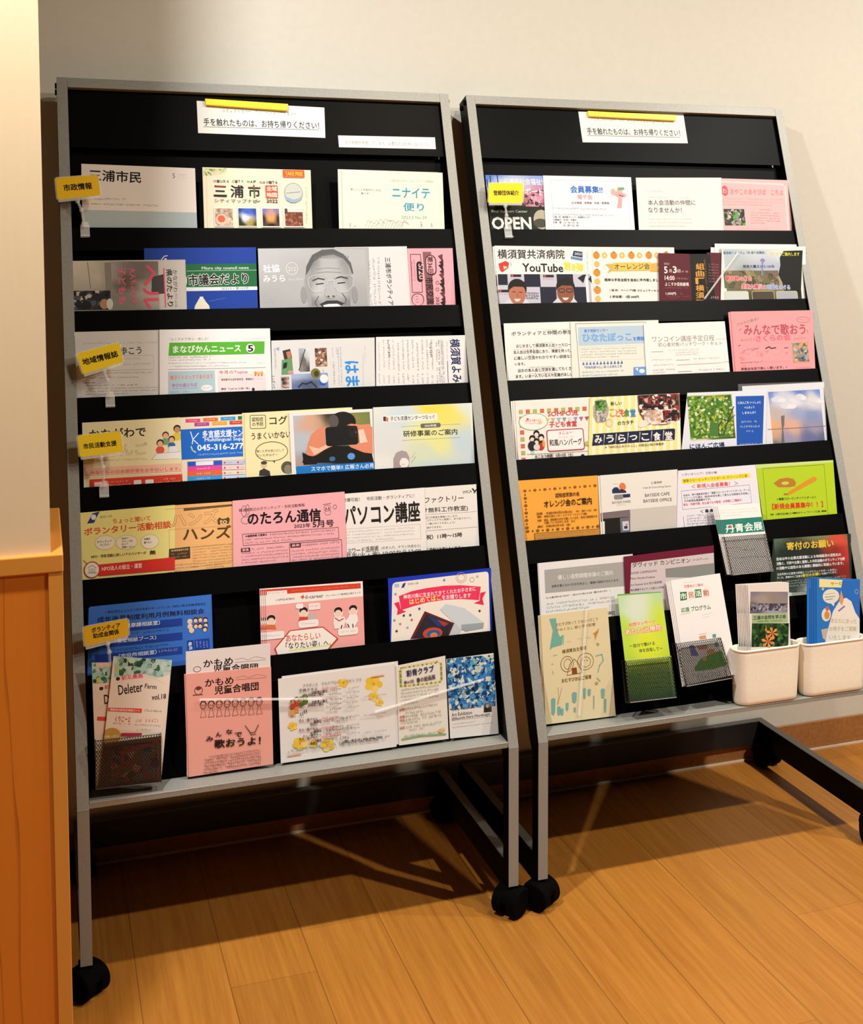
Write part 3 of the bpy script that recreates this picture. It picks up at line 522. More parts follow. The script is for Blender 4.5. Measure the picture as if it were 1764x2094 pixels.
('newspaper','photo-filled newspaper laid sideways with bright blue lettering,third pocket','newspaper',1,(0.36479,0.22899,0.96753),(1.0,0.00017,0.00087),(-0.00088,0.19586,0.98063),[(2.4,93.3),(201.4,94.0),(195.5,-38.0),(-1.0,-38.0)],'dedcda',0.8,[('T','はま',153.5,49.1,153.4,2.2,25.53,'2a8ee0',0.9),('L',[(176.4,61.4),(173.7,0.9)],0.49,'999'),('G',180.8,80.2,179.7,43.8,2.43,'aaa'),('G',117.6,77.0,118.0,57.0,3.4,'d88'),('G',125.7,77.5,126.5,55.5,2.92,'777'),('G',133.2,77.3,132.2,3.1,2.43,'555'),('G',128.7,76.6,127.2,3.3,2.19,'999'),('G',118.6,49.5,118.2,4.9,3.4,'666'),('Q',[(22.5,73.6),(36.9,76.6),(40.0,58.8),(25.1,55.8)],'3a3430'),('Q',[(29.0,70.9),(36.7,72.7),(38.5,59.5),(31.6,58.5)],'c87a5a'),('Q',[(20.2,56.0),(39.5,59.5),(40.9,28.7),(18.4,28.3)],'6a9a6a'),('Q',[(23.1,50.2),(30.5,51.7),(28.8,41.4),(21.3,39.2)],'222a20'),('E',35.7,32.6,5.35,3.91,'c89a8a'),('M',17.0,24.7,32.3,3.3,['b8968a','8a6a60','3a302c','d8c0b0'],30,3,1.0),('F',53.2,77.1,72.3,33.0,5,6,[(0,0,'a8b4c4'),(1,0,'e0e4ea'),(0.5,0.5,'70685e'),(0,1,'8a8a88'),(1,1,'504a46'),(0.7,0.3,'c8ccd2')]),('L',[(51.9,35.7),(65.0,74.8)],1.71,'3a3836'),('M',83.7,76.7,106.2,41.7,['8a5a3a','a87a5a','5a4a4a','c8a890','403830','d8dce0'],60,4,1.0),('F',36.8,28.9,106.0,0.4,6,4,[(0,0,'aab8d8'),(1,0,'8a9cc8'),(0,1,'6a78a8'),(1,1,'7a88b0'),(0.5,0.8,'505a78')]),('L',[(49.1,3.9),(56.8,10.9),(64.2,9.4),(74.2,12.7),(83.6,2.5)],2.93,'2c3040'),('E',83.0,28.7,9.24,9.78,'7a7a2a'),('E',84.5,28.1,4.86,5.87,'4a3a2a'),('E',96.1,11.9,7.29,6.85,'2a5ab8'),('E',98.4,18.0,7.78,8.32,'e8eaec'),('G',96.6,35.4,102.2,24.0,3.4,'8a8a8a'),('G',8.6,78.9,7.9,39.7,2.92,'8aa0b8'),('G',2.8,27.7,3.0,0.9,5.35,'8a8a86'),('Q',[(10.5,78.8),(16.5,80.6),(15.7,73.8)],'8ab0e0')],None,[],None),
('newspaper','dense text newspaper laid sideways with dark blue masthead,right end of third pocket','newspaper',1,(0.56328,0.22702,0.96837),(1.0,0.00053,0.00265),(-0.0027,0.19586,0.98063),[(5.2,94.2),(190.5,92.9),(185.4,-38.0),(-2.1,-37.9)],'e9e5e2',0.8,[('T','横須賀よみ',163.8,85.8,163.7,0.4,20.07,'1e2458',0.6),('L',[(146.2,42.6),(144.9,0.4)],1.26,'333a6a'),('G',147.9,82.4,146.2,46.5,2.57,'667'),('G',9.7,83.9,8.5,29.8,3.34,'8a8a92'),('G',7.1,23.5,6.9,3.5,3.34,'8a8a92'),('G',19.6,88.7,18.0,29.4,3.34,'8a8a92'),('G',16.6,23.2,16.4,3.1,3.34,'8a8a92'),('G',29.2,88.4,27.6,29.1,3.34,'8a8a92'),('G',26.1,22.8,25.9,2.7,3.34,'8a8a92'),('G',38.8,88.1,37.1,28.7,3.34,'8a8a92'),('G',35.7,22.5,35.5,2.3,3.34,'8a8a92'),('G',48.1,82.8,46.7,28.3,3.34,'8a8a92'),('G',45.3,22.1,45.1,1.9,3.34,'8a8a92'),('G',58.1,87.6,56.4,28.0,3.34,'8a8a92'),('G',54.9,21.7,54.7,1.5,3.34,'8a8a92'),('G',67.7,87.3,66.0,27.6,3.34,'8a8a92'),('G',64.6,21.4,64.3,1.1,3.34,'8a8a92'),('G',77.5,87.0,75.7,27.3,3.34,'8a8a92'),('G',74.3,21.0,74.0,0.7,3.34,'8a8a92'),('G',86.9,81.6,85.4,26.9,3.34,'8a8a92'),('G',84.0,20.6,83.7,0.3,3.34,'8a8a92'),('G',97.0,86.5,95.2,26.6,3.34,'8a8a92'),('G',93.7,20.3,93.4,-0.0,3.34,'8a8a92'),('G',106.8,86.2,104.9,26.2,3.34,'8a8a92'),('G',103.4,19.9,103.1,-0.4,3.34,'8a8a92'),('G',116.6,85.9,114.7,25.8,3.34,'8a8a92'),('G',113.2,19.5,112.9,-0.8,3.34,'8a8a92'),('G',126.1,80.5,124.5,25.5,3.34,'8a8a92'),('G',123.0,19.1,122.7,-1.2,3.34,'8a8a92'),('G',136.3,85.3,134.3,25.1,3.34,'8a8a92'),('G',132.8,18.8,132.5,-1.6,3.34,'8a8a92'),('G',29.4,88.4,29.4,54.2,4.63,'33364e'),('G',113.4,86.0,113.2,51.4,4.63,'33364e'),('G',130.7,85.5,128.0,2.4,3.6,'555870'),('G',138.5,82.7,136.5,2.0,3.09,'777a90')],None,[],None),
('leaflet','cream language-class leaflet with four cartoon people and red lower band','leaflet',1,(0.02644,0.17897,0.81591),(1.0,-0.00036,-0.00179),(0.00182,0.19586,0.98063),[(-0.2,113.3),(167.0,115.4),(167.7,-38.0),(0.1,-38.0)],'f2e5b6',0.8,[('T','かながわで',11.5,92.3,106.6,93.0,16.53,'2a2620',0.6),('T','にほんご',13.9,61.6,108.5,63.3,20.11,'a8a290',0.9),('T','にほんご',13.9,61.6,108.5,63.3,20.11,'f2e5b6',0),('G',7.1,46.8,106.8,43.9,3.13,'6a6450'),('E',160.9,81.4,7.75,7.51,'e8c83a'),('E',161.4,95.2,6.68,6.88,'2a2018'),('E',161.3,93.3,5.07,5.63,'c89468'),('E',140.5,73.5,6.64,6.43,'7aa87a'),('E',140.9,85.3,5.72,5.9,'4a3020'),('E',140.9,83.6,4.34,4.83,'efb890'),('E',150.8,65.4,6.64,6.43,'3a6a9a'),('E',151.2,77.2,5.72,5.9,'2a2018'),('E',151.1,75.6,4.34,4.83,'efb890'),('E',130.7,58.7,7.2,6.97,'e05a48'),('E',131.1,71.4,6.2,6.39,'2a2018'),('E',131.1,69.7,4.7,5.23,'efb890'),('Q',[(115.6,42.9),(124.8,52.6),(164.9,53.9),(166.3,41.2)],'f4f0e8'),('L',[(115.6,42.9),(124.8,52.6),(164.9,53.9)],0.67,'9aa0a4'),('Q',[(145.6,64.1),(159.7,64.7),(160.5,54.1),(145.7,53.5)],'e8ecf2'),('Q',[(-0.7,33.8),(166.5,33.2),(166.6,19.0),(-0.4,20.5)],'f4c0a8'),('T','みなさんの日本語学習をお手伝いします。',11.3,25.6,164.3,23.7,6.26,'d86a50',0.2),('L',[(-0.4,18.2),(166.8,16.7)],1.34,'f6ece0'),('Q',[(10.1,14.0),(167.1,13.9),(167.4,-3.4),(9.8,-0.6)],'dc3c28'),('RR',17.3,8.7,29.9,0.8,1.7,'f2d8cc'),('RR',83.8,8.1,96.7,0.1,1.7,'f2ece4'),('RR',103.5,7.8,117.6,-0.3,1.7,'f2ece4'),('G',40.4,7.3,73.3,7.4,2.68,'f2c0b0'),('G',134.4,6.8,155.5,6.9,3.13,'f2c0b0'),('G',40.3,1.9,79.3,1.7,3.13,'f2c0b0'),('G',120.9,1.3,165.4,1.3,3.13,'f2c0b0')],None,[],None),
('leaflet','blue phone-helpline leaflet with white numerals and coloured language tabs','leaflet',1,(0.18972,0.1809,0.81483),(0.99997,-0.00149,-0.00747),(0.00762,0.19586,0.9806),[(-1.2,115.4),(127.3,117.4),(121.7,-38.0),(0.4,-38.0)],'f0e2c8',0.8,[('RR',12.7,112.3,38.8,105.7,0.67,'e84a7a'),('G',18.2,109.3,33.0,109.2,2.29,'f6e8e0'),('RR',44.0,112.9,70.3,106.3,0.67,'ea6a3a'),('G',49.6,109.9,64.5,109.8,2.29,'f6e8e0'),('RR',75.2,113.6,101.8,106.9,0.67,'3aa0d8'),('G',80.8,110.6,95.9,110.4,2.29,'f6e8e0'),('RR',106.2,114.0,133.0,107.3,0.67,'2a7a4a'),('G',111.9,111.0,127.0,110.8,2.29,'f6e8e0'),('RR',28.3,105.2,54.5,98.6,0.67,'b04a98'),('G',33.9,102.2,48.7,102.1,2.29,'f6e8e0'),('RR',59.8,105.8,86.2,99.1,0.67,'f0a83a'),('G',65.4,102.8,80.3,102.6,2.29,'f6e8e0'),('RR',90.8,105.9,117.5,99.2,0.67,'d84a3a'),('G',96.5,102.9,111.6,102.8,2.29,'f6e8e0'),('Q',[(3.1,93.8),(126.5,95.1),(124.5,40.9),(3.4,40.0)],'1c6cd0'),('T','多言語支援センター',42.0,83.8,135.4,83.9,12.38,'f4f6f8',0.6),('T','Multilingual Support',45.5,72.5,130.3,72.0,6.42,'e8eef4',0.4),('L',[(41.8,77.3),(125.9,77.5)],0.69,'dfe8f4'),('T','045-316-2770',32.4,59.8,121.7,59.7,10.09,'f6f8fa',0.7),('G',32.9,47.3,115.5,47.4,3.21,'b8d0f0'),('L',[(21.0,89.1),(24.7,75.1),(33.5,66.6)],1.61,'f0f4f8'),('L',[(35.2,86.2),(24.7,75.1),(23.3,67.1)],1.61,'f0f4f8'),('L',[(21.1,62.6),(23.6,55.6),(29.0,51.9)],2.29,'c8dca0'),('Q',[(14.0,35.8),(74.9,35.5),(75.1,26.7),(14.2,27.1)],'2a5cc0'),('G',30.1,30.9,55.1,31.0,2.75,'f0e8f0'),('Q',[(13.8,27.1),(74.6,26.7),(74.8,17.9),(14.0,18.4)],'e84aa0'),('G',29.9,22.1,54.8,22.2,2.75,'f0e8f0'),('Q',[(13.5,18.4),(74.3,17.9),(74.5,9.2),(13.7,9.7)],'ea6a2a'),('G',29.6,13.4,54.6,13.5,2.75,'f0e8f0'),('Q',[(13.3,9.8),(74.1,9.2),(74.2,0.4),(13.5,1.1)],'3a9ae0'),('G',29.4,4.8,54.3,4.7,2.75,'f0e8f0'),('RR',28.5,35.1,59.6,28.0,0.9,'e8eef6'),('Q',[(75.8,35.4),(122.0,35.0),(121.7,26.6),(76.0,27.1)],'c8cce0'),('E',79.8,30.6,1.79,1.83,'d84a5a'),('G',83.7,30.4,94.1,30.3,2.06,'6a5a5a'),('E',103.3,30.3,1.79,1.83,'d84a5a'),('G',106.8,30.1,114.9,30.2,2.06,'6a5a5a'),('Q',[(75.5,26.2),(121.7,25.7),(121.4,17.3),(75.7,17.9)],'eed4d4'),('E',79.5,21.4,1.79,1.83,'d84a5a'),('G',83.4,21.2,93.7,21.1,2.06,'6a5a5a'),('E',103.0,21.1,1.79,1.83,'d84a5a'),('G',106.4,20.9,114.5,20.9,2.06,'6a5a5a'),('Q',[(75.2,17.0),(121.3,16.4),(121.0,8.0),(75.4,8.6)],'f0dccc'),('E',79.2,12.1,1.79,1.83,'d84a5a'),('G',83.1,11.9,93.4,11.8,2.06,'6a5a5a'),('E',102.7,11.8,1.79,1.83,'d84a5a'),('G',106.1,11.6,114.2,11.6,2.06,'6a5a5a'),('Q',[(74.9,7.8),(121.0,7.1),(120.7,-1.3),(75.1,-0.6)],'c8dcf0'),('E',78.9,2.9,1.79,1.83,'d84a5a'),('G',82.8,2.7,93.1,2.6,2.06,'6a5a5a'),('E',102.3,2.5,1.79,1.83,'d84a5a'),('G',105.8,2.4,113.9,2.4,2.06,'6a5a5a')],None,[],None),
('booklet','cream dementia-prevention booklet with speech bubbles and pencil figures','booklet',1,(0.30678,0.17909,0.81647),(0.99978,-0.0041,-0.02053),(0.02093,0.19582,0.98042),[(-0.9,116.7),(200.7,122.5),(198.5,-38.0),(0.3,-38.0)],'f3e6b2',0.8,[('RR',8.8,112.9,38.2,87.4,3.25,'3a362a'),('RR',9.9,111.7,37.0,88.6,2.09,'f3e6b2'),('T','認知症',12.8,104.6,33.4,105.0,7.93,'2c2820',0.3),('T','の予防',13.1,95.6,33.2,96.0,7.46,'2c2820',0.3),('T','コグ',44.7,101.4,77.7,102.4,15.62,'2a261c',0.2),('T','うまくいかない',11.2,73.7,83.0,75.8,12.3,'2a261c',0.2),('O',47.4,45.4,29.42,17.51,1.18,'4a4638'),('T','聞いた手を前にだして',20.0,46.4,70.2,47.0,4.73,'6a6450',0),('T','引いた手はグー',19.9,38.8,58.0,39.4,4.73,'6a6450',0),('Q',[(48.2,28.8),(53.4,28.6),(52.3,23.9)],'4a4638'),('E',32.7,21.3,5.65,6.15,'d8c8a0'),('E',32.8,25.1,5.65,3.31,'4a4434'),('Q',[(23.3,1.8),(24.4,11.2),(32.6,15.1),(42.9,9.5),(44.1,1.0)],'3a362e'),('E',75.3,15.1,11.3,11.36,'5a5648'),('E',76.9,11.5,7.53,8.52,'8a846c')],None,[(-4,0.3,0.0015)],'cream left edge of another copy behind the dementia-prevention booklet'),
('leaflet','white leaflet with a photo of hands holding up a black smartphone','leaflet',1,(0.3898,0.17701,0.81681),(0.99998,0.0013,0.00653),(-0.00666,0.19586,0.98061),[(0.9,113.8),(159.4,112.9),(154.5,-38.0),(-0.3,-38.0)],'ece8e4',0.8,[('F',7.8,107.4,153.6,6.5,12,8,[(0,0,'b4c0cc'),(0.2,0.1,'d8a888'),(0.1,0.5,'b8c0c8'),(0,1,'b09a90'),(0.5,0,'3a3028'),(0.75,0.1,'8a8a4a'),(1,0,'7a8448'),(1,0.5,'6a7a3a'),(0.5,1,'1a1612'),(1,1,'3a5a6a'),(0.35,0.9,'4a6a8a')]),('E',100.7,90.2,25.3,20.35,'1c1614'),('E',83.5,93.6,9.64,11.97,'5a5450'),('Q',[(76.5,16.4),(20.4,20.1),(25.0,36.6),(68.5,48.4),(127.9,44.7),(152.3,33.4),(155.9,11.2)],'14120f'),('Q',[(27.3,34.1),(32.0,53.0),(40.4,71.8),(53.2,80.7),(70.6,84.1),(76.5,79.4),(66.2,72.7),(65.1,53.4),(78.5,50.7),(79.5,47.7),(63.2,41.4),(47.9,32.7),(33.1,28.9)],'e08a6a'),('Q',[(34.3,50.5),(51.1,44.6),(68.6,50.8),(77.1,48.8),(58.1,39.3),(43.1,33.1)],'f2c0a4'),('Q',[(108.1,48.4),(123.2,49.9),(135.8,51.6),(129.4,69.1),(127.6,81.4),(107.8,84.5),(115.5,87.0),(137.8,83.8),(150.5,85.0),(157.1,77.3),(155.0,28.4),(137.1,31.9),(112.8,43.2)],'e28c6c'),('Q',[(129.7,73.9),(139.8,75.8),(145.8,51.0),(130.7,49.4)],'f4d0bc'),('Q',[(21.5,39.2),(33.3,32.5),(55.0,27.5),(47.0,16.0),(22.6,16.1)],'16140f'),('RR',66.8,82.9,128.0,47.6,4.82,'151515'),('RR',112.6,80.8,128.4,61.3,3.37,'202022'),('E',117.8,75.8,2.41,2.39,'0c0c0e'),('E',125.0,70.5,1.93,1.91,'8a2a3a'),('E',113.0,26.2,7.23,6.22,'5a9ae0'),('E',76.9,23.7,5.78,4.31,'3a6a9a'),('Q',[(8.5,14.2),(156.0,12.7),(155.6,-1.0),(8.2,0.4)],'1878c8'),('T','スマホで簡単!! 広報さん必見',36.3,7.6,155.6,6.3,8.62,'dcecf8',0.4)],None,[],None),
('brochure','pastel yellow and blue watercolour brochure with a drawn girl,right end of fourth pocket','brochure',1,(0.5465,0.17721,0.81777),(1.0,-1e-05,-5e-05),(6e-05,0.19586,0.98063),[(3.1,115.4),(201.2,115.5),(197.7,-38.0),(-1.0,-38.0)],'e4e6dc',0.8,[('F',3.5,114.6,196.2,-7.9,16,10,[(0,0,'e2e4dc'),(0.6,0,'ecdc4a'),(0.75,0.15,'eadf6a'),(1,0,'dce4dc'),(0.5,0.4,'e8e6a0'),(0.9,0.6,'c4d4dc'),(0.15,0.5,'dcdcdc'),(0.5,0.7,'d4dcc0'),(0,1,'e8e6e2'),(0.6,1,'c8d8d4'),(1,1,'ccd4dc'),(0.65,0.6,'e6e496'),(0.3,0.15,'cfdde6')]),('Q',[(20.6,98.0),(129.3,99.0),(129.7,85.4),(19.9,86.7)],'eeeee4'),('T','子ども支援センターつなっぐ',35.6,92.4,123.6,92.2,8.33,'4a3a5a',0.3),('RR',21.8,97.0,27.7,88.3,1.01,'4a2a5a'),('RR',26.3,95.3,31.5,87.6,1.01,'e07a4a'),('L',[(56.4,76.5),(174.0,75.8)],0.49,'8a8a7a'),('L',[(56.1,50.3),(172.2,49.9)],0.49,'8a8a7a'),('RR',94.4,80.1,134.6,71.7,3.03,'6a6a62'),('T','2023年度',102.4,75.8,125.9,75.6,4.16,'eeeede',0.3),('T','研修事業のご案内',59.4,62.5,167.2,61.5,11.27,'33332c',0.1),('Q',[(36.4,-0.7),(36.9,16.4),(43.2,27.8),(53.7,31.4),(63.8,28.4),(68.7,17.0),(67.2,-0.1),(62.0,-0.3),(64.2,14.8),(52.9,17.9),(50.4,-1.6)],'a89a9a'),('E',57.9,7.8,9.08,9.31,'efe6e0'),('L',[(53.4,5.6),(57.7,4.4)],0.73,'6a5a5a'),('L',[(68.1,14.6),(74.8,19.1),(80.4,26.7)],1.71,'d8ccc8'),('L',[(71.5,7.0),(81.2,18.8)],0.73,'a89a9a')],None,[],None),
('leaflet','yellow-green consultation leaflet with red lettering and white speech bubbles,left end of fifth pocket','leaflet',1,(0.01823,0.12934,0.66539),(1.0,0.00055,0.00275),(-0.0028,0.19586,0.98063),[(0.2,115.0),(159.5,117.0),(153.5,-38.0),(-0.1,-38.0)],'efe68e',0.8,[('Q',[(21.1,112.6),(32.9,115.0),(22.8,96.0),(11.4,95.8)],'2a3a8a'),('E',22.6,105.9,4.17,4.78,'e8e8e4'),('T','神奈川県',32.8,104.7,53.2,105.8,4.78,'8a8668',0),('T','ちょっと聞いて',54.2,96.4,117.1,96.9,8.26,'e0603a',0.5),('T','ボランタリー活動相談',6.6,81.8,151.6,83.7,12.61,'e2502e',0.7),('E',40.3,61.1,17.09,12.61,'c8b88a'),('E',40.3,61.1,16.26,11.74,'f4ecd4'),('E',75.8,58.6,18.34,12.61,'c8b88a'),('E',75.8,58.6,17.51,11.74,'f4ecd4'),('E',114.6,56.7,15.43,12.61,'c8b88a'),('E',114.6,56.7,14.59,11.74,'f4ecd4'),('T','ボランティア',27.0,63.0,51.4,63.2,3.91,'6a6048',0.2),('T','をしたい!',32.2,57.8,46.6,57.9,3.48,'6a6048',0.2),('T','地域で',67.7,65.4,78.6,65.8,3.26,'6a6048',0.2),('T','グループを',67.5,60.6,85.8,60.4,3.26,'6a6048',0.2),('T','作って',67.4,55.7,78.3,56.2,3.26,'6a6048',0.2),('T','活動したい!',67.2,50.9,89.1,50.4,3.26,'6a6048',0.2),('T','仲間を',105.0,61.5,115.8,61.7,3.7,'6a6048',0.2),('T','募りたい',104.8,55.7,117.8,55.7,3.7,'6a6048',0.2),('T','NPO・市民活動に詳しいアドバイザーが',16.8,39.0,108.1,38.2,5.22,'5a5a3a',0.1),('T','無',113.9,37.7,123.7,37.8,7.39,'3a3a20',0.5),('Q',[(26.9,24.7),(156.0,26.5),(156.3,4.3),(27.4,5.1)],'d8342a'),('E',17.2,16.8,13.34,14.35,'c23a34'),('E',17.2,16.8,11.46,12.39,'f2eede'),('T','NPO法人の設立・運営',33.5,17.1,99.6,17.1,7.83,'f6ded4',0.6),('L',[(10.4,20.7),(17.5,24.4),(24.3,19.5)],1.09,'8a8a88'),('L',[(10.8,12.2),(24.4,11.4)],1.3,'8a8a88'),('L',[(12.9,19.4),(12.7,13.3)],0.87,'8a8a88'),('L',[(15.8,19.1),(15.7,13.1)],0.87,'8a8a88'),('L',[(18.8,18.9),(18.6,12.8)],0.87,'8a8a88'),('L',[(21.7,18.6),(21.5,12.5)],0.87,'8a8a88'),('L',[(4.1,34.1),(10.2,27.2)],0.87,'c23a34')],None,[],None),
('newsletter','orange-tan hand-lettered newsletter with an owl drawing,fifth pocket of the left rack','newsletter',1,(0.15133,0.12911,0.66423),(0.99998,-0.00122,-0.00612),(0.00624,0.19586,0.98061),[(0.7,118.1),(142.0,118.6),(139.4,-38.0),(-0.2,-38.0)],'f0b878',0.8,[('L',[(8.6,111.8),(124.7,112.4)],0.67,'b8844a'),('Q',[(40.1,112.0),(124.8,113.8),(125.3,110.1),(40.4,107.0)],'6a5030'),('T','ハンズ',19.0,91.4,99.2,95.0,23.09,'8a6a40',1.6),('T','ハンズ',19.0,91.4,99.2,95.0,23.09,'f0b878',0.6),('Q',[(98.3,87.8),(101.4,91.7),(106.9,88.6),(112.6,89.1),(117.2,91.5),(120.0,87.5),(117.9,79.7),(98.7,79.2)],'5a4428'),('T','to',102.2,83.0,114.6,83.5,7.55,'f0c890',0.6),('T','ハンズ',38.1,66.8,120.8,65.9,22.2,'5a4022',0.6),('L',[(14.2,76.1),(123.4,76.1),(123.4,43.1),(14.2,43.1),(14.2,76.1)],0.44,'d09a5c'),('Q',[(13.2,42.8),(49.1,44.5),(48.9,24.0),(12.0,23.6)],'4a3a22'),('T','横須賀基督教社会館',16.4,39.4,46.1,40.3,3.33,'e0b888',0.2),('G',16.2,33.2,45.9,34.1,2.89,'d0a878'),('G',16.1,27.9,45.8,28.7,2.66,'b8925c'),('G',54.0,43.3,123.5,44.4,2.22,'7a5a34'),('G',53.8,38.4,123.3,39.5,2.22,'7a5a34'),('G',53.7,33.5,123.1,34.5,2.22,'7a5a34'),('G',53.5,28.6,122.9,29.5,2.22,'7a5a34'),('G',53.4,23.7,122.8,24.6,2.22,'7a5a34'),('G',53.2,18.8,122.6,19.6,2.22,'7a5a34'),('G',53.1,13.9,122.4,14.7,2.22,'7a5a34'),('G',52.9,9.0,104.6,9.6,2.22,'7a5a34'),('G',8.0,13.9,64.2,15.0,2.44,'7a5a34'),('G',7.9,8.6,64.0,9.7,2.44,'7a5a34'),('G',7.7,3.3,33.8,3.8,2.44,'7a5a34'),('G',76.3,10.7,121.2,11.6,2.44,'7a5a34'),('G',76.1,5.4,107.4,6.0,2.44,'7a5a34')],None,[(-6,-0.5,0.0014),(-12,-1,0.0026)],'tan left edge of a spare copy behind the owl newsletter'),
('newsletter','pink volunteer newsletter with bold black rounded title,middle of fifth pocket','newsletter',1,(0.27434,0.12718,0.66532),(0.9997,-0.00483,-0.02417),(0.02465,0.1958,0.98033),[(0.6,118.2),(204.6,126.0),(206.0,-38.0),(-0.2,-38.0)],'f2aeb4',0.8,[('T','横須賀周辺のボランティア・市民活動情報',11.2,100.4,130.0,105.0,5.88,'4a3034',0.1),('T','のたろん通信',26.9,84.5,158.8,86.0,22.47,'161012',1.0),('T','2023年',109.6,67.8,139.6,68.1,5.96,'2a1a1c',0.4),('T','5月号',144.0,68.8,182.6,69.7,10.55,'2a1a1c',0.6),('O',171.7,97.2,6.42,5.5,0.69,'4a3034'),('O',172.2,89.6,5.5,5.04,0.69,'6a4a50'),('E',169.3,96.8,1.15,1.61,'2a1a1c'),('E',174.6,97.0,1.15,1.61,'2a1a1c'),('L',[(164.1,104.1),(178.7,105.4)],0.92,'6a4a50'),('O',185.8,98.9,3.21,3.67,0.69,'6a4a50'),('O',20.2,99.1,4.58,9.17,0.69,'8a6068'),('O',26.7,101.1,3.21,9.17,0.69,'8a6068'),('O',22.9,82.8,7.79,6.42,0.69,'8a6068'),('L',[(16.7,58.3),(191.1,61.5),(192.0,41.9),(18.2,38.2),(16.7,58.3)],0.69,'5a3a40'),('T','★組織情報 大募集★',21.7,54.3,60.8,55.5,3.9,'3a2428',0.4),('G',65.4,55.2,187.1,57.2,3.21,'6a4a50'),('G',21.1,48.4,183.3,51.3,2.75,'6a4a50'),('G',21.0,42.6,107.4,44.1,2.75,'6a4a50'),('Q',[(13.9,33.6),(29.6,34.1),(30.0,27.2),(13.8,26.8)],'2a1a1c'),('T','募集',15.7,30.3,27.7,30.6,5.04,'f2aeb4',0.3),('G',32.4,31.2,93.1,32.4,3.21,'5a3a40'),('G',14.9,24.4,98.9,26.0,2.75,'7a5a60'),('G',14.8,18.9,98.8,20.5,2.75,'7a5a60'),('G',14.7,13.4,98.6,14.9,2.75,'7a5a60'),('G',14.6,8.0,76.1,9.0,2.75,'7a5a60'),('L',[(100.8,37.1),(101.0,3.4)],0.69,'5a3a40'),('L',[(100.8,37.1),(196.3,39.3),(196.8,5.8)],0.69,'5a3a40'),('Q',[(102.2,36.5),(121.2,36.9),(121.0,29.9),(102.5,30.0)],'2a1a1c'),('T','募集',104.5,33.1,119.2,33.7,4.59,'f2aeb4',0.3),('G',124.0,33.4,192.5,35.3,3.21,'5a3a40'),('G',103.6,23.9,193.5,25.8,2.75,'7a5a60'),('G',103.4,18.3,193.3,20.1,2.75,'7a5a60'),('G',103.3,12.8,193.1,14.5,2.75,'7a5a60'),('G',103.2,7.2,193.0,8.9,2.75,'7a5a60'),('G',103.0,1.7,150.2,2.5,2.75,'7a5a60')],None,[],None),
('flyer','white computer-course flyer with thick black lettering,fifth pocket of the left rack','flyer',1,(0.46781,0.12948,0.66609),(0.99994,-0.0022,-0.01101),(0.01123,0.19585,0.98057),[(-0.0,115.5),(167.3,118.8),(164.9,-38.0),(0.0,-38.0)],'efe8e2',0.8,[('T','受講可能！\u3000市民活動・ボランティアに！',9.3,104.0,146.2,104.8,7.09,'5a5652',0.2),('T','パソコン講座',10.5,74.9,155.4,75.6,36.66,'1e1a18',0.8),('L',[(8.3,51.3),(155.6,50.9),(155.3,24.3),(8.4,25.3)],0.47,'aaa49c'),('G',10.5,46.0,144.9,45.8,2.84,'9a948c'),('G',10.2,40.3,144.6,40.0,2.84,'9a948c'),('G',10.0,34.7,144.3,34.2,2.84,'9a948c'),('G',9.7,29.0,105.0,28.6,2.84,'9a948c'),('T','学ぶワード活用術',5.3,10.9,73.0,12.3,10.41,'4a4640',0.3),('T','(文字入力、チラシ作成など)',77.9,11.9,154.1,11.4,6.15,'6a665e',0),('T','前半(火・金) 10:00から12:00',9.8,2.1,154.1,1.8,9.46,'5a564e',0.1)],None,[],None),
('flyer','white craft-workshop flyer with a small black mark in the corner,right end of fifth pocket','flyer',1,(0.62387,0.13169,0.66644),(0.99996,-0.00184,-0.00919),(0.00938,0.19586,0.98059),[(2.3,115.8),(115.3,116.9),(114.4,-38.0),(-0.8,-38.0)],'ece6de',0.8,[('T','YMCA',86.6,102.6,105.6,104.0,5.33,'3a3632',0.3),('Q',[(105.3,109.0),(108.5,109.6),(113.4,102.6),(110.2,102.3)],'1c1a18'),('Q',[(114.2,107.5),(116.9,107.3),(111.1,99.7),(108.5,99.9)],'1c1a18'),('T','ミファクトリー',-2.7,92.2,88.6,92.2,11.14,'45413b',0.2),('T','け無料工作教室)',5.2,72.8,95.8,72.5,10.66,'45413b',0.2),('L',[(11.2,65.6),(113.3,65.0)],0.48,'8a847a'),('T','回工作教室を開催いたします。',10.9,59.8,75.4,59.5,3.88,'6a645c',0),('T','ステンドグラス風飾り、折り紙クラフト、',13.2,54.7,102.1,53.9,3.88,'6a645c',0),('T','一緒に作ってみましょう♪',12.8,48.5,68.8,47.7,3.88,'6a645c',0),('T','催ができます。',12.4,41.2,42.0,41.2,3.63,'6a645c',0),('L',[(11.3,35.5),(112.6,36.0)],0.48,'8a847a'),('T','祝）11時～15時',10.7,23.4,81.2,23.9,8.72,'2c2924',0.5),('T','ご予約はお申込みください',10.2,0.7,82.4,0.3,5.33,'3a3630',0.5)],None,[],None),
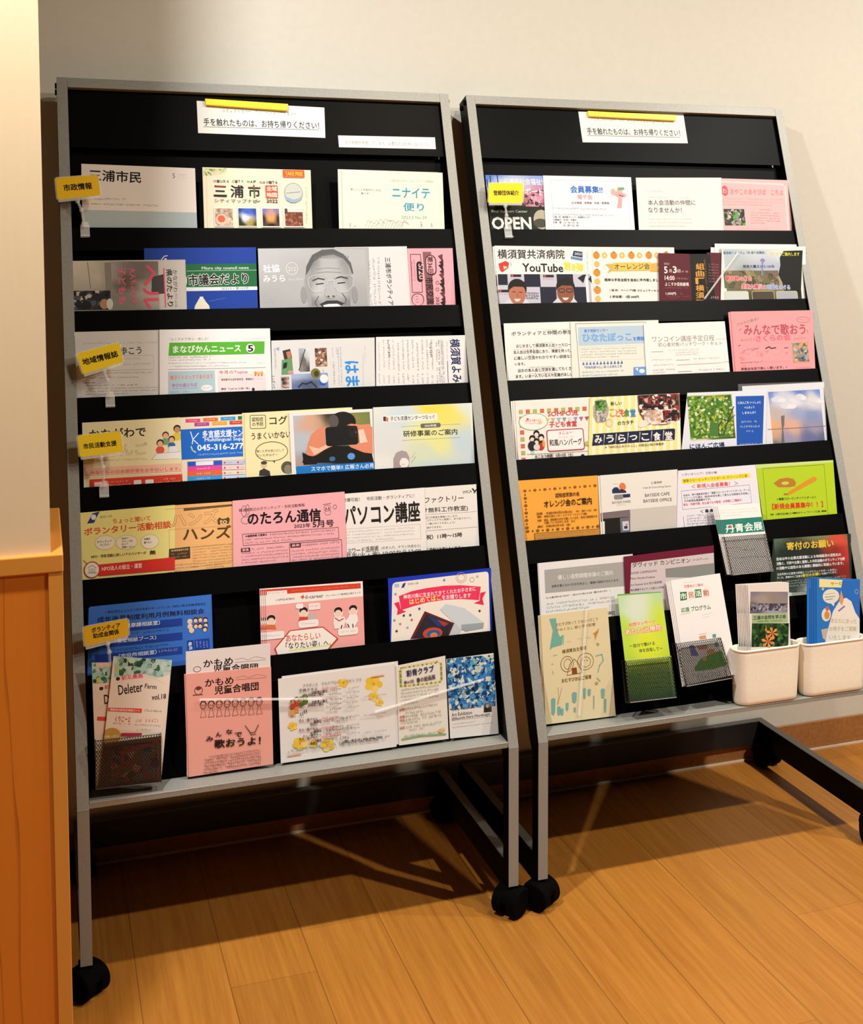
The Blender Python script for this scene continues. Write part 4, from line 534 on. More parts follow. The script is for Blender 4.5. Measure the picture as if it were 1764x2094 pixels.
('flyer','blue consultation flyer with dark blue boxes and little round faces,behind an amber tag','flyer',1,(0.02267,0.07994,0.51662),(0.99994,-0.0021,-0.0105),(0.01071,0.19585,0.98057),[(3.9,110.8),(206.5,114.6),(206.7,-38.0),(-1.3,-38.0)],'3a72cc',0.8,[('T','一般社団法人コスモス成年後見サポートセンター神奈川県支部横須賀地区',29.6,101.1,198.2,100.9,4.39,'14204a',0.2),('T','成年後見制度利用月例無料相談会',17.5,89.3,194.9,88.9,8.34,'10183a',0.5),('Q',[(13.0,78.7),(157.6,80.0),(157.7,66.9),(13.9,65.4)],'1c3f9e'),('Q',[(12.6,55.4),(156.9,56.1),(157.1,43.1),(13.5,42.2)],'1c3f9e'),('Q',[(12.3,32.2),(156.3,32.4),(156.5,19.4),(13.1,19.0)],'1c3f9e'),('T','（市民健康課相談室）',41.0,75.7,119.9,76.1,7.46,'cfe0f4',0.5),('G',69.2,69.6,152.1,69.6,3.95,'10204e'),('G',72.9,62.1,141.9,62.5,3.95,'0e1a40'),('T','（福祉相談ブース）',44.9,51.9,113.2,51.7,7.02,'cfe0f4',0.5),('G',66.5,45.0,140.4,46.5,3.51,'10204e'),('G',48.9,36.7,133.5,37.5,3.95,'0e1a40'),('T','（市役所相談室）',50.9,26.2,113.3,27.6,6.58,'cfe0f4',0.4),('G',116.6,28.2,150.0,28.1,4.83,'d0c8a0'),('G',16.5,27.8,28.3,27.8,3.95,'10204e'),('E',170.2,73.2,4.25,4.39,'e8dcb8'),('E',170.2,71.6,3.19,3.29,'efc8a8'),('E',180.0,75.3,4.25,4.39,'2a2420'),('E',179.9,73.7,3.19,3.29,'efc8a8'),('E',188.1,75.4,4.25,4.39,'6a4a30'),('E',188.1,73.9,3.19,3.29,'efc8a8'),('E',196.7,74.2,4.25,4.39,'3a2a24'),('E',196.7,72.6,3.19,3.29,'efc8a8'),('E',170.2,64.8,4.25,4.39,'e8dcb8'),('E',170.2,63.3,3.19,3.29,'efc8a8'),('E',197.2,65.6,4.25,4.39,'2a2420'),('E',197.1,64.0,3.19,3.29,'efc8a8'),('E',180.2,65.3,4.25,4.39,'6a4a30'),('E',180.1,63.7,3.19,3.29,'efc8a8'),('E',187.4,65.1,4.25,4.39,'3a2a24'),('E',187.4,63.5,3.19,3.29,'efc8a8'),('E',172.7,57.8,4.25,4.39,'e8dcb8'),('E',172.7,56.3,3.19,3.29,'efc8a8'),('E',195.4,58.5,4.25,4.39,'2a2420'),('E',195.3,56.9,3.19,3.29,'efc8a8'),('Q',[(164.9,41.2),(175.0,41.4),(175.7,25.6),(165.1,25.7)],'1c3a8a'),('T','毎月',169.3,38.6,170.5,26.1,5.95,'e8f0fa',0.6),('Q',[(177.3,41.6),(202.2,42.0),(202.8,24.7),(177.3,25.0)],'1c3f9e'),('G',180.8,39.0,181.4,28.2,2.97,'c8d8ee'),('G',186.7,38.5,187.3,27.6,2.97,'c8d8ee'),('G',192.5,37.9,193.1,27.0,2.97,'c8d8ee'),('G',198.0,37.4,198.6,26.5,2.97,'c8d8ee')],None,[(2,1.5,0.0015)],'thin blue edge of a second consultation flyer above the first'),
('brochure','pink career brochure with red top strip and cartoon people,middle of sixth pocket','brochure',1,(0.32387,0.07935,0.51368),(1.0,0.00058,0.00289),(-0.00295,0.19586,0.98063),[(2.6,118.5),(179.4,114.8),(175.7,-38.0),(-0.8,-38.0)],'f2a8a2',0.8,[('Q',[(2.6,118.5),(179.4,114.8),(179.2,88.0),(1.7,88.4)],'f4ece4'),('Q',[(3.1,116.7),(175.2,111.6),(175.4,102.3),(2.8,106.6)],'dc3a22'),('Q',[(4.9,113.0),(40.8,112.0),(41.0,104.9),(4.9,105.9)],'f4ece4'),('G',7.3,109.7,38.1,108.8,3.0,'c85a48'),('G',48.5,110.3,172.2,107.2,3.5,'e88a30'),('G',20.4,96.0,51.4,96.3,3.23,'5a4a44'),('G',20.8,96.3,55.5,95.9,3.5,'5a4a44'),('Q',[(63.9,97.7),(68.2,100.3),(72.2,96.9),(67.9,93.2)],'ee7a4a'),('Q',[(66.1,99.0),(70.4,101.1),(69.5,95.1)],'d84a3a'),('T','d-career',72.7,96.8,105.7,96.2,6.49,'8a827c',0.2),('T','ディーキャリア横須賀三浦オフィス',110.4,95.2,174.2,95.2,3.5,'7a6e68',0),('E',68.5,70.1,8.59,9.99,'f6e8e0'),('E',68.6,73.1,7.58,6.49,'241a18'),('E',68.4,68.6,6.07,5.99,'f2d0bc'),('Q',[(58.4,56.0),(61.4,63.3),(74.8,61.9),(77.0,54.1)],'d04a38'),('E',10.1,62.2,8.59,9.99,'f6e8e0'),('E',10.3,65.2,7.58,6.49,'241a18'),('E',10.1,60.7,6.07,5.99,'f2d0bc'),('Q',[(0.3,48.3),(3.2,55.5),(16.4,54.1),(18.6,46.3)],'e0703a'),('E',131.1,63.8,8.59,9.99,'f6e8e0'),('E',131.3,66.8,7.58,6.49,'241a18'),('E',131.0,62.3,6.07,5.99,'f2d0bc'),('Q',[(120.8,49.5),(123.8,56.9),(137.5,55.5),(139.7,47.6)],'f0e8e0'),('E',158.5,64.9,8.59,9.99,'f6e8e0'),('E',158.7,67.9,7.58,6.49,'241a18'),('E',158.4,63.3,6.07,5.99,'f2d0bc'),('Q',[(148.1,50.6),(151.2,57.9),(165.0,56.5),(167.2,48.6)],'f0e8e0'),('Q',[(120.9,47.2),(129.3,56.1),(141.2,55.9),(144.7,47.3),(138.7,35.2),(122.9,35.6)],'f4e8e2'),('Q',[(143.4,47.5),(153.3,57.9),(165.3,56.7),(166.5,45.1),(157.8,33.2),(145.5,37.0)],'f4eeea'),('L',[(125.3,54.4),(131.6,48.7),(139.7,51.7)],2.0,'c84a3a'),('Q',[(75.3,65.6),(90.9,65.1),(91.4,54.9),(75.7,55.0)],'c8b8b4'),('RR',55.0,86.4,68.9,77.4,3.54,'f6eee8'),('RR',77.8,84.6,99.2,72.9,2.02,'f6e4de'),('G',80.7,79.3,96.4,79.2,2.5,'8a7a78'),('RR',58.2,56.3,94.4,43.4,4.04,'f6ece6'),('G',63.5,50.2,89.0,49.5,2.5,'b88a84'),('RR',128.7,35.2,165.7,22.1,4.04,'f6ece6'),('G',134.2,29.1,160.2,28.3,2.5,'b88a84'),('RR',-3.6,42.2,32.1,29.4,4.04,'f6ece6'),('G',1.7,36.1,26.7,35.5,2.5,'b88a84'),('L',[(136.4,40.5),(134.8,35.1)],1.75,'2a2220'),('L',[(147.1,41.5),(149.4,36.6)],1.75,'2a2220'),('L',[(156.3,40.5),(156.8,34.8)],1.75,'2a2220'),('Q',[(13.3,12.9),(41.9,41.6),(101.7,42.1),(128.8,17.9),(102.7,-6.0),(19.6,-4.7)],'c0382c'),('Q',[(15.9,12.7),(42.9,40.0),(101.1,40.2),(125.6,18.3),(101.8,-4.4),(20.6,-4.8)],'f6eee4'),('T','あなたらしい',34.6,28.1,96.2,27.0,11.48,'d84a3a',0.2),('T','「なりたい姿」へ。',33.9,15.2,115.0,12.3,11.48,'3a3430',0.3),('L',[(39.4,6.6),(114.8,8.8)],2.0,'e4e87a'),('G',72.7,1.4,93.5,1.1,2.25,'8a7a74')],None,[(-3.2,0,0.0013),(-6.4,0,0.0024),(-9.6,0,0.0035)],'narrow red-topped edge of a spare copy left of the pink career brochure'),
('brochure','white baby-gift brochure with pink ribbon banner in a royal-blue border','brochure',1,(0.54745,0.07756,0.51544),(0.99993,-0.00239,-0.01198),(0.01222,0.19585,0.98056),[(1.0,114.8),(201.7,118.9),(196.2,-38.0),(-0.3,-38.0)],'1434b8',0.8,[('Q',[(8.5,100.0),(10.4,104.5),(15.7,106.7),(191.5,112.7),(195.4,110.8),(196.3,106.5),(193.5,0.4),(1.6,-0.7)],'f2e8dc'),('RR',12.5,103.8,21.5,97.4,1.08,'a8c0dc'),('Q',[(29.2,103.5),(34.8,104.4),(30.8,96.1),(25.3,95.5)],'2a3a9a'),('T','神奈川県',38.2,101.3,58.7,101.8,3.61,'6a6a72',0),('Q',[(10.3,69.2),(19.7,71.5),(22.9,57.3),(33.0,52.3),(14.8,47.6),(16.9,57.8)],'ea2a58'),('Q',[(177.8,74.6),(189.4,76.1),(181.5,63.7),(183.9,51.5),(163.6,56.4),(175.3,60.2)],'ea2a58'),('Q',[(20.2,81.4),(46.4,88.6),(74.3,91.6),(107.9,93.2),(141.7,91.5),(179.6,85.9),(174.2,61.4),(140.3,66.3),(106.5,67.5),(72.9,65.5),(45.0,60.6),(23.3,55.7)],'ee3460'),('T','神奈川県に生まれてきてくれたお子さまに',28.8,78.8,169.1,83.0,7.74,'fbeaea',0.4),('T','はじめてばこ',39.9,69.3,99.8,73.0,9.81,'f7e27a',0.6),('T','をお贈りします',102.6,72.5,159.1,71.6,8.26,'fbeaea',0.4),('O',141.9,105.3,10.28,9.29,0.77,'d8a8a4'),('O',141.9,105.3,7.03,6.19,0.77,'d8a8a4'),('O',162.7,100.0,4.33,4.13,0.77,'e0a0a0'),('Q',[(68.0,50.3),(123.8,23.7),(111.3,0.0),(38.0,2.6)],'6a2420'),('Q',[(70.5,44.9),(120.4,22.2),(108.6,0.8),(43.6,3.7)],'2a2430'),('Q',[(71.7,42.7),(115.3,21.9),(92.8,20.0)],'1c3a7a'),('E',81.1,9.3,18.94,10.32,'c8482c'),('E',82.4,7.9,12.99,7.23,'2a5a9a'),('E',83.1,5.2,7.57,5.16,'e07a4a'),('Q',[(90.7,33.2),(112.6,24.7),(103.9,19.0)],'a83a2c'),('Q',[(97.2,50.9),(108.9,59.9),(145.0,49.5),(181.8,19.4),(137.7,19.6),(136.7,10.8)],'ccd4da'),('Q',[(137.7,19.6),(181.8,19.4),(179.8,9.5),(145.5,6.8),(136.7,10.8)],'9aa4ac'),('Q',[(123.8,23.7),(136.7,10.8),(131.0,0.8),(111.3,0.5)],'c4c8cc'),('E',9.7,39.0,2.16,2.06,'8aa'),('E',20.3,31.6,2.16,2.06,'b99'),('E',42.5,36.9,2.16,2.06,'c66'),('E',58.0,55.6,2.16,2.06,'557'),('E',174.5,41.7,2.16,2.06,'333'),('E',27.8,46.0,2.16,2.06,'446'),('E',33.6,24.0,2.16,2.06,'9bc'),('E',12.9,19.4,2.16,2.06,'445'),('E',108.4,103.7,2.16,2.06,'69c'),('E',13.9,86.0,2.16,2.06,'9ac'),('E',173.8,105.5,2.16,2.06,'bbb'),('E',40.1,45.9,2.16,2.06,'558')],None,[],None),
('flyer','white choir flyer whose top shows above the pink one','flyer',1,(0.17874,0.04055,0.33659),(0.99996,-0.00089,-0.00928),(0.00932,0.09584,0.99535),[(1.9,209.3),(145.6,209.4),(145.8,0.0),(0.0,0.0)],'efe4e0',0.8,[('T','かもめ',31.2,185.5,80.8,185.9,12.12,'1c1616',0.5),('T','児童合唱団',47.6,175.7,123.4,170.9,12.57,'1c1616',0.6),('L',[(84.6,182.3),(136.8,181.9)],0.67,'8a807c'),('L',[(84.7,187.3),(97.3,188.7),(106.4,184.6),(120.3,188.9),(136.8,184.2)],0.67,'9a908c'),('O',20.3,177.6,6.16,4.49,0.9,'5a504c')],None,[],None),
('flyer','pink choir flyer with children drawing,standing on the left rack tray','flyer',1,(0.18245,0.03826,0.33466),(0.99991,0.0013,0.01347),(-0.01353,0.09584,0.99531),[(1.1,173.3),(146.3,167.8),(143.2,0.0),(0.0,0.0)],'f3ab9c',0.8,[('T','かもめ',32.9,154.4,80.7,153.3,12.59,'1c1414',0.5),('T','児童合唱団',48.4,139.8,123.1,137.9,13.94,'1c1414',0.7),('L',[(84.8,153.3),(137.4,150.5)],0.67,'9a6a60'),('L',[(84.9,156.7),(97.5,158.4),(107.6,154.4),(121.6,157.6),(137.5,153.2)],0.67,'a87a70'),('O',21.3,143.5,6.59,6.75,1.12,'7a4a40'),('L',[(12.1,136.8),(27.7,135.8)],1.8,'7a4a40'),('E',21.4,146.9,4.39,2.7,'6a4038'),('O',28.0,117.4,4.83,5.85,0.9,'6a4640'),('L',[(23.2,119.5),(26.1,124.5),(31.0,124.3),(33.4,118.1)],2.02,'5a3c36'),('L',[(26.4,110.9),(22.7,96.9),(32.6,97.3),(29.5,110.4)],0.67,'8a625a'),('E',26.2,117.2,0.66,0.9,'3a2420'),('E',29.8,116.8,0.66,0.9,'3a2420'),('O',41.4,116.5,4.83,5.85,0.9,'6a4640'),('L',[(36.6,118.5),(39.5,123.6),(44.4,123.4),(46.9,117.1)],2.02,'5a3c36'),('L',[(39.8,109.9),(36.1,95.9),(46.0,96.4),(43.0,109.5)],0.67,'8a625a'),('E',39.6,116.3,0.66,0.9,'3a2420'),('E',43.2,115.8,0.66,0.9,'3a2420'),('O',54.9,115.6,4.83,5.85,0.9,'6a4640'),('L',[(50.0,117.6),(52.9,122.6),(57.9,122.4),(60.3,116.2)],2.02,'5a3c36'),('L',[(53.3,109.0),(49.6,94.9),(59.5,95.4),(56.4,108.5)],0.67,'8a625a'),('E',53.1,115.3,0.66,0.9,'3a2420'),('E',56.7,114.9,0.66,0.9,'3a2420'),('O',68.4,114.6,4.83,5.85,0.9,'6a4640'),('L',[(63.5,116.6),(66.4,121.7),(71.4,121.5),(73.9,115.2)],2.02,'5a3c36'),('L',[(66.8,108.0),(63.1,93.9),(73.0,94.4),(69.9,107.6)],0.67,'8a625a'),('E',66.6,114.4,0.66,0.9,'3a2420'),('E',70.2,113.9,0.66,0.9,'3a2420'),('O',82.0,113.6,4.83,5.85,0.9,'6a4640'),('L',[(77.1,115.7),(80.0,120.8),(85.0,120.5),(87.5,114.3)],2.02,'5a3c36'),('L',[(80.4,107.0),(76.6,92.9),(86.6,93.4),(83.5,106.6)],0.67,'8a625a'),('E',80.2,113.4,0.66,0.9,'3a2420'),('E',83.8,112.9,0.66,0.9,'3a2420'),('O',95.6,112.7,4.83,5.85,0.9,'6a4640'),('L',[(90.7,114.7),(93.6,119.8),(98.7,119.6),(101.1,113.3)],2.02,'5a3c36'),('L',[(94.0,106.0),(90.2,91.9),(100.3,92.4),(97.2,105.6)],0.67,'8a625a'),('E',93.8,112.5,0.66,0.9,'3a2420'),('E',97.4,112.0,0.66,0.9,'3a2420'),('O',109.3,111.7,4.83,5.85,0.9,'6a4640'),('L',[(104.4,113.8),(107.3,118.9),(112.4,118.6),(114.9,112.3)],2.02,'5a3c36'),('L',[(107.7,105.1),(103.9,90.9),(114.0,91.3),(110.9,104.6)],0.67,'8a625a'),('E',107.5,111.5,0.66,0.9,'3a2420'),('E',111.1,111.0,0.66,0.9,'3a2420'),('O',123.1,110.7,4.83,5.85,0.9,'6a4640'),('L',[(118.1,112.8),(121.1,117.9),(126.1,117.7),(128.6,111.4)],2.02,'5a3c36'),('L',[(121.4,104.1),(117.6,89.9),(127.8,90.3),(124.6,103.6)],0.67,'8a625a'),('E',121.2,110.5,0.66,0.9,'3a2420'),('E',124.9,110.0,0.66,0.9,'3a2420'),('L',[(97.4,73.3),(106.0,59.9),(114.1,59.9),(120.3,71.6)],1.12,'4a3430'),('L',[(103.9,63.7),(107.0,56.4),(115.1,56.3)],1.12,'4a3430'),('T','み',30.9,59.6,42.5,59.4,7.65,'1c1414',0.6),('T','ん',47.2,65.1,56.7,64.9,7.65,'1c1414',0.6),('T','な',64.9,67.1,75.5,66.7,7.65,'1c1414',0.6),('T','で',79.1,60.0,91.2,59.4,7.65,'1c1414',0.6),('T','歌おうよ！',44.4,49.6,122.6,44.5,12.59,'1c1414',0.6),('G',36.8,28.1,123.1,27.4,3.37,'4a302c'),('G',27.7,24.1,122.8,21.9,3.37,'4a302c'),('G',27.4,18.7,122.6,16.5,3.37,'4a302c'),('G',27.2,13.3,122.4,11.0,3.37,'4a302c'),('G',27.0,7.9,122.2,5.5,3.37,'4a302c'),('G',26.8,2.6,49.2,1.8,3.37,'4a302c')],None,[(-2.5,0.6,0.0012)],'pale pink edge of another choir flyer at the left of the front one'),
('flyer','white hula class timetable flyer splashed with yellow flowers,on the left rack tray','flyer',1,(0.33919,0.0404,0.33499),(1.0,0.0003,0.00311),(-0.00313,0.09585,0.99539),[(-0.4,146.5),(210.1,148.6),(208.9,0.0),(0.0,0.0)],'efe9e4',0.8,[('E',174.3,124.0,7.51,6.29,'f4d04a'),('E',179.6,114.7,7.51,6.29,'f2c83a'),('E',171.9,108.2,7.51,6.29,'f6dc7a'),('E',161.8,113.5,7.51,6.29,'f4d04a'),('E',163.3,123.3,7.51,6.29,'f2c83a'),('E',170.2,116.7,2.7,2.7,'e8a03a'),('E',110.5,122.9,4.51,3.78,'f4d04a'),('E',110.5,128.9,4.51,3.78,'f2c83a'),('E',116.8,130.1,4.51,3.78,'f6dc7a'),('E',120.7,125.0,4.51,3.78,'f4d04a'),('E',116.8,120.5,4.51,3.78,'f2c83a'),('E',115.1,125.5,1.62,1.62,'e8a03a'),('E',171.8,98.6,4.26,3.57,'f4d04a'),('E',174.8,93.3,4.26,3.57,'f2c83a'),('E',170.4,89.7,4.26,3.57,'f6dc7a'),('E',164.6,92.7,4.26,3.57,'f4d04a'),('E',165.5,98.2,4.26,3.57,'f2c83a'),('E',169.4,94.5,1.53,1.53,'e8a03a'),('E',181.4,79.1,3.51,2.94,'f4d04a'),('E',176.3,80.7,3.51,2.94,'f2c83a'),('E',175.9,85.4,3.51,2.94,'f6dc7a'),('E',180.7,86.7,3.51,2.94,'f4d04a'),('E',184.1,82.8,3.51,2.94,'f2c83a'),('E',179.7,82.9,1.26,1.26,'e8a03a'),('E',21.1,65.7,4.01,3.36,'f4d04a'),('E',26.6,63.7,4.01,3.36,'f2c83a'),('E',26.7,58.5,4.01,3.36,'f6dc7a'),('E',21.4,57.3,4.01,3.36,'f4d04a'),('E',17.9,61.8,4.01,3.36,'f2c83a'),('E',22.7,61.4,1.44,1.44,'e8a03a'),('E',30.2,35.6,6.01,5.04,'f4d04a'),('E',38.8,34.5,6.01,5.04,'f2c83a'),('E',41.4,26.8,6.01,5.04,'f6dc7a'),('E',34.3,23.1,6.01,5.04,'f4d04a'),('E',27.4,28.5,6.01,5.04,'f2c83a'),('E',34.4,29.7,2.16,2.16,'e8a03a'),('E',88.7,24.0,6.01,5.04,'f4d04a'),('E',89.2,16.2,6.01,5.04,'f2c83a'),('E',81.0,14.3,6.01,5.04,'f6dc7a'),('E',75.5,21.0,6.01,5.04,'f4d04a'),('E',80.3,27.0,6.01,5.04,'f2c83a'),('E',82.9,20.5,2.16,2.16,'e8a03a'),('E',61.9,26.7,3.76,3.15,'f4d04a'),('E',59.4,22.6,3.76,3.15,'f2c83a'),('E',54.1,24.0,3.76,3.15,'f6dc7a'),('E',53.3,28.9,3.76,3.15,'f4d04a'),('E',58.1,30.6,3.76,3.15,'f2c83a'),('E',57.4,26.6,1.35,1.35,'e8a03a'),('L',[(166.6,130.0),(189.3,130.6)],2.0,'f0a878'),('L',[(12.2,10.8),(35.1,11.5)],2.0,'f0a878'),('T','フラダンス\u3000マカナアロハ\u3000ハウオリ フラ',42.8,129.7,148.0,127.9,6.0,'7a746e',0),('T','子供クラス',35.4,122.1,68.2,121.1,5.5,'5a4a48',0.2),('T','月4回 3,000円',75.9,121.1,104.4,120.2,5.0,'e88a8a',0),('L',[(35.2,118.1),(104.3,116.1)],0.5,'d87a7a'),('T','大人・昼クラス',33.7,70.0,66.5,68.7,5.5,'5a4a48',0.2),('T','月4回 3,000円',74.2,68.7,102.7,67.5,5.0,'e88a8a',0),('L',[(33.6,66.0),(102.6,63.5)],0.5,'d87a7a'),('T','大人・昼クラス',33.2,53.5,65.9,52.1,5.5,'5a4a48',0.2),('T','月4回 3,000円',73.7,52.1,102.1,50.8,5.0,'e88a8a',0),('L',[(33.0,49.5),(102.0,46.8)],0.5,'d87a7a'),('T','大人・夜クラス',32.7,38.0,65.4,36.5,5.5,'5a4a48',0.2),('T','月4回 3,000円',73.1,36.5,101.6,35.2,5.0,'e88a8a',0),('L',[(32.5,34.0),(101.5,31.1)],0.5,'d87a7a'),('T','◎毎週土曜日',51.4,112.5,78.7,111.7,5.5,'4a3a3a',0.3),('T','◎毎週土曜日',50.9,95.5,78.1,94.5,5.5,'4a3a3a',0.3),('G',83.4,113.1,107.3,112.2,3.75,'8a847c'),('G',114.1,111.9,138.2,111.9,3.0,'aaa49c'),('G',83.2,105.0,107.0,104.1,3.75,'8a847c'),('G',113.8,103.7,138.0,103.8,3.0,'aaa49c'),('G',82.9,96.5,106.8,95.5,3.75,'8a847c'),('G',113.5,95.1,137.7,95.1,3.0,'aaa49c'),('G',145.5,93.6,188.0,93.4,2.5,'b4aea6'),('G',82.6,87.9,106.5,86.9,3.75,'8a847c'),('G',113.2,86.5,137.4,86.5,3.0,'aaa49c'),('G',82.3,79.3,106.2,78.3,3.75,'8a847c'),('G',113.0,77.9,137.1,77.8,3.0,'aaa49c'),('G',81.8,63.7,105.7,62.6,3.75,'8a847c'),('G',112.4,62.2,136.5,62.1,3.0,'aaa49c'),('G',144.4,60.5,186.9,60.1,2.5,'b4aea6'),('G',81.3,48.8,105.2,47.6,3.75,'8a847c'),('G',111.9,47.2,136.0,47.1,3.0,'aaa49c'),('G',81.1,43.0,105.0,41.8,3.75,'8a847c'),('G',111.7,41.4,135.8,41.2,3.0,'aaa49c'),('G',80.8,33.7,104.6,32.5,3.75,'8a847c'),('G',111.4,32.1,135.5,31.9,3.0,'aaa49c'),('G',143.4,30.3,185.8,29.7,2.5,'b4aea6'),('T','毎週日',53.4,61.4,66.2,61.2,5.5,'4a4440',0.3),('G',71.4,61.0,90.8,60.5,4.5,'6a645e'),('G',99.9,60.8,120.7,60.1,4.5,'5a544e'),('T','毎週日',52.8,44.8,65.7,44.6,5.5,'4a4440',0.3),('G',70.8,44.4,90.2,43.8,4.5,'6a645e'),('G',99.3,44.1,120.2,43.3,4.5,'5a544e'),('T','毎週日',52.3,27.8,65.1,27.5,5.5,'4a4440',0.3),('G',70.3,27.3,89.6,26.7,4.5,'6a645e'),('G',98.7,26.9,119.6,26.1,4.5,'5a544e'),('T','♪問い合わせ♪ 090-4946-3960',105.0,19.5,176.1,18.4,5.5,'4a4440',0.3),('G',180.1,18.4,190.8,18.5,3.5,'6a645e'),('G',12.4,17.7,101.0,18.0,4.5,'3a8a8a'),('E',23.3,96.5,4.88,4.5,'d84a3a'),('E',23.6,104.5,4.21,4.12,'3a201a'),('E',23.6,103.4,3.19,3.37,'d8986a'),('E',39.2,98.2,4.88,4.5,'5a7a3a'),('E',39.5,106.3,4.21,4.12,'2a1a14'),('E',39.4,105.2,3.19,3.37,'c88a5a'),('E',38.5,109.1,4.51,2.5,'6a8a4a'),('Q',[(17.3,89.7),(26.2,91.1),(27.2,80.9),(18.3,80.8)],'e8a058'),('L',[(36.7,83.4),(37.0,78.4)],1.25,'3a2a24'),('L',[(40.3,83.7),(40.6,78.7)],1.25,'3a2a24')],None,[(7,3.2,0.0013)],'white edge of a second sheet behind the hula timetable flyer'),
('flyer','white painting-club flyer with a yellow leafy border,curling,on the left rack tray','flyer',1,(0.55298,0.04059,0.33704),(0.99997,-0.00068,-0.00704),(0.00707,0.09584,0.99537),[(-2.4,142.7),(91.3,151.1),(93.9,0.0),(0.0,0.0)],'efe8dc',0.8,[('L',[(5.9,104.9),(4.4,132.2),(10.7,138.0),(75.0,142.3),(82.7,138.1),(83.0,108.0),(71.3,103.5),(5.9,104.9)],3.61,'e8d88a'),('E',6.7,137.6,2.14,1.55,'8aa84a'),('E',14.8,138.0,2.14,1.55,'d8b83a'),('E',22.9,138.3,2.14,1.55,'6a9a5a'),('E',31.1,138.6,2.14,1.55,'8aa84a'),('E',39.3,139.0,2.14,1.55,'d8b83a'),('E',47.5,139.3,2.14,1.55,'6a9a5a'),('E',55.7,139.7,2.14,1.55,'8aa84a'),('E',64.0,140.0,2.14,1.55,'d8b83a'),('E',72.2,140.3,2.14,1.55,'6a9a5a'),('E',82.6,136.8,2.14,1.55,'8aa84a'),('E',82.7,133.6,2.14,1.55,'d8b83a'),('E',82.7,130.4,2.14,1.55,'6a9a5a'),('E',82.7,127.2,2.14,1.55,'8aa84a'),('E',82.8,124.0,2.14,1.55,'d8b83a'),('E',82.8,120.8,2.14,1.55,'6a9a5a'),('E',82.9,117.6,2.14,1.55,'8aa84a'),('E',82.9,114.4,2.14,1.55,'d8b83a'),('E',82.9,111.2,2.14,1.55,'6a9a5a'),('E',79.6,105.2,2.14,1.55,'8aa84a'),('E',71.3,105.3,2.14,1.55,'d8b83a'),('E',63.1,105.3,2.14,1.55,'6a9a5a'),('E',54.8,105.4,2.14,1.55,'8aa84a'),('E',46.6,105.4,2.14,1.55,'d8b83a'),('E',38.4,105.4,2.14,1.55,'6a9a5a'),('E',30.3,105.5,2.14,1.55,'8aa84a'),('E',22.1,105.5,2.14,1.55,'d8b83a'),('E',14.0,105.6,2.14,1.55,'6a9a5a'),('E',5.9,106.1,2.14,1.55,'8aa84a'),('E',5.9,109.5,2.14,1.55,'d8b83a'),('E',5.8,112.8,2.14,1.55,'6a9a5a'),('E',5.8,116.1,2.14,1.55,'8aa84a'),('E',5.7,119.4,2.14,1.55,'d8b83a'),('E',5.7,122.7,2.14,1.55,'6a9a5a'),('E',5.7,126.0,2.14,1.55,'8aa84a'),('E',5.6,129.3,2.14,1.55,'d8b83a'),('E',5.6,132.6,2.14,1.55,'6a9a5a'),('T','彩青クラブ',16.7,126.7,68.7,131.0,11.87,'1c2a5a',0.6),('T','第41回',11.4,111.2,29.9,112.3,6.19,'6a4a30',0.2),('T','春の絵画展',35.4,112.7,71.0,115.6,8.77,'4a3420',0.3),('G',5.7,98.9,79.4,99.5,3.35,'4a443c'),('G',5.6,92.7,79.3,93.2,3.35,'4a443c'),('G',5.4,86.6,79.1,87.0,3.35,'4a443c'),('G',5.2,80.4,78.9,80.7,3.35,'4a443c'),('G',5.1,74.2,37.8,74.3,3.35,'4a443c'),('T','日時',2.7,63.6,11.6,64.1,4.64,'d84a3a',0.4),('G',13.5,63.4,75.8,65.9,4.13,'3a342c'),('T','会場',2.3,50.8,11.3,51.2,4.64,'d84a3a',0.4),('G',13.1,50.5,82.3,52.1,4.13,'3a342c'),('T','作品',2.2,44.6,11.1,45.1,4.64,'d84a3a',0.4),('G',13.0,44.3,82.2,45.9,4.13,'3a342c'),('T','出品者',1.9,31.2,10.8,31.7,4.64,'d84a3a',0.4),('G',12.6,30.9,81.8,32.3,4.13,'3a342c'),('G',12.8,57.3,45.2,57.0,3.87,'3a342c'),('G',4.2,39.2,36.1,39.4,3.35,'3a342c'),('G',18.8,26.0,48.5,26.1,3.35,'3a342c'),('L',[(4.9,10.7),(38.8,12.7),(88.1,10.1)],2.06,'7ab05a'),('G',9.0,15.4,71.7,15.3,3.87,'3a4a2c'),('E',78.6,17.1,4.82,3.61,'f0b87a'),('E',83.4,19.6,3.21,2.58,'f2c88a')],None,[],None),
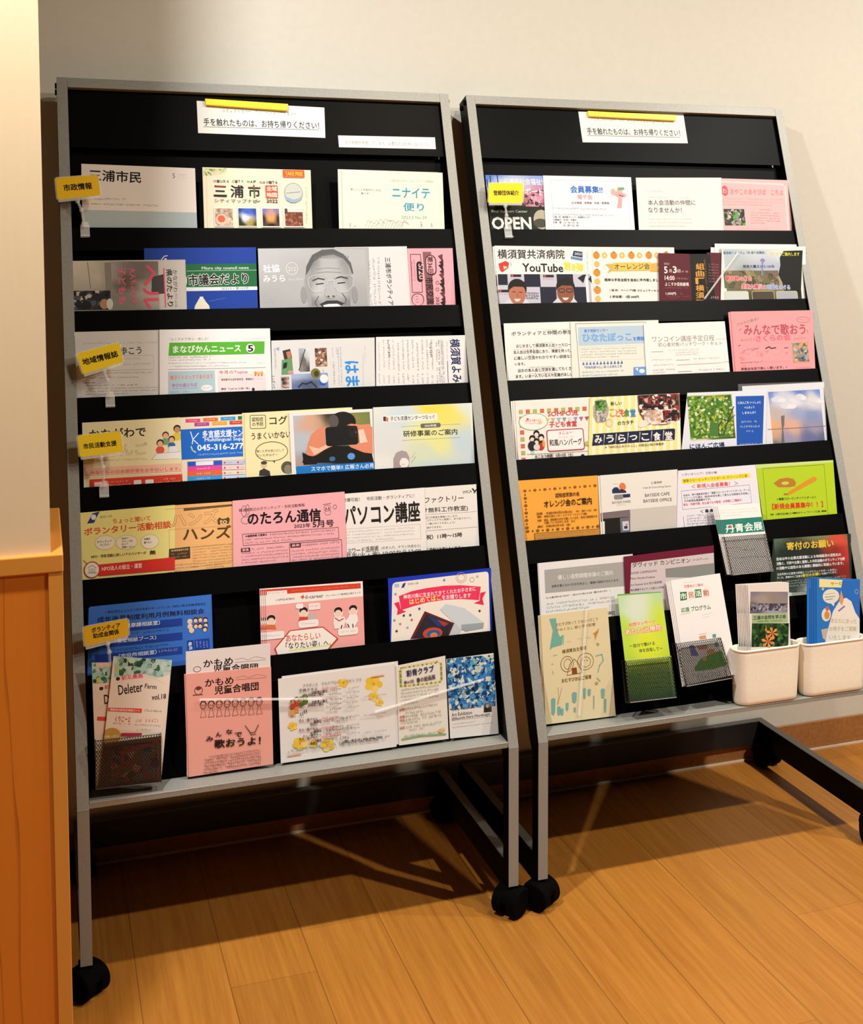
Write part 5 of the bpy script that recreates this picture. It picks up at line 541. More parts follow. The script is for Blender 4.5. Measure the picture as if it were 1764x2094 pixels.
('flyer','art exhibition flyer with swirling blue paint,right end of left rack tray','flyer',1,(0.6497,0.04055,0.33653),(0.99929,-0.00361,-0.03746),(0.03763,0.09578,0.99469),[(-7.8,144.2),(83.8,148.6),(94.4,0.0),(0.0,0.0)],'ece8e4',0.8,[('M',-6.7,145.7,88.0,51.3,['1a5a9a','2a78c0','4a9ad0','8abcd8','d8dccc','c8d4c0','1a3a6a','3a86c8','e4e2d0','2a78c0','5aa4d4','0e2a4a'],600,9,1.2),('T','Genji Takahashi',2.6,50.9,47.3,52.8,6.27,'5a5652',0.1),('T','Art Exhibition',2.6,42.5,42.2,43.7,6.27,'5a5652',0.1),('T','@Bayside Share Miurakaigan',2.6,34.7,77.8,37.4,6.27,'5a5652',0.1),('L',[(2.1,32.1),(81.2,33.4)],0.52,'9a9692'),('G',4.9,25.6,49.6,26.3,2.35,'8a8682'),('G',4.9,19.4,82.1,21.2,2.35,'8a8682'),('F',65.0,58.1,80.7,41.4,5,5,[(0,0,'6a6a6a'),(1,0,'8a8a8a'),(0.4,0.5,'1a1a1a'),(1,1,'3a3a3a'),(0,1,'2a2a2a')]),('E',72.1,52.7,3.32,3.66,'aaa6a2')],None,[],None),
('notice','white notice sheet under a yellow magnet bar,heading the right rack','notice',2,(0.25803,0.38693,1.45789),(0.99978,0.0066,0.01998),(-0.02104,0.31384,0.94924),[(0.9,71.5),(258.0,69.1),(256.3,0.0),(0.0,0.0)],'f4efe6',0.5,[('T','手を触れたものは、お持ち帰りください！',14.6,26.2,241.1,24.3,15.76,'1c1c1c',0.25),('L',[(12.9,16.0),(239.2,13.8)],1.13,'555'),('G',36.3,52.7,209.0,49.6,6.75,'777')],None,[],None),
('leaflet','dark leaflet with cherry blossoms and large OPEN lettering behind a yellow tag','leaflet',2,(0.02629,0.32886,1.2702),(0.99999,0.00086,0.00431),(-0.0044,0.19586,0.98062),[(-3.1,113.7),(145.8,114.3),(144.6,-38.0),(1.0,-38.0)],'1c2416',0.8,[('F',-3.1,113.7,141.7,47.9,10,6,[(0,0,'4a7ad8'),(1,0,'8aaae8'),(0.3,0.3,'c8d0e8'),(0.6,0.7,'d898b0'),(1,0.6,'c87890'),(0,0.8,'6a5a5a'),(1,1,'3a2a2a'),(0.5,1,'2a2420')]),('M',81.3,82.8,122.9,47.8,['d890a8','c87090','3a2a2c','e8b0c4','6a4048'],50,3,1.0),('Q',[(-7.5,47.5),(146.4,47.5),(146.4,-0.0),(-7.5,-0.0)],'182014'),('L',[(7.1,111.7),(7.6,92.8)],2.14,'2a2018'),('L',[(-0.5,103.5),(0.5,87.3)],2.14,'2a2018'),('L',[(22.7,113.5),(23.7,97.0)],2.14,'2a2018'),('T','三浦市社会福祉協議会',35.8,100.7,156.3,100.7,13.38,'e4e4ee',0.5),('T','フレイルサポート',11.7,80.5,122.1,80.0,13.91,'f4f0f4',0.6),('T','Frail Support Center',5.0,36.4,84.1,36.7,6.96,'d8dccc',0.2),('T','OPEN',4.3,12.3,89.9,12.4,24.61,'f0efe6',0.9),('E',114.9,20.1,18.45,20.87,'b8b09a'),('E',111.4,12.5,15.65,9.63,'4a463c')],None,[],None),
('flyer','white member recruitment flyer with blue heading and a pink kimono dancer','flyer',2,(0.14783,0.32692,1.27123),(1.0,0.00035,0.00173),(-0.00177,0.19586,0.98063),[(2.8,113.9),(207.6,113.6),(205.8,-38.0),(-0.9,-38.0)],'ece8f0',0.8,[('L',[(18.8,104.3),(196.8,104.3),(196.8,-20.6),(18.8,-20.6),(18.8,104.3)],0.54,'bab6c0'),('T','会員募集!!',63.1,85.2,137.1,85.1,15.21,'1c6cc8',0.7),('T','菊千会',77.8,68.8,112.1,68.7,9.78,'ee8a80',0.3),('T','(日本舞踊・新舞踊・民謡・歌舞踊)',62.6,55.5,151.6,55.8,5.98,'666',0.2),('G',18.8,43.6,140.8,43.0,4.07,'777'),('G',19.2,30.5,159.1,29.8,4.07,'777'),('T','○場\u3000所\u3000横須賀アリーナ・武道館センター',18.8,25.1,105.1,25.0,4.07,'666',0.1),('T','○開催日\u3000月2回\u3000木曜日',18.3,19.3,70.7,19.1,4.07,'666',0.1),('T','○時\u3000間\u300012：30～14：00',17.8,13.6,75.5,13.3,4.07,'666',0.1),('T','14：00～16：00',40.5,7.5,75.0,7.3,4.07,'666',0.1),('E',177.7,85.1,6.92,6.52,'f2b8a8'),('Q',[(173.5,89.2),(187.3,91.4),(189.9,86.6),(175.1,83.7)],'6aa878'),('Q',[(166.8,81.6),(183.2,79.6),(193.3,74.1),(188.3,68.5),(182.5,71.2),(179.0,46.1),(168.7,45.4),(173.7,68.3),(160.3,76.5)],'f2a8a8'),('E',162.2,80.7,5.77,7.06,'f4b4a4'),('L',[(175.2,74.4),(184.9,71.2)],2.17,'8a3a3a')],None,[],None),
('flyer','plain white association flyer with grey lettering,top pocket of right rack','flyer',2,(0.3638,0.32672,1.27026),(1.0,0.00027,0.00135),(-0.00137,0.19586,0.98063),[(3.0,114.3),(213.6,118.0),(205.2,-37.9),(-1.0,-38.0)],'ece8e4',0.8,[('G',26.8,84.8,76.2,84.9,4.03,'8a8682'),('T','本人会活動の仲間に',27.0,59.6,142.6,60.8,11.5,'5a5652',0.1),('G',27.1,71.2,90.9,71.6,3.45,'b0aca8'),('G',105.4,71.5,129.7,71.5,3.45,'b0aca8'),('T','なりませんか！',26.1,43.4,107.5,43.5,11.5,'5a5652',0.1),('G',25.8,23.1,131.4,23.8,3.16,'a8a4a0'),('G',25.1,15.6,130.7,16.1,3.16,'a8a4a0'),('G',24.3,8.1,117.3,8.5,3.16,'a8a4a0')],None,[],None),
('flyer','pink parent-and-child flyer with a small group photo,right end of top pocket','flyer',2,(0.53481,0.3289,1.27041),(0.99999,0.00081,0.00406),(-0.00414,0.19586,0.98062),[(2.4,116.9),(221.2,114.6),(210.7,-37.9),(-0.8,-38.0)],'f3b9ba',0.8,[('L',[(43.9,109.1),(206.8,104.4),(203.7,0.6)],4.11,'f6d2d0'),('T','おやこのあそびば\u3000こちよ',63.8,86.7,199.5,85.8,12.93,'d87a7a',0.3),('E',49.7,88.4,8.54,11.75,'d85a60'),('T','わ',44.3,88.3,54.9,87.8,11.75,'f4c0c0',0.4),('G',43.8,71.1,199.2,68.8,3.53,'c89496'),('G',43.1,64.5,198.5,62.1,3.53,'c89496'),('G',42.4,58.0,168.3,56.0,3.53,'c89496'),('M',41.9,47.3,94.6,10.1,['3a3a34','6a7a4a','c8c0b4','8a8a84','2a2a28','a89a90','5aaa4a'],70,5,1.0),('G',135.1,46.4,165.7,45.6,3.53,'9a7274'),('G',111.4,40.3,188.7,37.6,3.23,'b08688'),('G',110.7,34.3,188.0,31.6,3.23,'b08688'),('G',110.1,28.3,187.3,25.6,3.23,'b08688'),('G',109.4,22.3,186.6,19.5,3.23,'b08688'),('G',108.7,16.4,146.1,15.0,3.23,'b08688'),('G',69.8,3.6,154.0,3.0,3.53,'f8d8d6')],None,[],None),
('flyer','hospital video flyer with two smiling men against a chequered backdrop','flyer',2,(0.02509,0.27692,1.1195),(0.99995,-0.00194,-0.00973),(0.00992,0.19585,0.98058),[(-2.7,119.0),(214.2,118.4),(209.4,-38.0),(0.9,-38.0)],'f0eae6',0.8,[('T','横須賀共済病院',3.4,101.7,151.0,102.2,19.37,'241e1e',0.3),('T','YouTube',56.1,74.0,145.5,73.2,16.75,'1e1a1a',0.6),('T','第8弾',147.5,77.5,191.7,73.4,18.32,'d8d83a',0.8),('Q',[(3.8,81.7),(19.3,87.6),(27.2,83.9),(24.8,73.3),(11.5,63.8),(6.2,68.0)],'d83a2c'),('Q',[(14.5,77.3),(23.3,75.4),(15.2,69.6)],'f2dcd6'),('L',[(30.6,86.0),(31.2,77.1)],0.79,'777'),('Q',[(172.3,110.2),(191.9,107.7),(191.5,95.5),(168.7,99.1)],'2a3a5a'),('T','2023',174.2,104.0,189.7,102.5,4.71,'dfe4ec',0.4),('Q',[(165.7,98.0),(192.0,93.9),(189.9,88.5),(164.1,92.6)],'6a8ab8'),('G',202.9,108.0,201.0,65.9,2.76,'999'),('Q',[(0.8,60.7),(194.3,60.7),(194.3,-1.2),(0.8,-1.2)],'c8c4d0'),('Q',[(200.6,61.0),(206.1,61.0),(206.1,-1.3),(200.6,-1.3)],'b8b4c4'),('Q',[(0.8,60.1),(21.7,60.1),(21.7,37.8),(0.8,37.8)],'1a1a30'),('Q',[(58.0,60.2),(93.3,60.2),(93.3,33.8),(58.0,33.8)],'1a1a30'),('Q',[(130.0,60.4),(166.8,60.4),(166.8,33.6),(130.0,33.6)],'1a1a30'),('Q',[(91.3,33.8),(127.2,33.8),(127.2,-0.8),(91.3,-0.8)],'1a1a30'),('Q',[(166.8,33.6),(194.3,33.6),(194.3,-1.2),(166.8,-1.2)],'1a1a30'),('Q',[(28.7,59.7),(51.7,59.7),(51.7,54.4),(28.7,54.4)],'2a2430'),('E',32.4,57.0,2.48,2.36,'d84a4a'),('G',28.1,50.7,50.4,50.7,2.36,'6a6678'),('Q',[(100.1,59.0),(123.6,59.0),(123.6,53.7),(100.1,53.7)],'2a2430'),('E',103.9,56.3,2.48,2.36,'d84a4a'),('G',99.5,50.0,122.2,50.0,2.36,'6a6678'),('Q',[(0.4,28.2),(23.2,28.2),(23.2,22.9),(0.4,22.9)],'2a2430'),('E',4.1,25.6,2.48,2.36,'d84a4a'),('G',-0.2,19.3,21.9,19.2,2.36,'6a6678'),('T','YOKOSUKA',59.9,21.2,87.6,20.6,3.66,'5a5870',0.1),('T','KYOSAI',59.5,15.9,87.2,15.3,3.66,'5a5870',0.1),('T','HOSPITAL',59.2,10.7,86.9,10.0,3.66,'5a5870',0.1),('Q',[(176.8,52.4),(188.9,59.1),(197.6,59.9),(194.4,55.1),(189.0,41.7),(183.6,47.0)],'16162a'),('Q',[(201.2,49.7),(207.6,57.8),(208.5,41.6)],'16162a'),('Q',[(9.5,-1.4),(22.2,10.3),(58.2,10.1),(67.5,-1.7)],'d8d4d4'),('E',41.5,30.7,20.44,19.9,'14100e'),('E',40.8,20.2,18.26,24.08,'b87458'),('Q',[(21.3,26.8),(26.4,43.9),(42.8,50.2),(58.5,43.9),(61.3,26.7),(53.8,33.9),(33.7,34.4)],'14100e'),('L',[(30.5,23.9),(37.1,23.4)],1.57,'4a2a20'),('L',[(44.9,22.8),(51.6,22.8)],1.57,'4a2a20'),('Q',[(32.9,9.2),(47.9,9.1),(42.5,3.9),(36.4,4.0)],'f0dcd4'),('L',[(40.9,20.7),(41.5,13.9)],1.31,'9a5a44'),('Q',[(114.3,-2.1),(127.7,9.8),(165.8,9.6),(175.6,-2.5)],'d8d4d4'),('E',148.4,33.1,21.01,19.9,'14100e'),('E',147.6,22.5,18.76,24.08,'92543c'),('Q',[(127.0,29.2),(132.4,46.5),(149.8,52.9),(166.3,46.5),(169.3,29.1),(161.4,36.3),(140.2,36.9)],'14100e'),('L',[(137.0,26.2),(143.9,25.7)],1.57,'4a2a20'),('L',[(151.8,25.1),(158.7,25.1)],1.57,'4a2a20'),('Q',[(139.4,11.3),(154.8,11.3),(149.3,6.0),(143.0,6.0)],'f0dcd4'),('L',[(147.7,23.0),(148.3,16.1)],1.31,'9a5a44'),('RR',132.2,30.5,146.4,22.0,3.31,'1a1210'),('RR',133.5,29.2,145.1,23.3,1.93,'8a5440'),('RR',149.3,30.5,163.6,21.9,3.31,'1a1210'),('RR',150.7,29.1,162.3,23.2,1.93,'8a5440')],None,[(-3.5,-1.5,0.0013)],'white left edge of a second hospital video flyer'),
('flyer','white flyer bordered with oranges and a yellow ribbon heading','flyer',2,(0.23163,0.27912,1.11979),(0.99995,-0.00198,-0.00992),(0.01012,0.19585,0.98058),[(-0.7,116.0),(197.0,116.8),(192.7,-38.0),(0.2,-38.0)],'f4ece4',0.8,[('E',17.9,98.2,7.87,8.08,'ee8a2c'),('Q',[(14.5,104.2),(19.1,107.5),(21.2,103.7)],'4a8a3a'),('E',58.2,98.5,7.87,8.08,'ee8a2c'),('Q',[(54.9,104.5),(59.6,107.8),(61.6,104.0)],'4a8a3a'),('E',99.1,98.8,7.87,8.08,'ee8a2c'),('Q',[(95.7,104.8),(100.4,108.2),(102.5,104.3)],'4a8a3a'),('E',140.3,99.1,7.87,8.08,'ee8a2c'),('Q',[(136.9,105.2),(141.7,108.5),(143.8,104.7)],'4a8a3a'),('E',182.0,99.4,7.87,8.08,'ee8a2c'),('Q',[(178.5,105.5),(183.4,108.9),(185.5,105.0)],'4a8a3a'),('E',36.7,98.4,6.41,6.46,'f4b86a'),('E',36.7,98.4,2.91,2.69,'f8dca8'),('E',77.3,98.7,6.41,6.46,'f4b86a'),('E',77.3,98.7,2.91,2.69,'f8dca8'),('E',118.3,99.0,6.41,6.46,'f4b86a'),('E',118.3,99.0,2.91,2.69,'f8dca8'),('E',159.7,99.3,6.41,6.46,'f4b86a'),('E',159.7,99.3,2.91,2.69,'f8dca8'),('E',16.3,61.4,7.87,8.08,'ee8a2c'),('E',17.6,79.8,6.41,6.46,'f4b86a'),('Q',[(13.2,67.3),(17.5,70.6),(19.6,66.8)],'4a8a3a'),('E',14.7,24.7,7.87,8.08,'ee8a2c'),('E',16.0,43.0,6.41,6.46,'f4b86a'),('Q',[(10.4,30.6),(14.8,33.8),(16.8,30.1)],'4a8a3a'),('E',13.1,-11.9,7.87,8.08,'ee8a2c'),('E',14.5,6.4,6.41,6.46,'f4b86a'),('Q',[(7.7,-5.9),(12.0,-2.8),(14.1,-6.5)],'4a8a3a'),('Q',[(37.0,79.3),(55.4,80.5),(54.3,66.4),(40.5,60.4),(47.2,70.4)],'e8b04a'),('Q',[(142.2,81.8),(169.7,83.3),(156.8,74.9),(162.0,63.9),(140.7,63.9)],'e8b04a'),('Q',[(55.5,82.7),(142.4,84.2),(141.5,66.1),(54.2,64.7)],'f2c45a'),('T','オーレンジ会',57.2,74.0,140.2,75.4,12.92,'5a4020',0.3),('T','簡単な手芸全般を自由に手作業しましょう',32.7,46.3,172.6,45.8,6.46,'3a3430',0.2),('T','1 場 所：ベーシア3階 コミュニティセンター',42.8,24.1,170.7,23.2,4.58,'4a4440',0.2),('T','2 参加費：1回 600円',41.7,10.8,109.3,10.0,4.58,'4a4440',0.2)],None,[(6,0.2,0.0014)],'white right edge of a second oranges flyer'),
('ticket','maroon concert leaflet with white date lettering leaning over the oranges flyer','leaflet',2,(0.38715,0.27495,1.12038),(1.0,-0.00014,-0.00072),(0.00073,0.19586,0.98063),[(7.0,102.2),(81.8,100.1),(75.8,-38.0),(-2.6,-37.9)],'5a1020',0.8,[('T','2023',18.0,79.1,30.6,78.5,3.95,'d8c0b8',0),('T','5',17.4,65.5,24.9,65.4,14.12,'f2e8e0',0.5),('T','月',28.5,63.1,34.8,63.1,6.78,'e8d8d0',0.2),('T','3',38.2,65.9,47.0,65.8,14.12,'f2e8e0',0.5),('T','日',49.3,63.0,55.6,62.9,6.78,'e8d8d0',0.2),('T','(水・祝)',58.7,61.8,73.9,61.1,5.08,'d8c0b8',0),('T','14:00',17.0,48.4,40.2,47.7,9.6,'f0e4dc',0.4),('G',42.7,47.1,74.3,45.7,3.95,'c8a8a0'),('T','よこすか芸術劇場',16.4,34.8,73.1,33.7,7.91,'f0e4dc',0.3),('G',16.3,26.9,71.4,25.7,2.82,'b08a84'),('T','1,000円',16.4,14.5,40.2,13.6,6.21,'f0e4dc',0.3),('G',43.3,13.5,55.9,13.1,3.39,'b08a84'),('G',17.7,8.8,71.8,6.9,2.54,'a07a74'),('G',17.4,5.4,42.2,4.5,2.54,'a07a74')],None,[],None),
('leaflet','black leaflet with vertical golden lettering in second pocket of right rack','leaflet',2,(0.46347,0.27684,1.11913),(0.99999,0.00077,0.00384),(-0.00392,0.19586,0.98062),[(0.8,101.3),(57.0,100.9),(60.2,-38.0),(-0.3,-38.0)],'120c08',0.8,[('T','組',19.7,73.7,39.6,73.5,13.33,'d89a3a',0.4),('T','曲',18.1,57.9,38.0,57.7,13.33,'d89a3a',0.4),('T','「',16.4,42.1,36.3,41.9,13.33,'d89a3a',0.4),('T','横',14.8,26.4,34.7,26.1,13.33,'d89a3a',0.4),('T','須',13.2,10.7,33.0,10.4,13.33,'d89a3a',0.4),('T','賀',11.6,-4.9,31.4,-5.3,13.33,'d89a3a',0.4),('G',41.6,90.0,42.2,15.2,4.47,'b8842a')],None,[],None),
('leaflet','maroon leaflet edge showing between golden lettering and a clear rod','leaflet',2,(0.50928,0.27693,1.11956),(0.9999,0.00271,0.01358),(-0.01385,0.19585,0.98054),[(4.4,103.6),(45.0,102.3),(37.5,-37.9),(-1.6,-38.0)],'5a1424',0.8,[('G',6.4,78.1,30.6,77.0,3.15,'c89a98'),('G',5.7,71.7,29.9,70.7,3.15,'c89a98'),('G',4.9,65.4,29.1,64.3,3.15,'c89a98'),('G',4.2,59.1,28.4,58.0,3.15,'c89a98'),('G',3.5,52.8,27.7,51.6,3.15,'c89a98'),('G',2.8,46.5,26.9,45.3,3.15,'c89a98'),('G',2.0,40.1,16.8,39.4,3.15,'c89a98'),('G',2.9,5.6,23.9,5.1,5.16,'e8d8d0')],None,[],None),
('flyer','white sheets behind the earthquake flyer in second pocket','flyer',2,(0.52549,0.28152,1.12112),(0.99997,-0.00154,-0.00773),(0.00788,0.19586,0.9806),[(10.1,121.8),(217.9,121.7),(202.8,-37.8),(-3.1,-37.9)],'ece8e8',0.8,[],None,[(-10,-8,0.001)],'lower white sheet peeping out left of the earthquake flyer'),
('flyer','earthquake anniversary flyer with a lighthouse above trees and red and blue lettering','flyer',2,(0.53524,0.27495,1.12039),(0.99999,-0.00082,-0.0041),(0.00419,0.19586,0.98062),[(14.0,115.5),(227.8,116.9),(211.6,-37.8),(-4.6,-37.7)],'ece4e0',0.8,[('F',16.7,110.6,205.0,-2.2,12,10,[(0,0,'b4c4c8'),(0.5,0,'c8d0d4'),(0.8,0,'d8dcdc'),(0,0.4,'b8c0c4'),(0.6,0.4,'b4b8d0'),(0.1,0.6,'6a6450'),(0.5,0.7,'8a7a5a'),(0.8,0.6,'a89a70'),(0.3,1,'4a4438'),(1,1,'2a2a20'),(0.7,1,'5a5244')]),('M',12.0,62.8,150.3,24.1,['6a6a4a','7a6a4a','8a8058','5a5a44','4a4a3a','9a8a60','786858'],90,5,1.2),('Q',[(157.6,91.8),(169.3,106.6),(218.9,108.2),(202.2,3.1),(165.0,3.5),(158.3,35.8),(150.1,53.5),(157.3,74.1)],'10120e'),('L',[(113.6,88.8),(108.6,53.7)],4.03,'8a86b0'),('E',113.2,85.3,6.49,4.03,'8a86b0'),('T','観音崎フォーラム「防 語り部講座」',16.5,101.9,121.7,103.0,6.33,'4a5a8a',0.2),('T','ガイドでご案内します',133.1,99.5,209.4,99.6,8.06,'d8d03a',0.5),('T','関東大震災から100年',62.7,71.9,141.9,71.8,6.9,'2a3a5a',0.2),('T','観音崎の灯台',16.9,46.0,81.8,45.0,10.36,'f0eeee',2.8),('T','観音崎の灯台',16.9,46.0,81.8,45.0,10.36,'d83a44',0.9),('T','関東大震災の',54.3,27.8,117.1,26.4,10.93,'e8ecf4',2.8),('T','記録をめぐる',118.4,26.4,176.8,25.1,10.36,'e8ecf4',2.8),('T','関東大震災の',54.3,27.8,117.1,26.4,10.93,'d83a44',0.5),('T','記録をめぐる',118.4,26.4,176.8,25.1,10.36,'5a7ac8',0.5),('RR',10.2,18.0,70.2,-10.0,5.19,'c8c87a'),('RR',11.4,16.9,69.0,-8.9,3.89,'ccd0cc'),('RR',77.9,17.4,134.9,-10.8,5.19,'c8c87a'),('RR',79.1,16.3,133.6,-9.6,3.89,'4a4238'),('RR',139.5,16.9,194.5,-11.5,5.19,'c8c87a'),('RR',140.7,15.7,193.3,-10.4,3.89,'a8aab4')],None,[],None),
('flyer','white volunteer invitation flyer in black handwriting-style print,left end of third pocket','flyer',2,(0.02489,0.22919,0.9685),(1.0,0.00027,0.00137),(-0.0014,0.19586,0.98063),[(0.8,114.4),(161.5,114.7),(152.3,-37.9),(-0.3,-38.0)],'f0ebe4',0.8,[('T','ボランティアと仲間の参加者',15.9,92.8,159.8,93.5,8.33,'282420',0.4),('G',87.8,98.4,142.8,99.0,2.94,'5a564e'),('T','はじめまして横須賀本人会トゥモローです',24.0,67.9,157.6,67.5,7.35,'2c2824',0.3),('G',65.2,72.6,106.7,72.9,2.45,'5a564e'),('T','本人会は世界各国にあり、障害を持った人',17.2,55.3,148.4,55.7,7.35,'2c2824',0.3),('G',16.9,60.7,70.9,60.5,2.45,'5a564e'),('G',95.0,61.8,124.6,61.9,2.45,'5a564e'),('T','に楽しい交流やわかりやすい研修など',17.9,43.4,147.4,43.7,7.35,'2c2824',0.3),('G',45.6,48.0,62.0,48.2,2.45,'5a564e'),('T','います。',18.6,31.6,40.1,31.6,5.88,'2c2824',0.3),('T','ほかの本人会と交流を通してたくさん',24.4,18.2,148.1,19.2,7.35,'2c2824',0.3),('G',44.2,23.9,102.7,23.8,2.45,'5a564e'),('T','ます。いま一人でいる人や友達がほしい人',18.8,6.6,149.8,7.2,6.86,'2c2824',0.3),('G',48.5,10.9,109.7,11.1,2.45,'5a564e')],None,[],None),
('newsletter','pale newsletter with light blue rounded heading for a counselling centre,third pocket of right rack','newsletter',2,(0.16506,0.22723,0.96944),(1.0,-0.00015,-0.00077),(0.00078,0.19586,0.98063),[(5.2,113.9),(206.2,113.4),(198.2,-37.9),(-1.7,-38.0)],'e6e6da',0.8,[('L',[(16.5,109.6),(175.6,109.6),(175.6,-29.7),(16.5,-29.7),(16.5,109.6)],1.0,'5a6a78'),('Q',[(21.4,102.0),(170.7,102.8),(169.3,64.9),(19.3,63.8)],'b8ccdc'),('T','親子相談センター',34.4,94.1,87.9,94.9,6.98,'3a78c8',0.3),('T','ひなたぼっこ',30.2,80.1,139.9,79.9,15.96,'4a8ad4',1.4),('T','ひなたぼっこ',30.2,80.1,139.9,79.9,15.96,'86b4e2',0.3),('T','を開設',144.2,75.2,169.7,75.6,8.48,'3a7ad0',0.6),('L',[(21.8,60.8),(165.8,60.8),(165.8,33.0),(21.8,33.0),(21.8,60.8)],0.37,'c8c4b8'),('G',25.0,56.7,151.0,56.2,2.99,'8a929a'),('G',24.5,51.1,150.5,50.6,2.99,'8a929a'),('G',24.1,45.6,150.0,45.0,2.99,'8a929a'),('G',23.6,40.1,109.1,39.6,2.99,'8a929a'),('E',27.1,26.0,2.43,1.75,'4a6ab8'),('E',27.3,29.0,1.08,1.5,'4a6ab8'),('E',34.8,26.0,2.43,1.75,'4a6ab8'),('E',35.1,29.0,1.08,1.5,'4a6ab8'),('E',42.6,26.0,2.43,1.75,'4a6ab8'),('E',42.9,29.0,1.08,1.5,'4a6ab8'),('E',50.4,26.0,2.43,1.75,'4a6ab8'),('E',50.7,29.0,1.08,1.5,'4a6ab8'),('E',58.2,26.0,2.43,1.75,'4a6ab8'),('E',58.5,29.0,1.08,1.5,'4a6ab8'),('E',66.1,26.0,2.43,1.75,'4a6ab8'),('E',66.3,29.0,1.08,1.5,'4a6ab8'),('E',73.9,26.0,2.43,1.75,'4a6ab8'),('E',74.2,29.0,1.08,1.5,'4a6ab8'),('E',81.8,26.0,2.43,1.75,'4a6ab8'),('E',82.0,29.0,1.08,1.5,'4a6ab8'),('E',89.7,26.0,2.43,1.75,'4a6ab8'),('E',89.9,29.0,1.08,1.5,'4a6ab8'),('E',97.6,26.0,2.43,1.75,'4a6ab8'),('E',97.8,29.1,1.08,1.5,'4a6ab8'),('E',105.5,26.0,2.43,1.75,'4a6ab8'),('E',105.7,29.1,1.08,1.5,'4a6ab8'),('E',113.4,26.0,2.43,1.75,'4a6ab8'),('E',113.7,29.1,1.08,1.5,'4a6ab8'),('T','「ひなたぼっこ」は こんなところ',29.3,19.4,112.7,19.7,5.49,'4a6ab8',0.2),('G',22.5,9.7,116.0,10.0,2.99,'6a82b0'),('G',21.9,3.2,104.8,3.4,2.99,'6a82b0'),('Q',[(139.5,16.1),(167.7,16.4),(166.9,-1.4),(138.5,-1.4)],'6a9ad8'),('E',157.9,7.6,6.49,4.49,'e6ecf0'),('E',146.9,10.7,3.25,3.49,'4a7ac0'),('Q',[(142.9,13.4),(150.0,14.4),(147.9,6.9)],'e6ecf0')],None,[],None),
('flyer','white one-coin quilt course flyer in thin grey serif-like print','flyer',2,(0.33178,0.22494,0.96866),(1.0,0.0002,0.00101),(-0.00103,0.19586,0.98063),[(3.5,107.2),(196.8,108.0),(198.5,-38.0),(-1.2,-38.0)],'efeae8',0.8,[('T','ワンコイン講座予定日程',20.2,74.0,167.7,73.0,12.56,'7a7672',0),('L',[(170.8,69.9),(199.0,70.1)],0.75,'d8a08a'),('T','初心者対象パッチワーク・キルト',33.1,61.9,185.1,61.2,9.04,'7a7672',0),('G',56.8,49.6,130.8,49.5,3.27,'9a9692'),('G',71.8,44.1,134.4,44.3,3.27,'9a9692'),('G',72.8,39.5,127.5,39.8,3.27,'9a9692'),('L',[(15.8,47.3),(42.4,47.0)],0.75,'6a6662'),('G',15.6,30.7,64.8,30.1,3.27,'9a9692'),('L',[(72.3,28.3),(103.6,28.3)],0.75,'6a6662'),('G',114.7,30.0,175.5,30.1,3.52,'a8a4a0'),('G',17.4,19.5,65.2,19.9,3.27,'9a9692'),('L',[(73.6,18.1),(171.4,18.9)],0.75,'c86a5a'),('G',173.0,19.9,200.9,21.0,3.01,'a8a4a0'),('G',16.4,9.5,67.1,9.7,3.27,'9a9692'),('G',15.9,4.0,47.8,4.1,3.27,'9a9692'),('L',[(74.5,3.9),(105.8,3.8)],0.75,'6a6662'),('G',123.8,5.7,183.2,6.1,3.27,'9a9692')],None,[],None),
('flyer','pink singing-circle flyer with brush lettering and a small photo,right end of third pocket','flyer',2,(0.54306,0.22403,0.96947),(1.0,-8e-05,-0.0004),(0.00041,0.19586,0.98063),[(0.6,128.0),(207.5,127.5),(197.6,-37.9),(-0.2,-38.0)],'f29ca0',0.8,[('T','さわやか散歩！',13.6,99.1,68.2,111.5,6.71,'6a8a6a',0.2),('T','みんなで歌おう',29.9,87.8,184.1,85.8,23.22,'b04a58',0.5),('L',[(17.9,86.5),(22.7,90.5)],1.29,'9a5a60'),('L',[(188.5,83.3),(190.3,77.9)],1.29,'9a5a60'),('O',181.2,106.6,16.49,6.19,0.77,'8a6a6a'),('G',170.2,106.8,192.6,106.4,2.58,'8a6a6a'),('T','さくらの会',56.7,68.1,143.8,69.3,12.9,'e85a72',0.2),('G',20.1,65.1,53.7,67.9,6.19,'a8686e'),('L',[(13.0,53.6),(17.5,54.8)],1.55,'6a4a4c'),('L',[(13.2,27.7),(25.7,33.8),(44.4,42.3),(62.9,47.8)],1.03,'8a5a5e'),('L',[(14.4,39.3),(32.8,45.3),(56.9,48.0)],1.03,'a8787c'),('L',[(79.2,46.3),(88.6,49.7),(92.7,45.9),(104.9,47.2)],2.32,'3a2a2c'),('L',[(126.0,46.0),(135.2,46.3)],1.55,'5a3a3c'),('M',14.7,41.9,138.0,17.3,['f0a0a4','ea9aa0','d88a90','f29ca0','f29ca0','f29ca0'],60,3,0.8),('G',154.2,66.4,186.6,67.4,6.19,'c08a90'),('M',146.1,56.6,186.1,14.7,['8a8a90','a8a098','6a6a70','d8a050','9a9aa4','c8b8a8','5a5a5e'],60,4,1.0),('L',[(146.1,56.6),(186.7,56.6),(186.7,14.2),(146.1,14.2),(146.1,56.6)],1.55,'e0a060'),('G',14.5,17.6,61.1,17.6,3.61,'6a4a4e'),('G',13.8,10.9,27.7,10.9,2.58,'9a6a6e'),('T','屏風谷本店で楽しく歌います。♪',13.6,3.7,127.5,4.5,5.68,'6a4a4e',0.2),('G',148.5,2.2,188.4,2.5,2.58,'a8787c')],None,[(-4.5,-0.8,0.0013)],'pink left edge of a second singing-circle flyer'),
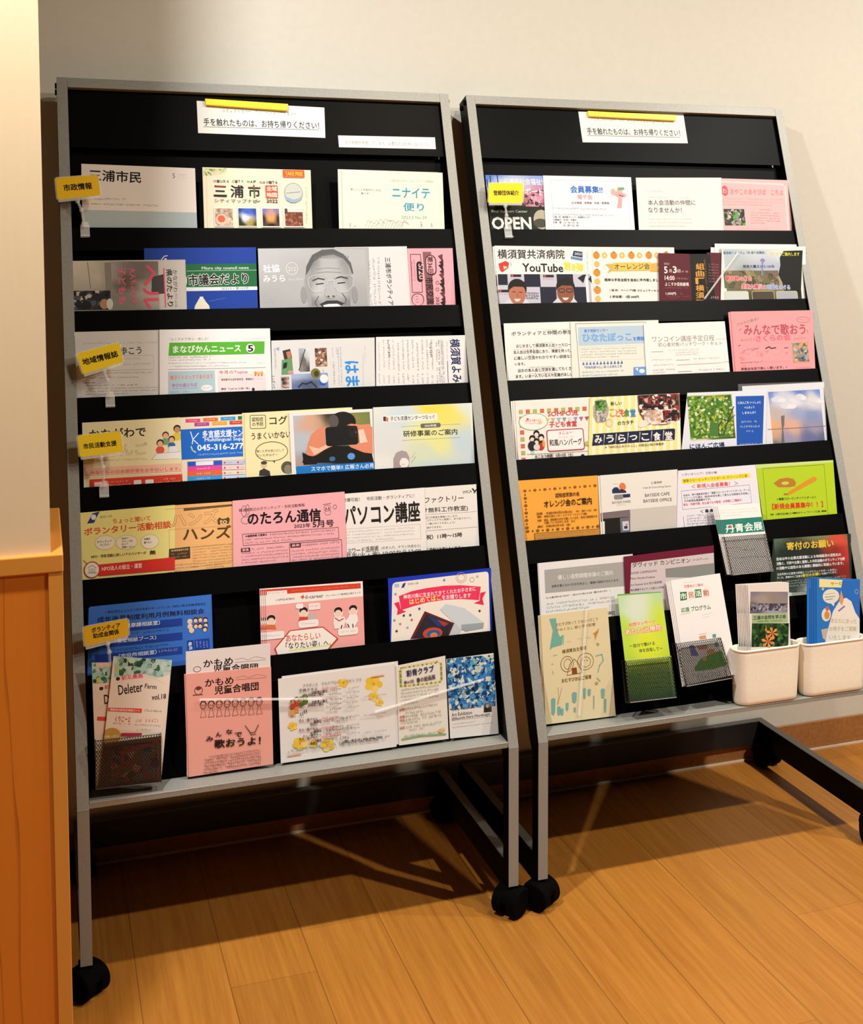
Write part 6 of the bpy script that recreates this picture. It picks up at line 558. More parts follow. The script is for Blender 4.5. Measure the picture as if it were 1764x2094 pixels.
('flyer','children’s cafeteria flyer with a red and olive checked border and family drawing','flyer',2,(0.02957,0.17927,0.81741),(1.0,0.00044,0.00222),(-0.00226,0.19586,0.98063),[(1.2,115.2),(163.7,115.3),(159.3,-38.0),(-0.4,-38.0)],'f0e8e0',0.8,[('Q',[(7.8,96.8),(16.6,96.6),(16.2,88.2),(7.4,88.4)],'b8b060'),('Q',[(22.8,96.8),(31.6,96.6),(31.2,88.2),(22.4,88.4)],'d8684a'),('Q',[(37.9,96.8),(46.8,96.6),(46.4,88.2),(37.5,88.4)],'b8b060'),('Q',[(53.1,96.8),(62.0,96.7),(61.6,88.2),(52.7,88.4)],'d8684a'),('Q',[(68.3,96.8),(77.2,96.7),(76.8,88.2),(67.9,88.3)],'b8b060'),('Q',[(83.6,96.9),(92.6,96.7),(92.1,88.2),(83.2,88.3)],'d8684a'),('Q',[(99.0,96.9),(108.0,96.7),(107.5,88.1),(98.5,88.3)],'b8b060'),('Q',[(114.4,96.9),(123.4,96.7),(123.0,88.1),(113.9,88.3)],'d8684a'),('Q',[(129.9,96.9),(139.0,96.7),(138.5,88.1),(129.4,88.3)],'b8b060'),('Q',[(145.4,96.9),(154.6,96.7),(154.1,88.1),(145.0,88.3)],'d8684a'),('Q',[(8.0,83.3),(16.8,83.1),(16.4,74.7),(7.6,74.9)],'d8684a'),('Q',[(7.7,69.8),(16.5,69.6),(16.1,61.2),(7.3,61.4)],'b8b060'),('Q',[(7.5,56.4),(16.2,56.1),(15.8,47.7),(7.1,48.0)],'d8684a'),('Q',[(7.2,42.9),(16.0,42.7),(15.6,34.3),(6.8,34.5)],'b8b060'),('Q',[(6.9,29.5),(15.7,29.2),(15.3,20.9),(6.5,21.1)],'d8684a'),('Q',[(6.7,16.1),(15.4,15.8),(15.0,7.5),(6.3,7.7)],'b8b060'),('Q',[(6.4,2.7),(15.1,2.4),(14.7,-5.9),(6.0,-5.6)],'d8684a'),('T','SOMPO流',69.3,85.9,134.3,85.6,9.58,'c83a3c',0.3),('E',37.2,71.9,31.4,17.25,'8ab07a'),('E',37.2,71.9,29.86,15.81,'f2ece4'),('Q',[(23.1,80.4),(29.4,77.6),(23.4,74.3)],'d84a4a'),('T','みんなで食べよう',20.0,74.2,53.9,74.5,5.27,'e85a44',0.4),('Q',[(46.7,73.1),(57.6,71.9),(49.2,64.5)],'f0c87a'),('G',18.8,69.0,54.2,68.6,3.35,'d86a5a'),('Q',[(63.3,77.4),(72.3,77.4),(67.4,68.9)],'c8c86a'),('Q',[(75.4,77.3),(84.4,77.3),(79.4,68.8)],'e8a87a'),('Q',[(87.5,77.2),(96.5,77.2),(91.6,68.7)],'8ab8d8'),('Q',[(99.7,77.0),(108.7,77.1),(103.8,68.5)],'6aa89a'),('Q',[(111.9,76.9),(121.0,77.0),(116.0,68.4)],'c8dce8'),('Q',[(124.2,76.8),(133.2,76.9),(128.2,68.3)],'8a9ad0'),('Q',[(136.4,76.7),(145.6,76.7),(140.5,68.2)],'a86a8a'),('Q',[(148.8,76.6),(157.9,76.6),(152.9,68.0)],'b8485a'),('T','子ども食堂',70.7,64.9,130.0,64.3,11.5,'e04a54',0.5),('RR',63.0,54.1,143.6,10.8,5.15,'b8384c'),('RR',64.9,52.1,141.7,12.8,4.12,'f4eee8'),('T','メニュー',89.2,46.4,118.4,46.8,6.23,'c83a54',0.3),('G',86.4,37.8,119.5,38.0,3.83,'d88a90'),('T','和風ハンバーグ',67.7,28.2,138.1,27.7,12.94,'2c2424',0.5),('E',41.6,48.7,6.43,6.23,'1a1614'),('E',41.4,45.9,4.38,4.31,'f2d8c4'),('E',32.1,39.6,6.43,6.23,'1a1614'),('E',31.8,36.7,4.38,4.31,'f2d8c4'),('E',51.2,41.0,6.43,6.23,'1a1614'),('E',51.0,38.1,4.38,4.31,'f2d8c4'),('E',50.9,27.7,6.43,6.23,'1a1614'),('E',50.7,24.8,4.38,4.31,'f2d8c4'),('E',40.4,33.1,6.43,6.23,'1a1614'),('E',40.2,30.3,4.38,4.31,'f2d8c4'),('E',30.4,24.6,8.75,9.58,'20242c'),('E',49.7,22.3,6.69,7.19,'b83a3c'),('E',40.0,21.6,6.69,6.23,'d8d4cc'),('E',55.4,28.0,3.09,7.19,'e8a03a'),('T','おこなう時間：5月13日（土）',35.1,3.1,116.5,2.6,7.67,'4a4440',0.3),('E',137.5,-1.6,4.12,3.83,'1c1818'),('L',[(18.8,9.4),(150.4,8.4)],1.2,'e0e0c8'),('E',149.0,22.7,5.15,4.79,'b8b86a'),('E',30.6,11.3,3.6,3.35,'a8d0d8')],None,[(-4,0,0.0013),(-8,-0.4,0.0025)],'pale left edge of a spare copy of the checked-border cafeteria flyer'),
('flyer','yellow-striped cafeteria flyer with navy bunting lettering and food photos','flyer',2,(0.17957,0.1771,0.81724),(1.0,0.0005,0.00252),(-0.00257,0.19586,0.98063),[(12.7,115.6),(216.7,115.1),(206.0,-37.9),(-4.2,-37.8)],'f2e48a',0.8,[('Q',[(18.2,115.8),(25.2,115.8),(14.4,-0.6),(7.0,-0.2)],'f4eed4'),('Q',[(33.9,115.8),(40.9,115.7),(30.1,-0.7),(22.6,-0.2)],'f4eed4'),('Q',[(49.7,115.7),(56.8,115.7),(45.8,-0.7),(38.2,-0.2)],'f4eed4'),('Q',[(65.5,115.7),(72.6,115.6),(61.5,-0.7),(54.0,-0.3)],'f4eed4'),('Q',[(81.4,115.6),(88.6,115.6),(77.4,-0.8),(69.8,-0.3)],'f4eed4'),('Q',[(97.4,115.6),(104.6,115.5),(93.3,-0.8),(85.6,-0.3)],'f4eed4'),('Q',[(113.5,115.5),(120.7,115.4),(109.2,-0.8),(101.6,-0.4)],'f4eed4'),('Q',[(129.6,115.5),(136.8,115.4),(125.3,-0.9),(117.6,-0.4)],'f4eed4'),('Q',[(145.8,115.4),(153.0,115.3),(141.4,-0.9),(133.7,-0.4)],'f4eed4'),('Q',[(162.0,115.3),(169.3,115.3),(157.6,-0.9),(149.8,-0.5)],'f4eed4'),('Q',[(178.4,115.3),(185.7,115.2),(173.8,-1.0),(166.0,-0.5)],'f4eed4'),('Q',[(194.8,115.2),(202.1,115.2),(190.1,-1.0),(182.3,-0.5)],'f4eed4'),('Q',[(211.2,115.2),(218.6,115.1),(206.5,-1.0),(198.7,-0.6)],'f4eed4'),('Q',[(17.8,96.1),(27.1,109.3),(38.1,111.2),(49.8,104.5),(53.0,89.5),(48.5,74.9),(37.9,63.1),(23.0,63.4),(16.6,76.5)],'b8a890'),('M',22.9,108.2,48.2,87.3,['4a7a3a','6a9a4a','2a4a20','8ab06a'],30,3,1.0),('M',21.1,87.3,44.9,65.2,['c8b8a8','a89888','e8e0d4','8a7a6a','6a8ab0'],30,3,1.0),('Q',[(118.6,114.4),(216.6,114.1),(213.1,65.4),(199.4,56.0),(176.3,51.0),(148.4,52.4),(127.2,63.5),(118.0,83.9)],'8a5a4a'),('M',120.9,114.8,212.0,74.3,['1a1614','3a2420','8a2a30','c8a890','e8dcd0','5a3a34','2a2a30','a83a40'],130,4,1.1),('M',130.5,83.3,199.2,53.5,['e8dcd8','d8c8c0','c8b0a4','f0a060','e8e4e0','b89a90','3a2a24'],60,3,1.0),('E',143.3,71.4,9.12,3.42,'c8a890'),('E',163.4,62.9,6.43,2.93,'e8924a'),('M',173.7,81.2,211.1,59.2,['1c1414','3a2020','8a2a2c','c8b0a8'],40,3,1.0),('T','新しい',57.6,100.7,82.3,101.0,7.82,'5a5440',0.2),('T','こ',54.0,82.0,65.5,82.2,15.15,'f0a04a',0.7),('T','ど',67.1,81.4,78.6,81.6,15.15,'e87a9a',0.7),('T','も',76.9,80.9,88.4,81.1,15.15,'d85a3a',0.7),('T','食',86.2,80.5,97.8,80.6,15.15,'4a9a4a',0.7),('T','堂',99.9,79.8,111.5,80.0,15.15,'3a8ac8',0.7),('E',50.6,62.4,7.51,8.31,'f4b87a'),('E',50.5,61.0,5.9,6.35,'f6dcc0'),('T','のカタチ',69.5,60.5,105.4,61.1,8.31,'5a5440',0.2),('Q',[(115.2,54.1),(121.7,63.8),(132.7,63.2),(140.5,56.6),(131.6,50.8),(117.5,49.0)],'f4e0d0'),('Q',[(13.4,39.8),(37.2,40.5),(34.3,19.0),(8.9,18.5)],'18204a'),('Q',[(39.7,40.1),(63.7,40.8),(60.6,19.2),(35.0,18.7)],'18204a'),('Q',[(66.1,40.4),(90.3,41.0),(87.2,19.4),(61.4,18.9)],'18204a'),('Q',[(92.7,40.7),(117.1,41.3),(113.9,19.7),(88.0,19.2)],'18204a'),('Q',[(119.5,41.0),(144.1,41.6),(140.9,19.9),(114.7,19.4)],'18204a'),('Q',[(146.5,41.3),(171.3,41.9),(168.0,20.1),(141.7,19.6)],'18204a'),('Q',[(173.7,41.6),(198.6,42.2),(195.4,20.3),(168.8,19.8)],'18204a'),('L',[(13.0,40.8),(195.3,42.4)],1.47,'101428'),('T','み',15.8,30.4,31.4,30.0,15.15,'f0ecdc',0.7),('T','う',41.8,30.1,57.5,29.8,14.66,'f0ecdc',0.7),('T','ら',67.9,29.9,83.7,29.5,14.66,'f0ecdc',0.7),('T','っ',94.2,29.7,110.1,29.3,9.77,'f0ecdc',0.7),('T','こ',120.7,29.5,136.7,29.1,13.68,'f0ecdc',0.7),('T','食',147.3,29.2,163.5,28.8,16.62,'f0ecdc',0.7),('T','堂',174.2,29.0,190.5,28.6,16.62,'f0ecdc',0.7),('T','※「NPO法人みうらっこ」の設立に向け準備中',37.1,14.0,169.3,13.3,5.38,'7a7440',0.2)],None,[],None),
('leaflet','leaflet with sunlit green leaves and a blue text panel,fourth pocket of right rack','leaflet',2,(0.38979,0.17722,0.81785),(0.99999,0.00074,0.00372),(-0.00379,0.19586,0.98062),[(24.9,115.1),(215.8,112.5),(194.9,-37.6),(-8.0,-37.1)],'dfe0ea',0.8,[('F',22.8,108.4,129.1,15.0,12,10,[(0,0,'8ab04a'),(0.2,0.2,'6a9a3a'),(0.5,0.2,'c8d0a0'),(0.8,0.1,'b8c06a'),(0.6,0.5,'b8b83a'),(0.3,0.6,'7aa84a'),(0,0.8,'c8d0b0'),(0.6,0.9,'3a6a2a'),(1,0.7,'4a5a2a'),(0.9,1,'3a4a20'),(0.2,1,'d0ccb0')]),('M',22.6,106.4,127.7,18.1,['4a7a22','7aa23a','98b44a','c8d090','b4b834','2e5a1c','dcdcc0','86a840','a0a02e','3a6a20'],330,3,0.75),('L',[(99.3,22.2),(113.9,51.6),(131.6,81.1)],2.23,'3a3020'),('L',[(90.7,22.7),(89.7,40.3),(103.0,57.2)],1.98,'3a3020'),('L',[(113.7,49.1),(132.6,63.3)],1.49,'3a3020'),('Q',[(73.4,48.7),(90.8,50.3),(87.7,21.6),(67.7,21.5)],'4a7a34'),('Q',[(138.6,102.6),(207.7,101.0),(192.8,-0.3),(130.4,0.3)],'1a54b4'),('T','にほんごを いっしょに',142.6,88.7,197.9,87.6,5.45,'e0ecf8',0.3),('T','べんきょう',156.3,77.9,180.9,77.7,4.96,'e0ecf8',0.3),('T','しませんか？',151.0,66.9,183.2,66.4,4.96,'e0ecf8',0.3),('G',146.1,48.4,185.7,47.4,4.46,'c8daf0'),('G',142.1,38.5,189.9,37.0,4.46,'c8daf0'),('G',156.4,28.1,175.9,27.5,4.46,'c8daf0'),('G',137.5,1.9,189.9,0.3,2.48,'c8daf0'),('T','にほんご広場',19.2,3.8,100.7,3.0,10.9,'1c2c5a',0.5)],None,[],None),
('leaflet','sunset sky and sea photo leaflet,right end of fourth pocket of the right rack','leaflet',2,(0.54443,0.17951,0.81643),(0.99999,0.00089,0.00447),(-0.00456,0.19586,0.98062),[(3.6,124.9),(208.1,125.2),(198.5,-37.9),(-1.1,-38.0)],'dcdce4',0.8,[('F',65.4,109.9,195.1,-6.4,14,12,[(0,0,'2a6ac8'),(0.6,0,'2464c0'),(1,0,'3a78cc'),(0.2,0.15,'c8cce0'),(0.5,0.2,'dcdce4'),(0.85,0.2,'d8d4d8'),(0.1,0.4,'b8a8a4'),(0.5,0.4,'8a98c0'),(0.8,0.5,'6a80b8'),(0,0.65,'e8a055'),(0.4,0.66,'d8a080'),(0.8,0.68,'8a80a0'),(0,0.75,'c8986a'),(0.3,0.85,'8a80a0'),(0.7,0.85,'34468c'),(1,0.95,'1c2c68'),(0,1,'5a4a50')]),('L',[(56.3,30.3),(123.4,29.7),(199.5,29.7)],1.52,'4a2c2c'),('Q',[(91.2,56.7),(100.4,58.8),(97.4,38.3),(93.3,28.3),(90.3,28.4)],'4a4048'),('Q',[(90.9,28.4),(93.8,28.2),(93.6,0.1),(85.5,0.0)],'3a343c'),('E',88.8,92.8,17.5,6.58,'d4d4e2'),('E',97.5,90.4,10.5,4.61,'e4e0e4'),('E',111.1,78.9,20.42,7.59,'d4d4e2'),('E',119.9,76.4,12.25,5.31,'e4e0e4'),('E',143.3,95.5,11.67,7.09,'d4d4e2'),('E',152.1,93.0,7.0,4.96,'e4e0e4'),('E',184.8,85.7,17.5,5.57,'d4d4e2'),('E',193.7,83.2,10.5,3.9,'e4e0e4')],None,[],None),
('flyer','orange family-meeting flyer with an ornamental brown border,left end of fifth pocket','flyer',2,(0.02338,0.12932,0.66532),(0.99995,-0.00194,-0.00973),(0.00992,0.19585,0.98058),[(-6.7,117.5),(163.3,118.7),(157.4,-38.0),(2.2,-37.9)],'f6a83e',0.8,[('E',6.4,96.8,3.55,2.81,'8a5a1c'),('E',16.9,96.9,2.03,1.87,'8a5a1c'),('E',27.4,97.1,3.55,2.81,'8a5a1c'),('E',37.9,97.2,2.03,1.87,'8a5a1c'),('E',48.5,97.4,3.55,2.81,'8a5a1c'),('E',59.1,97.6,2.03,1.87,'8a5a1c'),('E',69.7,97.7,3.55,2.81,'8a5a1c'),('E',80.4,97.9,2.03,1.87,'8a5a1c'),('E',91.1,98.0,3.55,2.81,'8a5a1c'),('E',101.8,98.2,2.03,1.87,'8a5a1c'),('E',112.6,98.4,3.55,2.81,'8a5a1c'),('E',123.4,98.5,2.03,1.87,'8a5a1c'),('E',134.2,98.7,3.55,2.81,'8a5a1c'),('E',145.0,98.8,2.03,1.87,'8a5a1c'),('E',155.9,99.0,3.55,2.81,'8a5a1c'),('E',6.4,89.7,2.03,1.87,'8a5a1c'),('E',6.4,82.7,3.55,2.81,'8a5a1c'),('E',6.4,75.6,2.03,1.87,'8a5a1c'),('E',6.4,68.6,3.55,2.81,'8a5a1c'),('E',6.4,61.5,2.03,1.87,'8a5a1c'),('E',6.4,54.5,3.55,2.81,'8a5a1c'),('E',6.3,47.5,2.03,1.87,'8a5a1c'),('E',6.3,40.4,3.55,2.81,'8a5a1c'),('E',6.3,33.4,2.03,1.87,'8a5a1c'),('E',6.3,26.4,3.55,2.81,'8a5a1c'),('E',6.3,19.4,2.03,1.87,'8a5a1c'),('E',7.1,19.3,3.55,2.81,'8a5a1c'),('E',17.6,19.3,2.03,1.87,'8a5a1c'),('E',28.0,19.3,3.55,2.81,'8a5a1c'),('E',38.5,19.3,2.03,1.87,'8a5a1c'),('E',49.0,19.3,3.55,2.81,'8a5a1c'),('E',59.6,19.3,2.03,1.87,'8a5a1c'),('E',70.2,19.3,3.55,2.81,'8a5a1c'),('E',80.8,19.3,2.03,1.87,'8a5a1c'),('E',91.4,19.3,3.55,2.81,'8a5a1c'),('E',102.1,19.3,2.03,1.87,'8a5a1c'),('E',112.8,19.3,3.55,2.81,'8a5a1c'),('E',123.6,19.3,2.03,1.87,'8a5a1c'),('E',134.4,19.3,3.55,2.81,'8a5a1c'),('E',145.2,19.3,2.03,1.87,'8a5a1c'),('E',156.0,19.3,3.55,2.81,'8a5a1c'),('T','認知症家族の会',69.8,84.6,121.1,85.4,8.42,'5a3810',0.3),('T','オレンジ会のご案内',44.5,69.1,146.3,70.1,13.57,'3a240c',0.4),('T','日時\u3000令和5年5月23日(火)\u300010：00～12：00',28.4,51.2,156.0,51.3,4.68,'6a4414',0.2),('T','場所\u3000市民交流センター ニナイテ（ベイシア3階）',28.5,45.6,134.5,45.5,4.68,'6a4414',0.2),('T','対象\u3000現在、認知症の方を介護している方、身近に認知症の方',28.5,38.5,156.5,39.3,4.68,'6a4414',0.2),('T','介護している方がいる方\u3000など',42.0,33.4,108.6,33.3,4.68,'6a4414',0.2),('T','締切\u3000令和5年5月19日（金）',28.3,26.8,97.7,26.9,4.68,'6a4414',0.2),('Q',[(20.8,14.2),(159.8,13.8),(158.6,-2.8),(21.0,-1.5)],'c88a3a'),('L',[(159.8,13.8),(20.8,14.2),(21.0,-1.5)],0.94,'6a4414'),('G',25.6,9.7,150.3,9.6,3.27,'5a3810'),('G',25.2,3.6,125.4,3.5,3.27,'5a3810')],None,[],None),
('brochure','cream bayside cafe brochure with an orange sun and blue hills logo','brochure',2,(0.18796,0.12725,0.66566),(0.99999,-0.00088,-0.00439),(0.00448,0.19586,0.98062),[(3.7,116.8),(177.0,119.0),(169.2,-38.0),(-1.2,-38.0)],'e8e2da',0.8,[('E',50.9,91.5,7.42,8.13,'e0784a'),('Q',[(27.4,79.7),(27.4,86.9),(32.9,91.4),(39.6,91.5),(44.5,85.8),(48.6,86.1),(57.6,81.4),(58.0,78.7)],'1c2c5a'),('Q',[(41.8,84.8),(48.7,87.5),(57.8,83.1),(58.9,79.6),(44.0,79.6)],'3a2a2c'),('L',[(27.8,78.7),(66.8,78.1)],1.44,'e4e8ec'),('Q',[(37.0,76.2),(66.7,76.7),(66.4,69.9),(43.2,69.5)],'1c2c5a'),('RR',30.3,76.6,51.0,67.0,3.71,'8a8a86'),('G',30.5,98.3,41.5,98.1,1.91,'8a8a8a'),('T','BAYSIDE SHARE',25.8,61.4,66.3,61.7,4.78,'8a8680',0.1),('G',35.3,56.0,55.0,56.1,1.91,'aaa6a0'),('T','三浦海岸',114.7,95.1,139.5,95.6,4.78,'6a6660',0),('T','Cafe & Coworking Space',96.1,86.0,158.9,86.1,3.83,'8a8680',0),('T','BAYSIDE CAFE',99.2,71.2,154.8,71.6,6.22,'7a7670',0.1),('T','BAYSIDE OFFICE',94.9,60.3,158.7,59.6,6.22,'7a7670',0.1),('Q',[(3.0,43.3),(63.2,45.4),(60.0,-2.0),(3.0,-2.6)],'17120f'),('Q',[(3.0,43.3),(63.2,45.4),(62.6,31.5),(2.6,31.3)],'7a6a6c'),('Q',[(1.6,26.1),(6.1,26.3),(4.7,-1.5),(0.4,-1.2)],'e8e4de'),('Q',[(39.9,30.2),(62.0,31.0),(60.0,-2.0),(39.4,-1.0)],'6a6a74'),('Q',[(44.6,23.1),(58.7,23.3),(58.2,5.3),(44.7,5.3)],'c8ccd4'),('Q',[(47.6,13.8),(55.2,13.9),(55.2,8.4),(47.7,8.5)],'22305a'),('E',53.5,16.5,2.39,2.39,'e0784a'),('Q',[(63.8,45.9),(172.6,47.1),(171.0,-0.5),(60.8,-2.1)],'ccc4bc')],None,[(-4,-0.5,0.0013)],'cream left edge of a second bayside cafe brochure'),
('flyer','white senior softball recruitment flyer with a yellow highlighted heading','flyer',2,(0.35229,0.12594,0.66662),(1.0,0.00052,0.00262),(-0.00268,0.19586,0.98063),[(14.1,114.8),(196.2,115.5),(199.6,-38.0),(-4.6,-37.7)],'e8e4ee',0.8,[('T','いきいきシニア！元気の輪',22.1,106.0,103.0,105.6,5.3,'5a565e',0.1),('Q',[(20.7,97.8),(179.9,99.1),(179.8,89.7),(20.7,87.0)],'f2e03a'),('T','健康スローピッチソフトボール マリーンズ三浦',23.0,93.2,173.1,94.1,6.27,'8a6a2a',0.3),('T','＜ 新規入会者募集！ ＞',41.7,80.7,150.1,80.2,8.68,'d84a4c',0.4),('L',[(17.4,73.2),(176.7,75.0),(178.5,38.1),(16.5,35.9),(17.4,73.2)],0.72,'8a8690'),('T','当会は、熟々高齢者対象の「健康スローピッチソフトボール」チーム',21.2,64.2,176.2,65.1,4.58,'5a565e',0.1),('T','マリーンズ三浦は、結成4年目を期して更なる充実強化を目指し',21.5,58.3,174.9,58.2,4.58,'5a565e',0.1),('T','只今新規会員募集中です。',21.7,52.5,83.4,52.4,4.58,'5a565e',0.1),('T','男女・年齢不問、初心者でも大歓迎・お気軽にご連絡を！',19.3,45.4,156.3,45.7,5.3,'e05a50',0.2),('T','＜ 募 集 ＞',56.5,29.0,97.9,29.8,6.27,'3a363e',0.4),('G',24.8,22.7,91.4,21.5,3.86,'6a6670'),('G',24.2,17.2,90.9,15.9,3.86,'6a6670'),('G',23.7,11.6,90.3,10.4,3.86,'6a6670'),('G',23.1,6.1,89.7,4.8,3.86,'6a6670'),('G',22.6,0.6,60.1,-0.2,3.86,'6a6670'),('L',[(16.5,22.3),(17.5,-0.9)],0.72,'8a8690')],None,[],None),
('flyer','lime-green softball flyer with a brown glove and bat drawing,right end of fifth pocket','flyer',2,(0.55334,0.12511,0.66565),(1.0,-0.00051,-0.00257),(0.00262,0.19586,0.98063),[(-5.9,117.2),(185.0,115.9),(180.7,-38.0),(1.9,-38.0)],'b4cf24',0.8,[('Q',[(-5.9,117.2),(185.0,115.9),(185.0,111.3),(-6.1,109.7)],'c8dc8a'),('L',[(9.6,1.0),(10.0,108.0),(161.0,107.6),(159.2,0.3)],0.74,'4a5a18'),('Q',[(32.8,75.9),(48.3,84.4),(66.1,85.8),(81.9,82.4),(87.9,74.4),(84.7,67.1),(69.8,65.5),(43.5,67.2)],'b87a2c'),('E',61.3,74.6,9.23,3.47,'c4cf4a'),('Q',[(68.8,56.8),(115.6,77.8),(132.8,84.3),(141.3,80.0),(136.1,74.0),(120.5,68.6),(77.2,52.5),(64.9,48.3),(60.8,51.0)],'d8922c'),('E',60.0,51.6,5.19,1.98,'a8742c'),('T','＜健康スローピッチソフトボール＞',36.5,42.7,133.8,40.7,5.45,'2a3410',0.3),('T','【新規会員募集中！！】',24.7,28.0,148.5,25.1,11.88,'d83a1c',0.9),('T','対象：三浦市在住60歳以上で健康な方 チーム「マリーンズ三浦」事務局',17.8,12.1,155.8,10.4,4.21,'2a3410',0.3)],None,[],None),
('flyer','white posture-class flyer with a grey heading block,left end of sixth pocket','flyer',2,(0.03844,0.08114,0.52265),(0.99954,-0.00592,-0.02966),(0.03025,0.19577,0.98018),[(-1.2,107.6),(199.8,114.3),(193.7,-38.0),(0.4,-38.0)],'e8e4e2',0.8,[('Q',[(10.5,94.1),(192.3,100.8),(191.7,53.6),(10.4,50.0)],'a8a6a2'),('T','優しい姿勢調整体操のご案内',37.8,78.2,154.4,80.7,8.86,'d8d6d2',0.6),('T','姿勢を整える4つ引きを知ると、健康の秘訣が分かります。',24.2,62.3,168.0,65.7,5.01,'3a3836',0.2),('G',37.4,91.2,129.7,92.8,2.31,'c8c6c2'),('T','丸いお腹が持ち出てきます？ ～前々からの気になる足・腰辺も治ります。～',11.5,41.1,148.1,47.2,3.47,'3a3836',0.2),('G',11.6,29.5,155.1,33.8,4.24,'4a4846'),('G',11.2,22.6,154.7,26.7,4.24,'4a4846'),('G',10.9,15.7,102.0,18.2,4.24,'4a4846'),('L',[(131.5,6.3),(153.9,6.3),(153.9,-5.0),(131.5,-5.0),(131.5,6.3)],0.96,'1c1c1c'),('T','お申込',136.8,2.8,152.2,3.3,4.62,'1c1c1c',0.5)],None,[(-1.5,-0.6,0.0013)],'white left edge of a second posture-class flyer'),
('leaflet','maroon-edged piano recital leaflet,sixth pocket of the right rack','leaflet',2,(0.21601,0.0783,0.51914),(0.9996,-0.00551,-0.02759),(0.02813,0.19579,0.98024),[(1.5,109.0),(203.5,120.1),(198.1,-38.0),(-0.5,-38.0)],'6e1230',0.8,[('Q',[(17.0,95.7),(202.4,105.4),(199.1,-4.0),(6.6,-0.5)],'d2c4c6'),('T','ダヴィッド カンピニオン',19.0,91.3,148.3,93.8,9.87,'4a4448',0.3),('G',152.5,94.0,189.9,94.7,4.74,'8a8088'),('T','DAVID CAMPIGNON',14.7,76.0,71.5,77.4,4.34,'6a6064',0.2),('T','Piano Recital Dreams',14.0,65.7,67.1,66.1,3.95,'6a6064',0.2),('T','Art Festival 2nd 恋の芸術祭',12.8,53.2,82.1,55.1,4.74,'6a6064',0.2),('T','魂を観察するピアノの詩人の共演',12.2,43.3,84.8,44.6,4.34,'6a6064',0.2),('Q',[(91.3,80.4),(203.3,85.0),(202.4,56.5),(91.1,63.4)],'8a8a86')],None,[],None),
('flyer','dark green donation-appeal flyer with yellow heading and a red blossom,right end of sixth pocket','flyer',2,(0.54003,0.0781,0.51811),(0.9993,-0.0073,-0.03655),(0.03728,0.19573,0.97995),[(18.2,117.7),(207.6,120.8),(199.3,-37.9),(-5.8,-37.6)],'24342a',0.8,[('F',19.5,128.1,198.4,-10.4,12,12,[(0,0,'5a6a58'),(0.6,0,'7a8058'),(1,0,'5a6a40'),(0.9,0.15,'d8503a'),(1,0.35,'c8382c'),(0.85,0.3,'8a2a24'),(0.5,0.3,'24282a'),(0.2,0.3,'1c2a24'),(0.2,0.7,'1c2c24'),(0.7,0.7,'1a2420'),(0.95,0.6,'8a2420'),(0.4,1,'c8ccc4'),(0,1,'8a9890'),(0.2,0.85,'38483e')]),('T','寄付のお願い',49.4,101.3,162.8,103.5,15.69,'e8c23a',0.7),('T','当会は中小企業支援活動による地域経済の活性化の',22.6,76.7,179.3,79.0,6.19,'e8ece8',0.5),('T','活動と、行政や企業と連携した市民協働のボランティア分野',21.9,67.2,188.0,69.7,6.19,'e8ece8',0.5),('T','の活動や公益性のある課題に積極的に取組んでいます。',21.2,57.7,184.7,60.9,6.19,'e8ece8',0.5),('T','当会市民の公益性の評価とノンプリフットサポートを行い、',22.3,45.6,167.7,48.2,4.95,'dce0dc',0.3),('T','ました。皆様方のご支援を',21.8,39.0,81.3,39.6,4.54,'dce0dc',0.3),('T','寄付のお願い',81.8,40.0,128.9,42.2,4.95,'e8d83a',0.4),('T','を設けています。',130.1,41.7,166.7,43.2,4.54,'dce0dc',0.3),('G',21.6,30.3,188.8,33.6,3.72,'ccd2cc'),('G',21.3,25.4,188.4,28.6,3.72,'ccd2cc'),('G',20.9,20.5,121.3,22.3,3.72,'ccd2cc'),('Q',[(2.9,7.0),(87.6,8.5),(87.0,1.2),(2.9,0.4)],'c8ccc4'),('T','〒238 三浦市 ボランティア',51.7,7.4,86.3,8.1,3.72,'4a544c',0.2),('L',[(4.8,50.2),(3.0,0.9)],1.65,'8ac8b0')],None,[],None),
